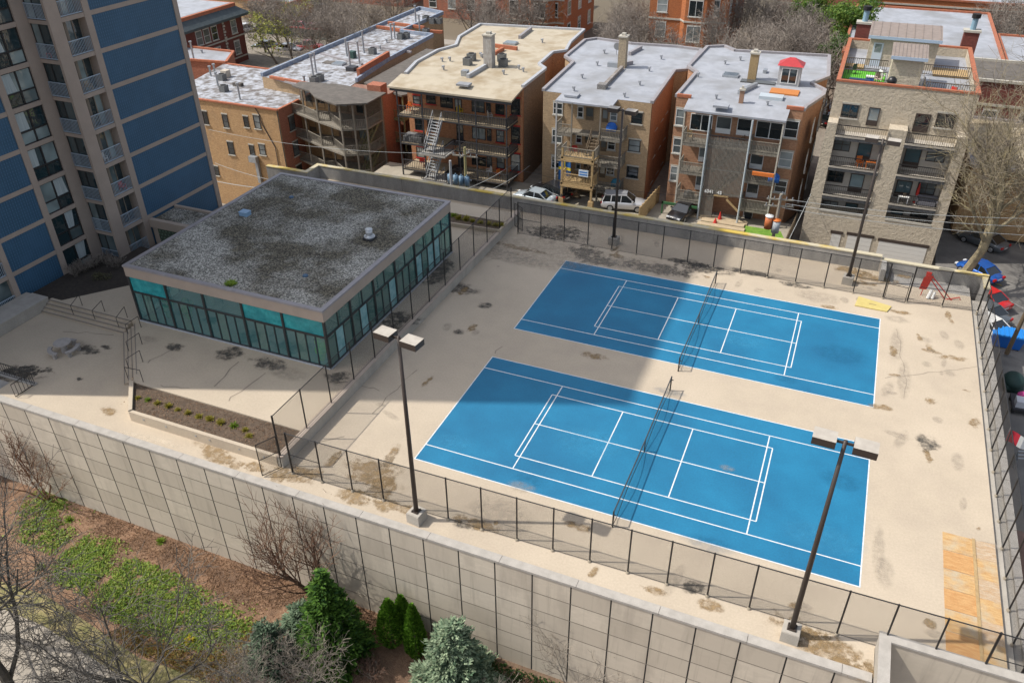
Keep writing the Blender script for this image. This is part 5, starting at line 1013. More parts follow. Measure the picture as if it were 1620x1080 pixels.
wr = thing('low_building', 'low white roofed building between the blue tower and the silver roofs', 'building', (-80, 66, -5))
block(wr, [(-86.6,60),(-74.6,61.4),(-77.4,66.5),(-86.6,66.5)], -5.2, .9, bk_red, memb_w, cop=(0,1,2,3), copm=clay)
roofbits(wr, .9, [('pipe',307,95,2.4),('vent',320,84)])
def plain_block(label, x0, x1, y0, y1, z1, wallm, roofm, wins=None, cop=clay, base=-5.2, bay=None):
    r = thing('far_building', label, 'building', ((x0+x1)/2, (y0+y1)/2, base)); block(r, [(x0,y0),(x1,y0),(x1,y1),(x0,y1)], base, z1, wallm, roofm, cop=(0,1,2,3), copm=cop)
    if wins:
        nx_, zs, w, h = wins
        for z in zs:
            for i in range(nx_): win(r, 'S', (x0+(x1-x0)*(i+.5)/nx_, y0, z), w, h, fm=frame_w)
            for i in range(3): win(r, 'E', (x1, y0+(y1-y0)*(i+.5)/3, z), w, h, fm=frame_w)
            mb = MB(); mb.box(x0-.05, y0-.12, z+h/2+.5, x1+.12, y0-.01, z+h/2+.75); build(mb, 'stone_course', stone_lime, r)
    if bay:
        bx0, bx1 = bay; mb = MB(); mb.prism([(bx0,y0-.01),(bx0+.9,y0-1.4),(bx1-.9,y0-1.4),(bx1,y0-.01)], base, z1-.6); by = build(mb, 'bay', wallm, r)
        for z in wins[1]:
            win(r, 'S', ((bx0+bx1)/2, y0-1.4, z), 2.0, 2.2, style='two'); mb = MB(); mb.prism([(bx0-.1,y0-.02),(bx0+.85,y0-1.52),(bx1-.85,y0-1.52),(bx1+.1,y0-.02)], z+1.6, z+1.85); build(mb, 'bay_course', stone_lime, r)
    return r
plain_block('orange brick building with a windowed bay seen over the cream roof', -52.5, -41.5, 108, 125, 9.5, bk_burn, tar, (3,(-2.5,1.2,4.9),1.5,2.1), bay=(-47.8,-43))
plain_block('orange brick building with stone courses seen over the gap between the two white roofs', -25.5, -13.5, 103, 120, 11.5, bk_burn, tar, (3,(-3,.7,4.4,8.0),1.5,2.1), bay=(-20.5,-15.5))
plain_block('dark orange brick building hidden behind bare trees at the top edge', -76, -55, 122, 140, 7, bk_red, memb_w, (5,(-2,1.5,5),1.5,2.0))
plain_block('red brick house among bare trees at the top left of the tree line', -104, -84, 128, 142, 4, bk_red, tar, (5,(-2,1.5),1.4,1.9))
plain_block('brick building behind the thicket above the fourth roof', -8, 6, 118, 132, 5, bk_red, memb_w, (4,(-2,1.5),1.4,1.9))
plain_block('white roofed block above the stone condo penthouse', 4.5, 22.5, 82, 112, 4.5, bk_burn, memb_w, (5,(-2,1.5),1.4,1.9))
plain_block('second white roof with blue pipes at the top right corner', 23.5, 44, 84, 104, 3.4, bk_burn, memb_w, (5,(-2,1),1.4,1.9))
plain_block('brown brick block behind the right end of the roof deck', 15.5, 30, 71, 80, 5.5, bk_dred, tar, (4,(-2,1.5),1.4,1.9), cop=stone_lime)
plain_block('cream roofed low block right of the stone condo behind the bare tree', 18.6, 36, 55, 70.5, 1.6, bk_yel, memb_y, None, cop=lip)
plain_block('brick row house far behind the white roofs at the top right', 2, 30, 126, 140, 3.5, bk_burn, memb_w, (6,(-2,1),1.4,1.9))
plain_block('low pale garage behind the parking lot trees', -118, -98, 108, 116, -1.5, bk_yel, memb_w)
lp = MB(); lp.quad((-97,83,-4.86),(-66,83,-4.86),(-66,97,-4.86),(-97,97,-4.86)); struct('parking_lot', lp, mat('lot_asphalt', (.25,.23,.20), .95, (.32,.29,.25), .8, grain=.12))
al = MB(); al.quad((19.0,-30,-7.2),(60,-30,-7.2),(60,30,-5.95),(19,30,-5.95)); al.quad((17.2,30,-5.95),(60,30,-5.95),(60,70,-5.3),(17.2,70,-5.3)); struct('alley_pavement', al, mat('dark_asphalt', (.15,.14,.13), .9, (.20,.19,.175), .7, grain=.15, col3=(.10,.095,.09), vs3=.3))
by = MB(); by.quad((-42,42.5,-4.32),(4,42.5,-4.32),(4,48.9,-4.32),(-42,48.9,-4.32)); by.quad((-42,33.5,-4.32),(4,33.5,-4.32),(4,42.49,-4.32),(-42,42.49,-4.32)); struct('back_yards', by, mat('yard_concrete', (.36,.32,.255), .9, (.28,.25,.20), .6, grain=.15))
st = MB(); st.quad((-150,100,-4.80),(120,100,-4.80),(120,106,-4.80),(-150,106,-4.80)); struct('street', st, mat('lot_asphalt', (0,0,0)))
gr = mat('bright_lawn', (.10,.22,.02), .95, (.18,.30,.04), 2, grain=.35, gs=18)
for px in ([(1095,358),(1120,350),(1135,362),(1108,366)],[(1158,370),(1180,357),(1235,366),(1243,383),(1200,380)]): sheet('back_yard_grass', [tuple(PZ(u, v, -4.3).xy) for u, v in px], -4.30, gr)
# ================================================================== CARS
tyre_m = mat('tyre', (.012,.012,.012), .9); rim_m = mat('rim', (.35,.36,.37), .4, metal=.6); cargl = mat('car_glass', (.010,.013,.015), .05, spec=.9, coat=.5)
lens_r = mat('tail_lens', (.45,.01,.01), .3); lens_w = mat('head_lens', (.62,.64,.66), .15); plate_m = mat('plate', (.55,.55,.52), .6)
def paint(n, c, metal=.25): return mat('paint_'+n, c, .35, coat=1.0, metal=metal, co='O')
CAR = {'sedan': (4.6,.89,[(-2.3,.42,.80,.86),(-2.15,.28,.93,.94),(-1.6,.22,.99,1),(-.4,.2,.98,1),(.9,.2,.95,1),(1.6,.22,.86,.98),(2.1,.28,.72,.92),(2.3,.38,.58,.80)],[(-1.75,.98),(-.95,1.42),(.30,1.45),(1.15,.94)],.80),
       'suv': (4.7,.93,[(-2.35,.45,.95,.88),(-2.2,.32,1.05,.95),(-1.5,.28,1.10,1),(0,.26,1.08,1),(1.0,.26,1.05,1),(1.7,.28,.98,.98),(2.2,.34,.84,.92),(2.35,.45,.68,.82)],[(-2.22,1.06),(-1.98,1.66),(.20,1.72),(1.10,1.05)],.86),
       'beetle': (4.1,.86,[(-2.05,.4,.66,.74),(-1.8,.28,.86,.86),(-1.2,.22,.98,.97),(-.2,.2,.97,1),(.7,.2,.95,.99),(1.3,.22,.90,.95),(1.8,.28,.74,.84),(2.05,.4,.56,.70)],[(-1.55,.90),(-.85,1.33),(-.05,1.5),(.55,1.40),(1.1,.95)],.78),
       'pickup': (5.2,.95,[(-2.6,.5,1.0,.95),(-2.5,.4,1.05,1),(-.6,.35,1.05,1),(.6,.32,1.08,1),(1.4,.32,1.05,1),(2.3,.36,.96,.96),(2.6,.5,.75,.88)],[(-.75,1.06),(-.5,1.75),(.55,1.78),(1.2,1.06)],.86)}
def car(kind, pm, label, x, y, z, head, group=None):
    L, hw, sec, gh, top = CAR[kind]; r = thing('parked_car' if kind != 'pickup' else 'pickup_truck', label, 'car' if kind != 'pickup' else 'truck', (0,0,0), group)
    mb = MB(); ring = []
    for (sx, zb, zt, k) in sec:
        w = hw*k; prof = [(.86*w,zb),(w,zb+.16),(w*1.0,zt-.22),(w*.95,zt-.07),(w*.80,zt),(0,zt+.025)]; prof = prof+[(-a, b) for a, b in prof[-2::-1]]; ring.append([(sx, a, b) for a, b in prof])
    n = len(ring[0]); vs = [q for g_ in ring for q in g_]; fs = [(i*n+j, (i+1)*n+j, (i+1)*n+j+1, i*n+j+1) for i in range(len(ring)-1) for j in range(n-1)]
    fs += [(i*n, i*n+n-1, (i+1)*n+n-1, (i+1)*n) for i in range(len(ring)-1)]+[tuple(range(n)), tuple((len(ring)-1)*n+j for j in range(n))[::-1]]
    mb.add(vs, fs); build(mb, 'body', pm, r, True)
    # greenhouse: glass shell with painted roof and pillars
    zmin = gh[0][1]; zmax = max(q[1] for q in gh); lw = lambda zz: hw*(.93-.22*(zz-zmin)/(zmax-zmin)); mb = MB(); ng = len(gh)
    vs = [(gx, lw(gz), gz) for gx, gz in gh]+[(gx, -lw(gz), gz) for gx, gz in gh]
    mb.add(vs, [tuple(range(ng))[::-1], tuple(range(ng, 2*ng))]+[(i, i+1, ng+i+1, ng+i) for i in range(ng-1)]); build(mb, 'glasshouse', cargl, r)
    mb = MB(); a, b = 1, ng-2
    up = [(gx+(.05 if i == b else -.05 if i == a else 0), gz) for i, (gx, gz) in enumerate(gh)][a:b+1]
    vs = [(gx, s_*(lw(gz)+.015), gz+dz) for s_ in (1, -1) for dz in (-.03, .035) for gx, gz in up]; k = len(up)
    for i in range(k-1): mb.add([vs[i],vs[i+1],vs[k+i],vs[k+i+1],vs[2*k+i],vs[2*k+i+1],vs[3*k+i],vs[3*k+i+1]], [(2,3,7,6),(0,1,3,2),(5,4,6,7)])
    rf = build(mb, 'roof', pm, r)
    for s_ in (1, -1):
        P_ = lambda q, e=.012: (q[0], s_*(lw(q[1])+e), q[1]); xm = -.35 if kind != 'pickup' else .0
        bars = [(gh[0], gh[1], .09, .05), (gh[-1], gh[-2], .07, .05), ((xm, zmin), (xm+.05, zmax-.04), .07, .04)]
        if kind == 'suv': bars.append(((-1.35, zmin), (-1.3, zmax-.05), .1, .04))
        for q0, q1, w0, w1 in bars: mb = MB(); mb.bar(P_(q0), P_(q1), w0, w1); build(mb, 'pillar', pm, r)
    for wx in (-L*.295, L*.30):
        for s_ in (1, -1):
            mb = MB(); R_ = .33 if kind != 'suv' else .36; mb.tube([(wx,s_*(hw-.2),R_),(wx,s_*(hw+.012),R_)], R_, 16); wo = build(mb, 'wheel', tyre_m, r)
            mb = MB(); mb.tube([(wx,s_*(hw+.013),R_),(wx,s_*(hw+.028),R_)], [R_*.66,R_*.55], 12); build(mb, 'rim', rim_m, wo)
    for s_ in (1, -1):
        zt = sec[1][2]; mb = MB(); mb.box(sec[0][0]-.02, s_*hw*.86-s_*.30, zt-.28, sec[0][0]+.16, s_*hw*.90, zt-.08); build(mb, 'taillight', lens_r, r)
        zt = sec[-2][2]; mb = MB(); mb.box(sec[-1][0]-.22, s_*hw*.83-s_*.30, zt-.16, sec[-1][0]-.02, s_*hw*.83, zt-.03); build(mb, 'headlight', lens_w, r)
        mb = MB(); mb.box(gh[-1][0]-.35, s_*hw*.98, zmin+.02, gh[-1][0]-.2, s_*(hw+.18), zmin+.15); build(mb, 'mirror', pm, r)
    mb = MB(); mb.box(sec[0][0]-.015, -.25, .55, sec[0][0]+.02, .25, .68); build(mb, 'licence_plate', plate_m, r)
    if kind == 'pickup': mb = MB(); mb.box(-2.45,-.75,1.02,-.85,.75,1.085); build(mb, 'truck_bed', dark_m, r)
    r.location = (x, y, z); r.rotation_euler.z = head
    return r
def carpx(kind, pm, label, u, v, z, head, group=None): q = PZ(u, v, z); return car(kind, pm, label, q.x, q.y, z, head, group)
silver = paint('silver', (.50,.51,.53)); blk = paint('black', (.012,.012,.014), 0); dblue = paint('navy', (.02,.035,.06)); mgrey = paint('grey', (.10,.115,.13)); bblue = paint('bright_blue', (.01,.10,.42)); redc = paint('red', (.52,.012,.012), 0); wht = paint('white', (.68,.68,.66), 0); pblue = paint('pale_blue', (.42,.48,.52))
YG = -4.31
carpx('suv', silver, 'silver wagon parked below the tan brick building with the timber porches', 987, 330, YG, .22)
carpx('suv', blk, 'black suv backed in beside the timber porch posts left of the silver wagon', 872, 312, YG, 2.75)
carpx('sedan', pblue, 'pale sedan nearest the parapet beside the black suv', 846, 320, YG, 3.0)
carpx('sedan', blk, 'black sedan nose out under the green beam of the slat screened building', 1081, 342, YG, -1.85)
AZ = -5.62
carpx('beetle', bblue, 'bright blue rounded hatchback parked in the alley by the stone condo', 1546, 437, AZ, 2.45)
carpx('sedan', mgrey, 'grey blue sedan in the shade behind the bright blue hatchback', 1552, 388, AZ, 2.55)
carpx('sedan', blk, 'dark car deepest in the shade under the big bare tree', 1560, 362, AZ+.1, 2.6)
carpx('sedan', redc, 'red car just outside the far right deck corner', 1552, 478, AZ-.05, 2.4)
carpx('sedan', wht, 'white car in the alley between the red car and the blue dumpster', 1552, 522, AZ-.15, 2.4)
carpx('sedan', mgrey, 'small grey car half hidden behind the right fence near the red car', 1550, 500, AZ-.1, 2.4)
carpx('sedan', pblue, 'pale blue car in the narrow gap left of the stone condo', 1305, 176, -5.35, 1.5)
carpx('sedan', blk, 'black car with red tail light in the gap left of the stone condo', 1303, 195, -5.55, 1.45)
carpx('sedan', mgrey, 'dark grey sedan parked in the far lot under the yellow green tree', 420, 78, -4.85, 3.4)
carpx('sedan', silver, 'silver sedan in the far lot between the dark sedan and the red pickup', 458, 83, -4.85, .2)
carpx('pickup', redc, 'red pickup truck in the far lot at the edge of the silver roof', 489, 80, -4.85, .25)
carpx('suv', redc, 'red van behind the green fence in the far lot', 478, 50, -4.85, .2)
carpx('suv', paint('dark_red', (.30,.012,.02), 0), 'darker red van right of the red van behind the green fence', 505, 52, -4.85, .3)
carpx('suv', wht, 'white van at the left end of the far lot beside the red brick corner', 392, 52, -4.85, 1.2)
carpx('sedan', silver, 'silver car on the far street beyond the red vans', 497, 12, -4.8, .3)
for px, l in (([(1506,370),(1568,401)],'long'),([(1518,430),(1585,452)],'short')):
    a, b = PZ(*px[0], AZ), PZ(*px[1], AZ); mb = MB(); s = Vector((0,.07,0)); z = Vector((0,0,.02)); mb.quad(a-s+z, b-s+z, b+s+z, a+s+z); struct('parking_line', mb, mat('yellow_line', (.50,.33,.03), .8, (.40,.28,.05), 5))
f = thing('board_fence', 'dark green screen fence behind the cars in the far lot', 'fence', (-85, 97, -4.8)); mb = MB(); mb.box(-98,97.3,-4.9,-70,97.4,-3.1); build(mb, 'screen', mat('dark_green_screen', (.02,.06,.05), .8), f)
# ================================================================== POLES AND WIRES
pole_w = mat('utility_pole_wood', (.34,.31,.25), .9, (.24,.21,.17), 5, stretch=(4,4,.3)); pole_y = mat('pole_yellowed', (.36,.33,.14), .9, (.28,.24,.12), 5)
wire_m = mat('wire', (.40,.42,.42), .5); wire_d = mat('wire_dark', (.03,.03,.03), .5)
def upole(label, x, y, z0, z1, m_, arms, lean=0):
    r = thing('utility_pole', label, 'utility pole', (x, y, z0)); mb = MB(); mb.tube([(x,y,z0),(x+lean,y,z1)], [.18,.12], 8); build(mb, 'pole', m_, r)
    for dz, w, a in arms:
        mb = MB(); c_ = Vector((x+lean, y, z1-dz)); d = Vector((math.cos(a), math.sin(a), 0))*w/2; mb.bar(c_-d, c_+d, .1, .12); am = build(mb, 'cross_arm', pole_w, r)
        for s_ in (-.9, -.45, .45, .9): mb = MB(); q = c_+d*s_; mb.cyl(q.x, q.y, q.z+.06, q.z+.26, .06, .04, 6); build(mb, 'insulator', metal_g, am)
    return r
p1 = PY(735, 233, 38.5); u1 = upole('yellowed utility pole with crossarm and a row of blue grey transformers behind the pavilion parapet', p1.x, 38.5, -4.6, p1.z, pole_y, ((.9,2.6,.1),(.75,1.6,1.4)))
q = PY(727, 283, 38.4)
for i in range(4):
    mb = MB(); x = q.x-.95+i*.62; mb.cyl(x, 38.2, q.z-.45, q.z+.4, .26, n=10); mb.cyl(x, 38.2, q.z+.4, q.z+.6, .06, n=6); build(mb, 'transformer', mat('transformer_blue', (.13,.22,.31), .5), u1, True)
mb = MB(); mb.bar((q.x-1.2,38.45,q.z),(q.x+1.3,38.45,q.z),.1,.15); build(mb, 'transformer_rack', metal_g, u1)
p2 = PY(712, 254, 37.5); upole('short grey post beside the yellowed utility pole', p2.x, 37.5, -4.6, p2.z, mat('post_grey', (0,0,0)), ())
p3 = PY(1236, 307, 38.0); u3 = upole('utility pole with orange and grey canisters beside the bright back yard grass', p3.x, 38.0, -4.6, p3.z, pole_w, ((.5,2.2,.2),(1.1,2.4,.25),(.3,1.4,1.5)))
for (u, v), m_ in ((Z8(62,505), mat('rust_orange_can', (.45,.13,.04), .6)), (Z8(106,530), mat('grey_can', (.42,.45,.47), .6, (.34,.36,.38), 5))):
    a = PY(u, v, 37.6); mb = MB(); mb.cyl(a.x, 37.6, a.z-.6, a.z+.5, .33, n=12); mb.cyl(a.x, 37.6, a.z+.5, a.z+.58, .36, n=12, mi=1); build(mb, 'transformer', [m_, orange_p if m_.name.startswith('grey') else white_m], u3, True)
p4 = PZ(1593, 558, -5.6); pt_ = Vector((p4.x+1.2, p4.y+.5, 1.6)); upole('brown utility pole at the right edge behind the blue dumpster', p4.x, p4.y, -5.7, 1.2, mat('pole_brown', (.12,.085,.05), .9), ((.4,2.0,.3),), .3)
def cable(label, a, b, sag=.5, r=.02, m_=wire_m):
    a, b = Vector(a), Vector(b); mb = MB(); mb.tube([a.lerp(b, i/14)-Vector((0,0,4*sag*(i/14)*(1-i/14))) for i in range(15)], r, 4)
    o = build(mb, 'power_cable', m_, org=tuple(a)); tag(o, label, 'cable', 'overhead cables')
pole3 = Vector((p3.x, 38, p3.z-.45)); pole1 = Vector((p1.x, 38.5, p1.z-.85))
for i, (v0, v1) in enumerate(((317,344),(321,357),(324,371))):
    b_ = PY(1640, v1+2, 40); cable('%s of the three pale cables crossing in front of the stone condo' % ('topmost','middle one','lowest')[i], pole3+Vector((.9-.3*i,0,.05-.4*i)), b_, .35)
cable('pale cable running left from the yellowed pole past the timber porches', pole1+Vector((-1,0,.1)), PY(330, 205, 43), .8, .018)
cable('cable from the yellowed pole along the pavilion parapet to the canister pole', pole1+Vector((1.1,0,0)), pole3+Vector((-.9,0,0)), 1.2, .014, wire_d)
cable('pale service cable sagging to the red edged window of the cream roofed building', PY(705, 308, 38), PY(815, 257, 48.6), .5, .025)
cable('second service cable reaching the side wall of the cream roofed building', PY(740, 312, 37), PY(838, 262, 49.2), .5, .022)
cable('upper pale cable across the yellow brick wall', PY(340, 258, 44), PY(475, 292, 43), .4, .025); cable('lower pale cable bundle across the yellow brick wall', PY(330, 284, 44), PY(460, 300, 43), .3, .04)
cable('looped cable from the canister pole up to the corner of the stone condo', pole3+Vector((.6,0,0)), (5.1, 48, -.6), .5, .018, wire_d); cable('guy cable slanting down at the left foot of the stone condo', (5.0,47.9,-.5), PY(1245, 385, 42), .1, .025)
for i, (a, b_) in enumerate((((1521,366),(1548,405)),((1568,452),(1625,490)),((1578,512),(1625,548)))): cable('%s cable over the alley at the right edge' % ('first','second','third')[i], PX(*a, 22), PX(*b_, 24), .2, .018)
# ================================================================== THINGS ON THE DECK AND ROUND IT
ply = [mat('plywood', (.53,.36,.17), .85, (.42,.24,.095), 1.6, stretch=(1,5,1), grain=.15, col3=(.42,.36,.26), vs3=1.1), mat('orange_plywood', (.52,.31,.13), .85, (.42,.21,.075), 1.8, stretch=(1,5,1), grain=.15), mat('worn_plywood', (.46,.37,.27), .85, (.40,.26,.14), 2.2, stretch=(1,4,1), grain=.2)]
rr = random.Random(8); y = 5.3; i = 0
names = 'farthest second third fourth fifth sixth'.split()
for k in range(6):
    for c_, (x0, x1) in enumerate(((15.5,16.88),(16.9,17.88))):
        y1 = y-1.26-(.1 if c_ else 0); mb = MB(); mb.box(0,0,0,x1-x0,y-y1-.03,.018); o = build(mb, 'plywood_sheet', ply[(k+2*c_+(k//2)) % 3]); o.location = (x0, y1, .004+.002*(k % 2)); o.rotation_euler.z = rr.uniform(-.008,.008)
        tag(o, '%s weathered plywood sheet from the back in the %s row' % (names[k], 'wide left' if not c_ else 'narrow right'), 'plywood', 'plywood sheets on the deck')
    y -= 1.27
mb = MB(); mb.box(16.83,-2.3,.026,16.97,5.3,.065); o = build(mb, 'timber_batten', wood_y); tag(o, 'long tan timber batten down the middle of the plywood sheets', 'batten')
a = [PZ(1352,484,0),PZ(1358,470,0),PZ(1410,486,0),PZ(1403,494,0)]; mb = MB(); mb.prism([q.xy for q in a], .012, .09); mb.box(11.0,27.35,.0902,11.5,27.42,.0905,1); o = build(mb, 'foam_board', [mat('yellow_board', (.56,.46,.17), .8, (.50,.40,.14), 3), wood_b], org=tuple(a[0])); tag(o, 'yellow insulation board lying beside the far blue court', 'board')
ex = thing('red_frame', 'red metal frame leaning in the exit stairwell at the far right corner', 'frame', (15.2, 30.5, 0))
mb = MB(); A = Vector((14.6,30.2,1.7)); 
for dx in (0, .45): mb.tube([A+Vector((dx*.6,0,0)), A+Vector((1.6+dx,.1,-1.75))], .04, 6)
mb.tube([A+Vector((1.6,.1,-1.72)), A+Vector((2.5,.4,-1.5)), A+Vector((2.6,.4,-1.75))], .04, 6); mb.tube([A, A+Vector((-.1,.1,-1.7))], .03, 6)
mb.quad(A+Vector((-.25,-.05,-.1)), A+Vector((.35,-.05,.1)), A+Vector((.15,.05,-1.15)), A+Vector((-.35,.05,-1.2))); build(mb, 'tubes', red_p, ex)
mb = MB(); mb.tube([(14.95,29.9,.02),(15.1,30.2,.6)], .12, 8); mb.tube([(15.25,29.95,.02),(15.35,30.2,.5)], .11, 8); o = build(mb, 'plastic_bundle', white_m, org=(15,29.8,0)); tag(o, 'white wrapped bundle at the foot of the red frame', 'bundle')
q = PY(1467, 440, 33.04); mb = MB(); mb.box(q.x-.15, 32.9, .3, q.x+.2, 33.03, .65); o = build(mb, 'alarm_bell', red_p, org=tuple(q)); tag(o, 'small red bell box on the exit stair wall', 'alarm')
rk = thing('bin_enclosure', 'dark timber bin enclosure with posts at the foot of the big tree', 'enclosure', (17.3, 38.5, -5.7))
mb = MB(); mb.box(16.2,38,-5.8,18.4,38.1,-3.4); mb.box(16.2,38.1,-5.8,16.3,41,-3.4); mb.box(18.3,38.1,-5.8,18.4,41,-3.4); build(mb, 'boards', mat('dark_boards', (.06,.055,.05), .9), rk)
for x in (16.2, 18.3): mb = MB(); mb.box(x-.05,37.85,-5.8,x+.2,37.99,-3.1); build(mb, 'post', conc_wall, rk)
al_z = lambda y: -5.95 if y > 30 else -7.2+1.25*(y+30)/60
def atx(u, v): 
    q = PZ(u, v, -6.0); return PZ(u, v, al_z(q.y))
q = atx(1588, 546); d = thing('dumpster', 'bright blue wheeled dumpster behind the right side fence', 'dumpster', tuple(q))
mb = MB(); mb.add([(-1.0,-.65,.15),(1.0,-.65,.15),(1.0,.65,.15),(-1.0,.65,.15),(-1.15,-.8,1.2),(1.15,-.8,1.2),(1.15,.8,1.2),(-1.15,.8,1.2)], [(3,2,1,0),(0,1,5,4),(1,2,6,5),(2,3,7,6),(3,0,4,7)]); raw(mb, 'bin_body', mat('dumpster_blue', (.01,.13,.50), .5), d, q)
mb = MB(); mb.box(-1.18,-.83,1.2,1.18,.83,1.28)
for k in range(7): mb.box(-1.1+k*.33,-.8,1.28,-1.0+k*.33,.8,1.33)
raw(mb, 'lid', mat('dumpster_lid', (.02,.22,.62), .45), d, q)
for x, y in ((-.9,-.6),(.9,-.6),(.9,.6),(-.9,.6)): mb = MB(); mb.tube([(x-.05,y,.09),(x+.05,y,.09)], .09, 8); raw(mb, 'wheel', tyre_m, d, q)
q = atx(1600, 612); mb = MB(); mb.blob((0,0,.6),.75,12,8,0,(1,1.3,.8)); mb.box(-.6,-.8,0,.6,.8,.5); o = build(mb, 'covered_grill', mat('dark_green_cover', (.012,.04,.035), .7), None, True); o.location = q; tag(o, 'dark green covered bundle in the yard beside the white striped paving', 'cover')
q = atx(1614, 645); ct = thing('utility_cart', 'small dark cart carrying white boxes and a pink bag at the right edge', 'cart', tuple(q))
mb = MB(); mb.box(-.7,-1,.35,.7,1,.5); raw(mb, 'cart_bed', steel_d, ct, q)
for x, y in ((-.6,-.8),(.6,-.8),(.6,.8),(-.6,.8)): mb = MB(); mb.tube([(x-.08,y,.2),(x+.08,y,.2)], .2, 10); raw(mb, 'wheel', tyre_m, ct, q)
mb = MB(); mb.box(-.55,-.8,0,.55,0,.5); o = build(mb, 'white_box', mat('pale_box', (.50,.52,.56), .7)); o.location = q+Vector((0,0,.5)); tag(o, 'white box riding on the small dark cart', 'box')
mb = MB(); mb.blob((0,0,.28),.42,9,6,0,(1,1,.7)); o = build(mb, 'pink_bag', mat('magenta_bag', (.48,.05,.22), .7), None, True); o.location = q+Vector((0,.45,.5)); tag(o, 'pink bag riding behind the white box on the dark cart', 'bag')
q = PX(1597, 680, 19.6); fl = thing('flag', 'red and white flag drooping from a thin pole by the right wall', 'flag', tuple(q)); mb = MB()
for i in range(6):
    for r_, m_ in ((0,0),(1,1)):
        a0, a1 = i/6, (i+1)/6; f_ = lambda a, b: Vector((a*1.3, .12*math.sin(a*7), -.35*a-.42*b)); mb.quad(q+f_(a0,r_), q+f_(a1,r_), q+f_(a1,r_+1), q+f_(a0,r_+1), 0 if a0 < .5 else 1)
build(mb, 'flag_cloth', [mat('flag_red', (.50,.03,.05), .8), white_m], fl); mb = MB(); mb.tube([q+Vector((0,0,-6)), q+Vector((0,0,.2))], .03, 6); build(mb, 'flag_pole', metal_g, fl)
q = atx(1612, 728); mb = MB()
for k in range(3): mb.tube([(-.4,-1+k*.25,0),(-.4,-1+k*.25,.9+.1*k),(.9,-.6+k*.25,.9+.1*k),(.9,-.6+k*.25,0)], .05, 6)
o = build(mb, 'bike_rack', metal_g); o.location = q; tag(o, 'grey looped rack in the dirt beside the right wall', 'rack')
ww = mat('white_stripe_paving', (.55,.54,.52), .8)
for i, v in enumerate((575,589,602)): a = atx(1596, v); mb = MB(); mb.box(a.x, a.y-.35, a.z+.01, a.x+6, a.y+.3, a.z+.02); struct('pale_paving_strip', mb, ww)
mb = MB(); A0 = 19.15; n = 14; rr = random.Random(2)
rows = []
for i in range(n+1):
    y = -2.5+i*.75; b_ = .35*math.sin(i*1.7); rows.append([(A0+.05, y, -1.0+.1*b_),(A0+.5+.15*b_, y, -.9+.25*b_),(A0+1.3+.25*b_, y, -1.5+.2*b_),(A0+1.9+.2*b_, y, -3.2),(A0+2.1, y, -6.9)])
vs = [q for r_ in rows for q in r_]; mb.add(vs, [(i*5+j,(i+1)*5+j,(i+1)*5+j+1,i*5+j+1) for i in range(n) for j in range(4)]); o = build(mb, 'brown_tarpaulin', mat('brown_tarp', (.16,.075,.06), .6, (.11,.05,.04), 2), None, True, org=(A0+1,2,-7)); tag(o, 'creased brown tarpaulin over a shed against the right wall', 'tarpaulin')
mb = MB(); mb.blob((0,0,0),.5,10,6,0,(.35,2.0,.5)); o = build(mb, 'blue_tarp', mat('blue_tarp_m', (.01,.14,.50), .6), None, True); q = PX(1594, 960, 18.85); o.location = q; tag(o, 'bundled bright blue tarp lying beside the brown tarpaulin', 'tarp')
# balcony and yard clutter behind the brick buildings
fq = PY(*(893,271), 46.9); sw = thing('banner_flag', 'blue flag with a yellow cross hanging from the timber porch', 'flag', (fq.x, 46.9, fq.z)); w, h = 1.35, 2.1
mb = MB(); 
for i in range(9):
    a, b_ = i/9, (i+1)/9; y0, y1 = 46.93+.05*math.sin(a*11), 46.93+.05*math.sin(b_*11)
    for c0, c1 in ((0,.3),(.3,.45),(.45,1)):
        mi = 1 if (c0 == .3 or i in (4,)) else 0; mb.quad((fq.x-w/2+w*a,y0,fq.z+h/2-h*c1),(fq.x-w/2+w*b_,y1,fq.z+h/2-h*c1),(fq.x-w/2+w*b_,y1,fq.z+h/2-h*c0),(fq.x-w/2+w*a,y0,fq.z+h/2-h*c0), mi)
build(mb, 'flag_cloth', [mat('flag_blue', (.01,.09,.28), .8), mat('flag_yellow', (.60,.48,.03), .8)], sw); mb = MB(); mb.tube([(fq.x-.8,46.95,fq.z+h/2+.03),(fq.x+.8,46.95,fq.z+h/2+.03)], .03, 6); build(mb, 'flag_rod', wood_y, sw)
sq = PY(923, 274.5, 44.68); mb = MB(); mb.box(-.5,-.02,-.35,.5,.02,.35); 
for zz in (.12,-.14): mb.box(-.42,-.024,zz-.07,.42,-.021,zz+.07,1)
o = build(mb, 'banner', [mat('banner_white', (.55,.62,.68), .7), mat('banner_blue', (.03,.17,.48), .7)]); o.location = sq; tag(o, 'white and blue banner on the lowest timber landing', 'banner')
for i, (u, v, Y, m_, l) in enumerate(((909,166+68,47.9,red_p,'red cover on the left middle porch of the timber porches'),(968,197,47.9,blue_p,'blue cover on the upper right timber porch'),(975,283,47.9,mat('teal_cover',(.03,.17,.25),.8),'teal covered grill on the lowest right timber porch'),(1092,288,47.8,steel_d,'dark grill on the left middle porch of the slat screened building'),(1228,263,47.8,blue_p,'blue chair on the right middle porch of the slat screened building'))):
    a = PY(u, v, Y); zf = min([z for z in (2.5,-.25,-3.1,3.15,.25,-2.7) if z < a.z+.7], key=lambda z: abs(z-a.z+.4)); mb = MB(); mb.box(-.5,-.3,0,.5,.3,.5); mb.blob((0,0,.55),.45,9,6,0,(1.1,.7,.7)); o = build(mb, 'covered_item', m_, None, True); o.location = (a.x, Y, zf); tag(o, l, 'cover')
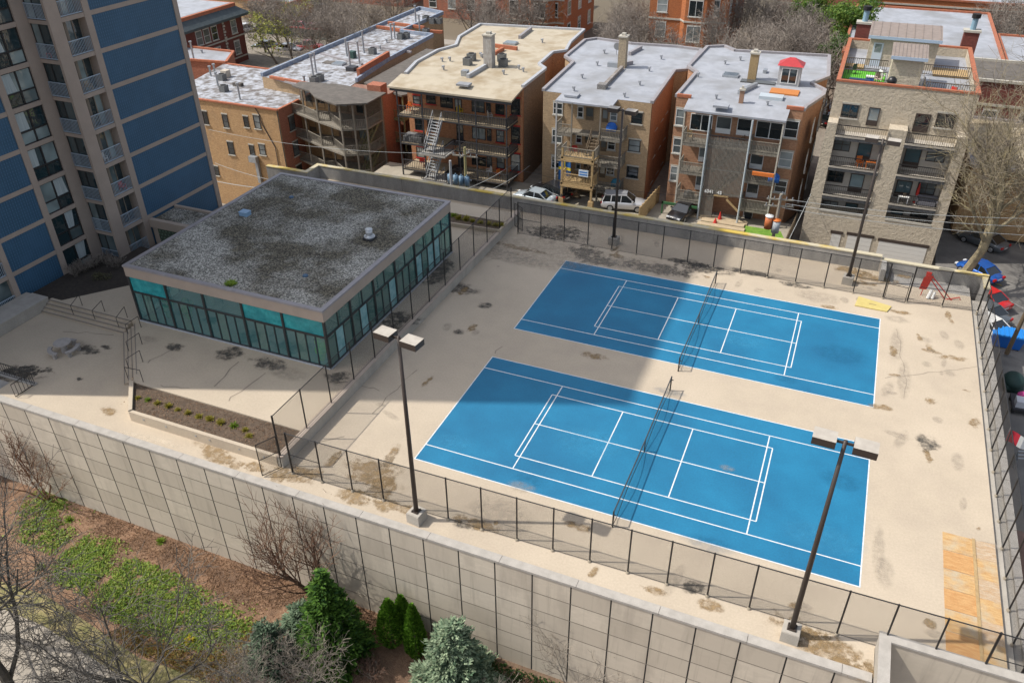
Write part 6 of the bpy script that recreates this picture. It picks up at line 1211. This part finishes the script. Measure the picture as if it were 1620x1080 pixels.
a = PY(1213, 316.5-0, 46.95); mb = MB(); mb.box(-1.0,-.12,-.16,1.0,.12,.16); o = build(mb, 'flower_box', orange_p); q = PY(1206, 265+50*0+50, 46.9); q = PY(1386/3.857+1020-20+0*1, 0, 46.9) if 0 else PY(1207, 276, 46.85); o.location = q; tag(o, 'long orange flower box on the right middle porch railing', 'flower box')
for i, (u, v, Y, m_, l) in enumerate(((648,178,47.5,orange_p,'orange chair at the left end of the top steel porch'),(727,170,48.3,mat('yellow_lid',(.55,.40,.02),.6),'yellow topped bin on the top steel porch'),(775,183,48,mat('pale_cushion',(.45,.42,.38),.8),'pale cushioned chair on the top right steel porch'),(668,254,47.4,red_p,'red and white chair on the lowest left steel porch'),(786,280,47.4,orange_p,'orange chair among pale ones on the lowest right steel porch'),(774,270,47.6,white_m,'white chair on the lowest right steel porch'),(1092,205,47.9,wood_y,'tan bench on the top left porch of the slat screened building'))):
    a = PY(u, v, Y); zs = L2 if u < 800 else L4_; zf = min(zs, key=lambda z: abs(z-a.z+.3)); clutter('patio_chair', l, 'chair', (a.x, Y, zf), [m_], chairs, None, i*1.1)
a = PY(665, 213, 46.9); mb = MB(); mb.box(-1.1,-.6,0,1.1,.6,.6); mb.box(-1.0,-.5,.6,.9,.5,.75); o = build(mb, 'covered_furniture', mat('grey_sheeting', (.22,.22,.22), .7, (.06,.06,.06), 3)); o.location = (-37.2, 46.9, -.45); tag(o, 'grey sheeted furniture heap on the left middle steel porch', 'cover')
for u, v, l in ((1138,349,'red traffic cone by the timber steps behind the parapet'),(1131,354,'second smaller red cone in front of the taller cone')):
    q = PZ(u, v, YG); mb = MB(); mb.cyl(0,0,.04,.95 if u > 1135 else .6,.24,.04,10); mb.box(-.3,-.3,0,.3,.3,.04); o = build(mb, 'traffic_cone', red_p); o.location = q; tag(o, l, 'cone')
for k, (u, v, w, l) in enumerate(((1140,360,4.6,'front pale timber garden step behind the parapet'),(1143,354,4.2,'middle pale timber garden step behind the parapet'),(1130,347,6.5,'rear pale timber step below the slatted screen'))): q = PZ(u, v, YG); mb = MB(); mb.box(-w/2,-.35,0,w/2,.35,.18); o = build(mb, 'timber_step', mat('pale_timber', (.48,.38,.25), .85, (.40,.31,.20), 4)); o.location = q; tag(o, l, 'step')
q = PZ(1197, 361, YG); mb = MB(); mb.box(-.3,-.35,0,.3,.35,.95); mb.box(-.33,-.38,.95,.33,.38,1.05); o = build(mb, 'wheelie_bin', mat('bin_black', (.015,.02,.03), .6)); o.location = q+Vector((-1.2,2.2,0)); tag(o, 'black bin below the lowest right porch of the slat screened building', 'bin')
bf = thing('board_fence', 'weathered board fence slanting between the silver wagon and the black sedan', 'fence', (-10.5, 45, -4.4)); mb = MB(); a, b_ = PZ(1043,303,-3.2), PZ(1012,338,-3.2)
for i in range(24): q = a.lerp(b_, i/23); mb.box(q.x-.09, q.y-.09, -4.4, q.x+.02, q.y+.12, -2.6+.05*(i % 3))
build(mb, 'boards', wood_y, bf)
bf = thing('board_fence', 'grey board fence between the slat screened building and the stone condo', 'fence', (4, 44, -5)); mb = MB()
for i in range(40): mb.box(3.6+.012*i, 40+i*.22, -6, 3.68+.012*i, 40.18+i*.22, -3.0+.06*(i % 2))
build(mb, 'boards', wood_b, bf)
# ================================================================== TREES AND SHRUBS
def rot_dir(d, ang, az):
    d = d.normalized(); x = d.orthogonal().normalized(); y = d.cross(x)
    return (d*math.cos(ang)+(x*math.cos(az)+y*math.sin(az))*math.sin(ang)).normalized()
def bare(seed, H, r0, n=(8,7,6,4), ang=(.75,.8,.85,.8), ratio=(.55,.5,.5,.5), first=.25, lean=(0,0), up=.12, stems=1, wob=.16, tw=.014):
    rr = random.Random(seed); tr = MB(); cr = MB(); N_ = len(n)
    def grow(p, d, L, r, lev):
        k = 5 if lev == 0 else 4 if lev < 3 else 2; pts = [p.copy()]; dirs = [d.copy()]; q = p.copy()
        for i in range(k):
            d = (d+Vector((rr.gauss(0,wob), rr.gauss(0,wob), rr.gauss(0,wob)*.6+up*(1 if lev else .3)))).normalized(); q = q+d*(L/k); pts.append(q.copy()); dirs.append(d.copy())
        re = max(tw*.6, r*(.35 if lev else .45)); rad = [r+(re-r)*i/k for i in range(k+1)]
        (tr if lev < 2 else cr).tube(pts, rad, 7 if lev == 0 else 5 if lev == 1 else 3, caps=lev < 2)
        if lev >= N_: return
        f0 = first if lev == 0 else .22; m = n[lev]; az = rr.uniform(0, 6.28)
        for j in range(m):
            t_ = f0+(1-f0)*(j+rr.random()*.8)/m; t_ = min(t_, .98); i = min(k-1, int(t_*k)); f = t_*k-i; b = pts[i].lerp(pts[i+1], f); az += 2.4+rr.uniform(-.5,.5)
            a = ang[lev]*rr.uniform(.65,1.25); LL = L*ratio[lev]*rr.uniform(.7,1.25)*(1.15-.45*t_ if lev == 0 else 1)
            grow(b, rot_dir(dirs[i+1], a, az), LL, max(tw, rad[i]*(.55 if lev else .5)), lev+1)
    for s_ in range(stems):
        d = Vector((lean[0], lean[1], 1)); 
        if stems > 1: a = 6.28*s_/stems+rr.random(); d = Vector((lean[0]+math.cos(a)*.38, lean[1]+math.sin(a)*.38, 1))
        grow(Vector((0,0,-.15)) if stems == 1 else Vector((d.x*.15,d.y*.15,-.1)), d.normalized(), H*(.62 if stems == 1 else .58)*rr.uniform(.9,1.05), r0, 0)
    return tr, cr
bark = mat('grey_bark', (.15,.13,.105), .95, (.095,.08,.065), 4, grain=.2, co='O'); bark_p = mat('pale_bark', (.27,.245,.21), .95, (.18,.16,.13), 4, grain=.2, co='O')
twig = mat('grey_twig', (.20,.17,.145), .95, (.27,.235,.20), .5, co='O'); twig_b = mat('budding_twig', (.20,.17,.10), .95, (.16,.135,.11), .6, co='O'); twig_r = mat('red_brown_twig', (.22,.12,.07), .95, (.15,.08,.05), 1, co='O'); twig_d = mat('dark_twig', (.075,.065,.055), .95, (.13,.12,.10), .8, co='O'); twig_p = mat('pale_twig', (.30,.26,.21), .95, (.21,.18,.145), .8, co='O')
def tree_proto(name, tr, cr, bm, tm):
    r = bpy.data.objects.new(name, None); COL.objects.link(r); r.empty_display_size = .3
    build(tr, 'trunk', bm, r); build(cr, 'crown', tm, r); return r
def plant(r, first, label, cat, x, y, z, rz=0, sc=1, group=None):
    o = r if first else copy_tree(r); o.location = (x, y, z); o.rotation_euler.z = rz; o.scale = (sc,)*3
    return tag(o, label, cat, group)
protos = [tree_proto('bare_tree', *bare(s_, 12.5, .2, (10,9,7,4), ratio=(.66,.55,.5,.5), first=.2, up=.10, wob=.10, tw=.020), bark, twig) for s_ in (3, 4, 5, 6)]
used = set(); rr = random.Random(21)
bgt = [(408,8,'beside the dark cornice of the red brick corner'),(452,20,'left of the red vans in the far lot'),(500,38,'in front of the red pickup'),(540,28,'right of the dark red van'),(580,12,'behind the far lot at the top edge'),(600,48,'touching the far edge of the silver roof'),(645,22,'beyond the middle of the silver roof'),(690,4,'at the top edge beyond the silver roof tip'),(725,14,'beyond the roof tip left of the cream roof'),(770,22,'beyond the back left of the cream roof'),(815,16,'beyond the middle back edge of the cream roof'),(985,52,'behind the chimney of the timber porch building'),(1020,30,'between the two orange brick buildings'),(1000,10,'at the top edge between the orange brick buildings'),(1142,42,'right of the second orange brick building'),(1175,66,'behind the brown chimney of the slat screened building'),(1212,40,'over the white roof above the tan chimney'),(1248,62,'behind the red cupola'),(1288,66,'at the back right corner of the slat screened building'),(1190,18,'at the top edge above the slat screened building'),(1262,26,'at the top edge left of the green tree'),(1318,98,'in the gap left of the stone condo roof'),(625,66,'close beside the silver roof edge'),(1515,26,'by the blue pipes at the top right'),(1590,12,'in the top right corner'),(560,62,'between the far lot and the silver roof'),(665,48,'leaning over the long silver roof'),
 (430,-4,'at the top edge left of the silver street car'),(520,4,'at the top edge above the dark red van'),(558,40,'between the red vans and the silver roof'),(612,2,'at the top edge over the middle of the silver roof'),(740,0,'at the top edge left of the cream roof back'),(785,2,'at the top edge over the back of the cream roof'),(840,4,'at the top edge left of the orange bay building'),(970,22,'right beside the orange bay building'),(1150,12,'at the top edge right of the second orange building'),(1225,8,'at the top edge above the red cupola'),(1160,88,'close behind the fourth white roof'),(1228,86,'left of the red cupola roof'),(1268,88,'right of the red cupola roof'),(1300,44,'left side of the dense green tree'),(975,70,'just over the back edge of the third white roof'),(1040,84,'over the back right of the third white roof'),(1560,40,'on the pale roofs at the top right'),(1605,30,'at the right edge near the top')]
for i, (u, v, l) in enumerate(bgt):
    k = i % 4; q = PZ(u, v, 3.2)
    if -64 < q.x < -50 and 50 < q.y < 98: continue
    if -43 < q.x < 5 and q.y < 78: q.y = 78+rr.random()*2
    plant(protos[k], k not in used, 'bare grey tree %s' % l, 'tree', q.x, q.y, -5.0, rr.uniform(0, 6.28), rr.uniform(.78, 1.05), 'bare trees behind the brick buildings'); used.add(k)
# --- leafy trees
def leafcloud(seed, clumps, per, sz, tall=1):
    rr = random.Random(seed); mb = MB()
    for (x, y, z, r_) in clumps:
        for i in range(int(per*r_*r_)):
            d = Vector((rr.gauss(0,1), rr.gauss(0,1), rr.gauss(0,1))).normalized()*r_*(.45+.6*rr.random()); p = Vector((x,y,z))+Vector((d.x, d.y, d.z*.8*tall)); n = (d.normalized()*.6+Vector((rr.gauss(0,.6), rr.gauss(0,.6), rr.gauss(.2,.6)))).normalized()
            a = n.orthogonal().normalized()*sz*rr.uniform(.6,1.3); b = n.cross(a)*.7; ca = rr.uniform(0, 6.28); a, b = a*math.cos(ca)+b*math.sin(ca), b*math.cos(ca)-a*math.sin(ca)
            mb.quad(p-a, p-b*.8, p+a, p+b*.8)
    return mb
def leafy(label, u, v, zc, base, R_, seed, per, sz, lm, sp=1.0, ncl=26, cat='tree'):
    q = PZ(u, v, zc); rr = random.Random(seed); cl = []
    for i in range(ncl):
        d = Vector((rr.gauss(0,1), rr.gauss(0,1), rr.gauss(0,.9))).normalized()*R_*rr.uniform(.3,1); cl.append((d.x, d.y, zc-base+d.z*.9, R_*rr.uniform(.22,.42)))
    tr, _ = bare(seed, (zc-base)*1.5, .2, (8,3), first=.35); t_ = thing('leafy_tree', label, cat, (0,0,0)); build(tr, 'trunk', bark, t_); build(leafcloud(seed, cl, per, sz), 'crown', lm, t_); t_.location = (q.x, q.y, base); return t_
lg = leaf('fresh_green_leaf', (.045,.12,.02), (.17,.24,.04)); ly = leaf('yellow_green_leaf', (.24,.27,.05), (.42,.42,.10))
leafy('dense bright green tree behind the left chimney of the stone condo', 1352, 42, 4.5, -5.2, 4.2, 31, 190, .17, lg)
leafy('darker green tree in the gap left of the roof deck', 1326, 92, 3.0, -5.2, 3.2, 32, 190, .16, leaf('mid_green_leaf', (.03,.08,.018), (.09,.14,.035)))
leafy('green tree at the top edge left of the stone condo penthouse', 1296, 14, 4, -5, 4.0, 33, 150, .18, lg)
leafy('loose yellow green tree over the parked cars in the far lot', 432, 52, 0.5, -5, 4.2, 34, 36, .15, ly, ncl=22)
leafy('small yellow green tree at the top left behind the far lot', 470, 8, 1, -5, 3.6, 35, 40, .16, ly, ncl=18)
leafy('brown budding shrub by the red van in the far lot', 545, 72, -2, -5, 2.6, 36, 60, .14, leaf('brown_bud', (.14,.10,.06), (.24,.19,.12)), cat='shrub')
# --- right-hand trees
tr, cr = bare(51, 21, .46, (10,9,8,5), ang=(.7,.75,.8,.8), ratio=(.6,.55,.5,.5), first=.34, lean=(.40,.10), up=.10, wob=.09, tw=.014); t_ = tree_proto('bare_tree', tr, cr, mat('yellowed_bark', (.30,.25,.15), .95, (.18,.15,.10), 3, grain=.2, co='O'), mat('grey_budding_twig', (.175,.145,.12), .95, (.24,.20,.11), .7, co='O')); plant(t_, True, 'large budding bare tree leaning over the alley right of the stone condo', 'tree', 18.3, 43.0, -5.8, 0, 1)
tr, cr = bare(52, 21, .34, (10,9,8,5), ang=(.75,.75,.8,.8), ratio=(.66,.55,.5,.5), first=.3, lean=(.12,.1), up=.10, wob=.09, tw=.016); t_ = tree_proto('bare_tree', tr, cr, bark_p, twig_b); plant(t_, True, 'budding bare tree over the cream roof at the upper right', 'tree', 24, 58.0, -5.4, 0.3, .95)
plant(t_, False, 'budding bare tree farthest right in the alley shade', 'tree', 25.5, 47.5, -5.7, 4.0, .95)
plant(t_, False, 'budding bare tree rising behind the cream roof near the right edge', 'tree', 27.5, 70.0, -5.4, 1.0, 1.05)
# --- conifers
def conifer(seed, H, Rm, sz, per, droop=.25, power=.85, z0=.04):
    rr = random.Random(seed); mb = MB(); nw = int(H*6)
    for w_i in range(nw):
        t_ = z0+(1-z0)*w_i/nw; z = H*t_; R_ = Rm*(1-t_)**power*rr.uniform(.85,1.1)+.06; nb = max(5, int(15*R_/Rm)+4)
        for b_i in range(nb):
            az = rr.uniform(0, 6.28); L = R_*rr.uniform(.65,1.12); d = Vector((math.cos(az), math.sin(az), rr.uniform(-droop, droop*.9))).normalized()
            for s_ in range(max(3, int(per*L))):
                f = .22+.78*rr.random()**.7; p = Vector((0,0,z))+d*L*f+Vector((0,0,-.12*f*f*L))+Vector((rr.gauss(0,.09), rr.gauss(0,.09), rr.gauss(0,.06)))
                q = (d+Vector((rr.gauss(0,.5), rr.gauss(0,.5), rr.gauss(.25,.35)))).normalized(); s = q.cross(Vector((rr.gauss(0,.4), rr.gauss(0,.4), 1))).normalized()*sz*.30; l = q*sz*rr.uniform(.7,1.4)
                mb.quad(p-s, p+l*.6-s*.8, p+l, p+s)
    return mb
def conif(name, label, u, v, H, R_, sz, per, lm, seed, **k):
    q = PZ(u, v, -7.6); t_ = thing(name, label, 'tree', (0,0,0)); mb = MB(); mb.tube([(0,0,0),(0,0,H*.93)], [.14,.02], 7); build(mb, 'trunk', bark, t_); build(conifer(seed, H, R_, sz, per, **k), 'crown', lm, t_); t_.location = (q.x, q.y, -7.6); t_.rotation_euler.z = seed; return t_
conif('spruce_tree', 'tall dark green spruce in front of the big panel wall', 533, 1040, 7.0, 2.2, .20, 46, leaf('spruce_leaf', (.012,.045,.008), (.10,.20,.025), .7, .12), 61, droop=.3)
conif('blue_spruce', 'broad blue green spruce at the bottom centre below the wall', 722, 1095, 5.6, 2.35, .18, 58, leaf('blue_spruce_leaf', (.07,.125,.07), (.31,.38,.24), .7, .1), 62, droop=.45, power=.62)
conif('juniper_shrub', 'pale blue green juniper left of the dark spruce', 432, 1050, 3.4, 1.5, .15, 46, leaf('juniper_leaf', (.06,.10,.06), (.16,.22,.14), .7, .1), 63, droop=.5, power=.6)
conif('juniper_shrub', 'low grey green juniper against the left foot of the dark spruce', 478, 1000, 2.2, 1.3, .15, 44, leaf('juniper_leaf2', (.07,.12,.07), (.20,.27,.17), .7, .1), 64, droop=.5, power=.5)
av = leaf('arborvitae_leaf', (.05,.14,.012), (.17,.33,.03), .7, .2)
for i, (u, v, H, R_, l) in enumerate(((622,1018,3.6,.75,'leftmost and fullest of the three slim arborvitae by the wall'),(641,1006,3.3,.6,'middle slim arborvitae standing behind the other two'),(660,1038,4.2,.55,'rightmost and tallest slim arborvitae beside the blue spruce'))):
    q = PZ(u, v, -7.6); t_ = thing('arborvitae', l, 'tree', (0,0,0), 'slim arborvitae by the wall'); rr = random.Random(i+70); mb = MB(); mb.tube([(0,0,0),(0,0,H*.8)], [.07,.02], 6); build(mb, 'trunk', bark, t_); mb = MB()
    for k in range(4200):
        t1 = rr.random()**.8; prof = R_*min(1, (t1+.12)*3)*(1-t1**2.4)*rr.uniform(.75,1.08)+.03; a = rr.uniform(0, 6.28); p = Vector((math.cos(a)*prof, math.sin(a)*prof, t1*H)); d = Vector((math.cos(a)*.5+rr.gauss(0,.3), math.sin(a)*.5+rr.gauss(0,.3), 1)).normalized(); s = Vector((-math.sin(a)+rr.gauss(0,.4), math.cos(a)+rr.gauss(0,.4), rr.gauss(0,.2))).normalized()*.05; L_ = d*rr.uniform(.10,.2)
        mb.quad(p-s, p+s, p+L_+s*.5, p+L_-s*.5)
    build(mb, 'crown', av, t_); t_.location = (q.x, q.y, -7.6)
# --- bare shrubs and trees in the front garden
def bt(label, u, v, H, r0, bm, tm, seed, rz=0, cat='tree', name='bare_tree', **k):
    q = PZ(u, v, -7.6); t_ = tree_proto(name, *bare(seed, H, r0, **k), bm, tm); return plant(t_, True, label, cat, q.x, q.y, -7.62, rz)
bt('red brown bare multi stemmed tree spread against the panel wall', 505, 948, 9.5, .11, mat('brown_bark', (.13,.075,.05), .95), twig_r, 81, stems=4, n=(8,7,5), ang=(.6,.65,.6), ratio=(.55,.5,.5), up=.16, wob=.10, tw=.013)
bt('rust coloured bare shrub at the left end of the panel wall', 75, 790, 7.5, .06, mat('rust_bark', (.24,.13,.08), .95), twig_r, 82, stems=5, n=(7,6,4), ang=(.7,.7,.7), tw=.012, cat='shrub', name='bare_shrub')
bt('second rust coloured shrub at the far left edge', 5, 730, 6.5, .06, mat('rust_bark', (0,0,0)), twig_r, 83, stems=5, n=(7,6,4), ang=(.8,.7,.7), tw=.012, cat='shrub', name='bare_shrub')
bt('dark bare tree with leaning trunk in the bottom left corner', 38, 1130, 14.0, .30, mat('dark_bark', (.085,.075,.06), .95, (.05,.045,.035), 4, grain=.2, co='O'), twig_d, 84, n=(9,8,6,3), ang=(.95,.8,.8,.8), first=.3, ratio=(.72,.55,.5,.5), lean=(-.06,.12), up=.04, wob=.2, tw=.016)
bt('dark bare tree spreading over the path from below the frame', 270, 1150, 12.5, .2, mat('dark_bark', (0,0,0)), twig_d, 85, n=(9,8,6,3), ang=(1.0,.85,.8,.8), ratio=(.75,.55,.5,.5), first=.2, lean=(.10,.18), up=.03, wob=.2, tw=.016)
bt('dark bare tree leaning over the ground cover at the left edge', -60, 1000, 12.0, .2, mat('dark_bark', (0,0,0)), twig_d, 90, n=(9,8,6,3), ang=(1.0,.85,.8,.8), ratio=(.72,.55,.5,.5), first=.25, lean=(.35,.0), up=.02, wob=.2, tw=.016)
bt('pale grey bare shrub in front of the dark spruce', 500, 1085, 5.6, .05, bark_p, twig_p, 86, stems=6, n=(7,6,5), ang=(.8,.8,.8), up=.05, wob=.11, tw=.008, cat='shrub', name='bare_shrub')
bt('pale grey bare shrub left of the juniper', 395, 1120, 6.2, .05, bark_p, twig_p, 87, stems=6, n=(7,6,5), ang=(.8,.8,.8), up=.05, wob=.11, tw=.008, cat='shrub', name='bare_shrub')
bt('thin pale bare sapling against the wall at bottom right', 905, 1100, 6.0, .035, bark_p, twig_p, 88, stems=3, n=(7,5,3), ang=(.6,.6,.6), up=.12, tw=.010, cat='shrub', name='bare_shrub')
bt('low pale twiggy shrub at the right foot of the blue spruce', 800, 1125, 3.4, .03, bark_p, twig_p, 89, stems=5, n=(6,5,3), ang=(.7,.6,.6), up=.1, tw=.010, cat='shrub', name='bare_shrub')
bt('low dark twiggy shrub between arborvitae and spruce', 590, 1075, 2.2, .03, bark_p, mat('brown_bark', (0,0,0)), 91, stems=6, n=(7,6,4), ang=(.9,.8,.7), up=.05, tw=.010, cat='shrub', name='bare_shrub')
for i, (u, v, l) in enumerate(((255,857,'small green plant in the mulch nearest the wall'),(110,823,'small bright green plant at the left of the mulch'),(65,898,'green seedling near the path at the left'),(300,1015,'yellow flowered clump in the rust coloured ground cover'))):
    q = PZ(u, v, -7.59); o = build(tuft_mb(i+120, .34, 120), 'garden_plant', tuft_g if i < 3 else mat('yellow_flower', (.55,.42,.02), .7)); o.location = q; tag(o, l, 'plant')
# shaded planting against the tower
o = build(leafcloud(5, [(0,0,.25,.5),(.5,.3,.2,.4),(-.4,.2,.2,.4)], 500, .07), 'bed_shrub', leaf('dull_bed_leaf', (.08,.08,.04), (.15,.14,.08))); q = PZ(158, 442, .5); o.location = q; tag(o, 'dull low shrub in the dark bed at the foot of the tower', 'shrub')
tr, cr = bare(95, 1.6, .02, (6,5,3), stems=6, tw=.010); 
for i, (u, v) in enumerate(((120,437),(135,430),(150,424),(170,418),(186,424))):
    r = tree_proto('bare_shrub', tr, cr, bark, twig) if i == 0 else copy_tree(pr); pr = r if i == 0 else pr; q = PZ(u, v, .5); r.location = (q.x, q.y, .45); r.rotation_euler.z = i; tag(r, '%s bare twiggy shrub from the left along the tower wall' % ('first','second','third','fourth','fifth')[i], 'shrub', 'bare shrubs along the tower')
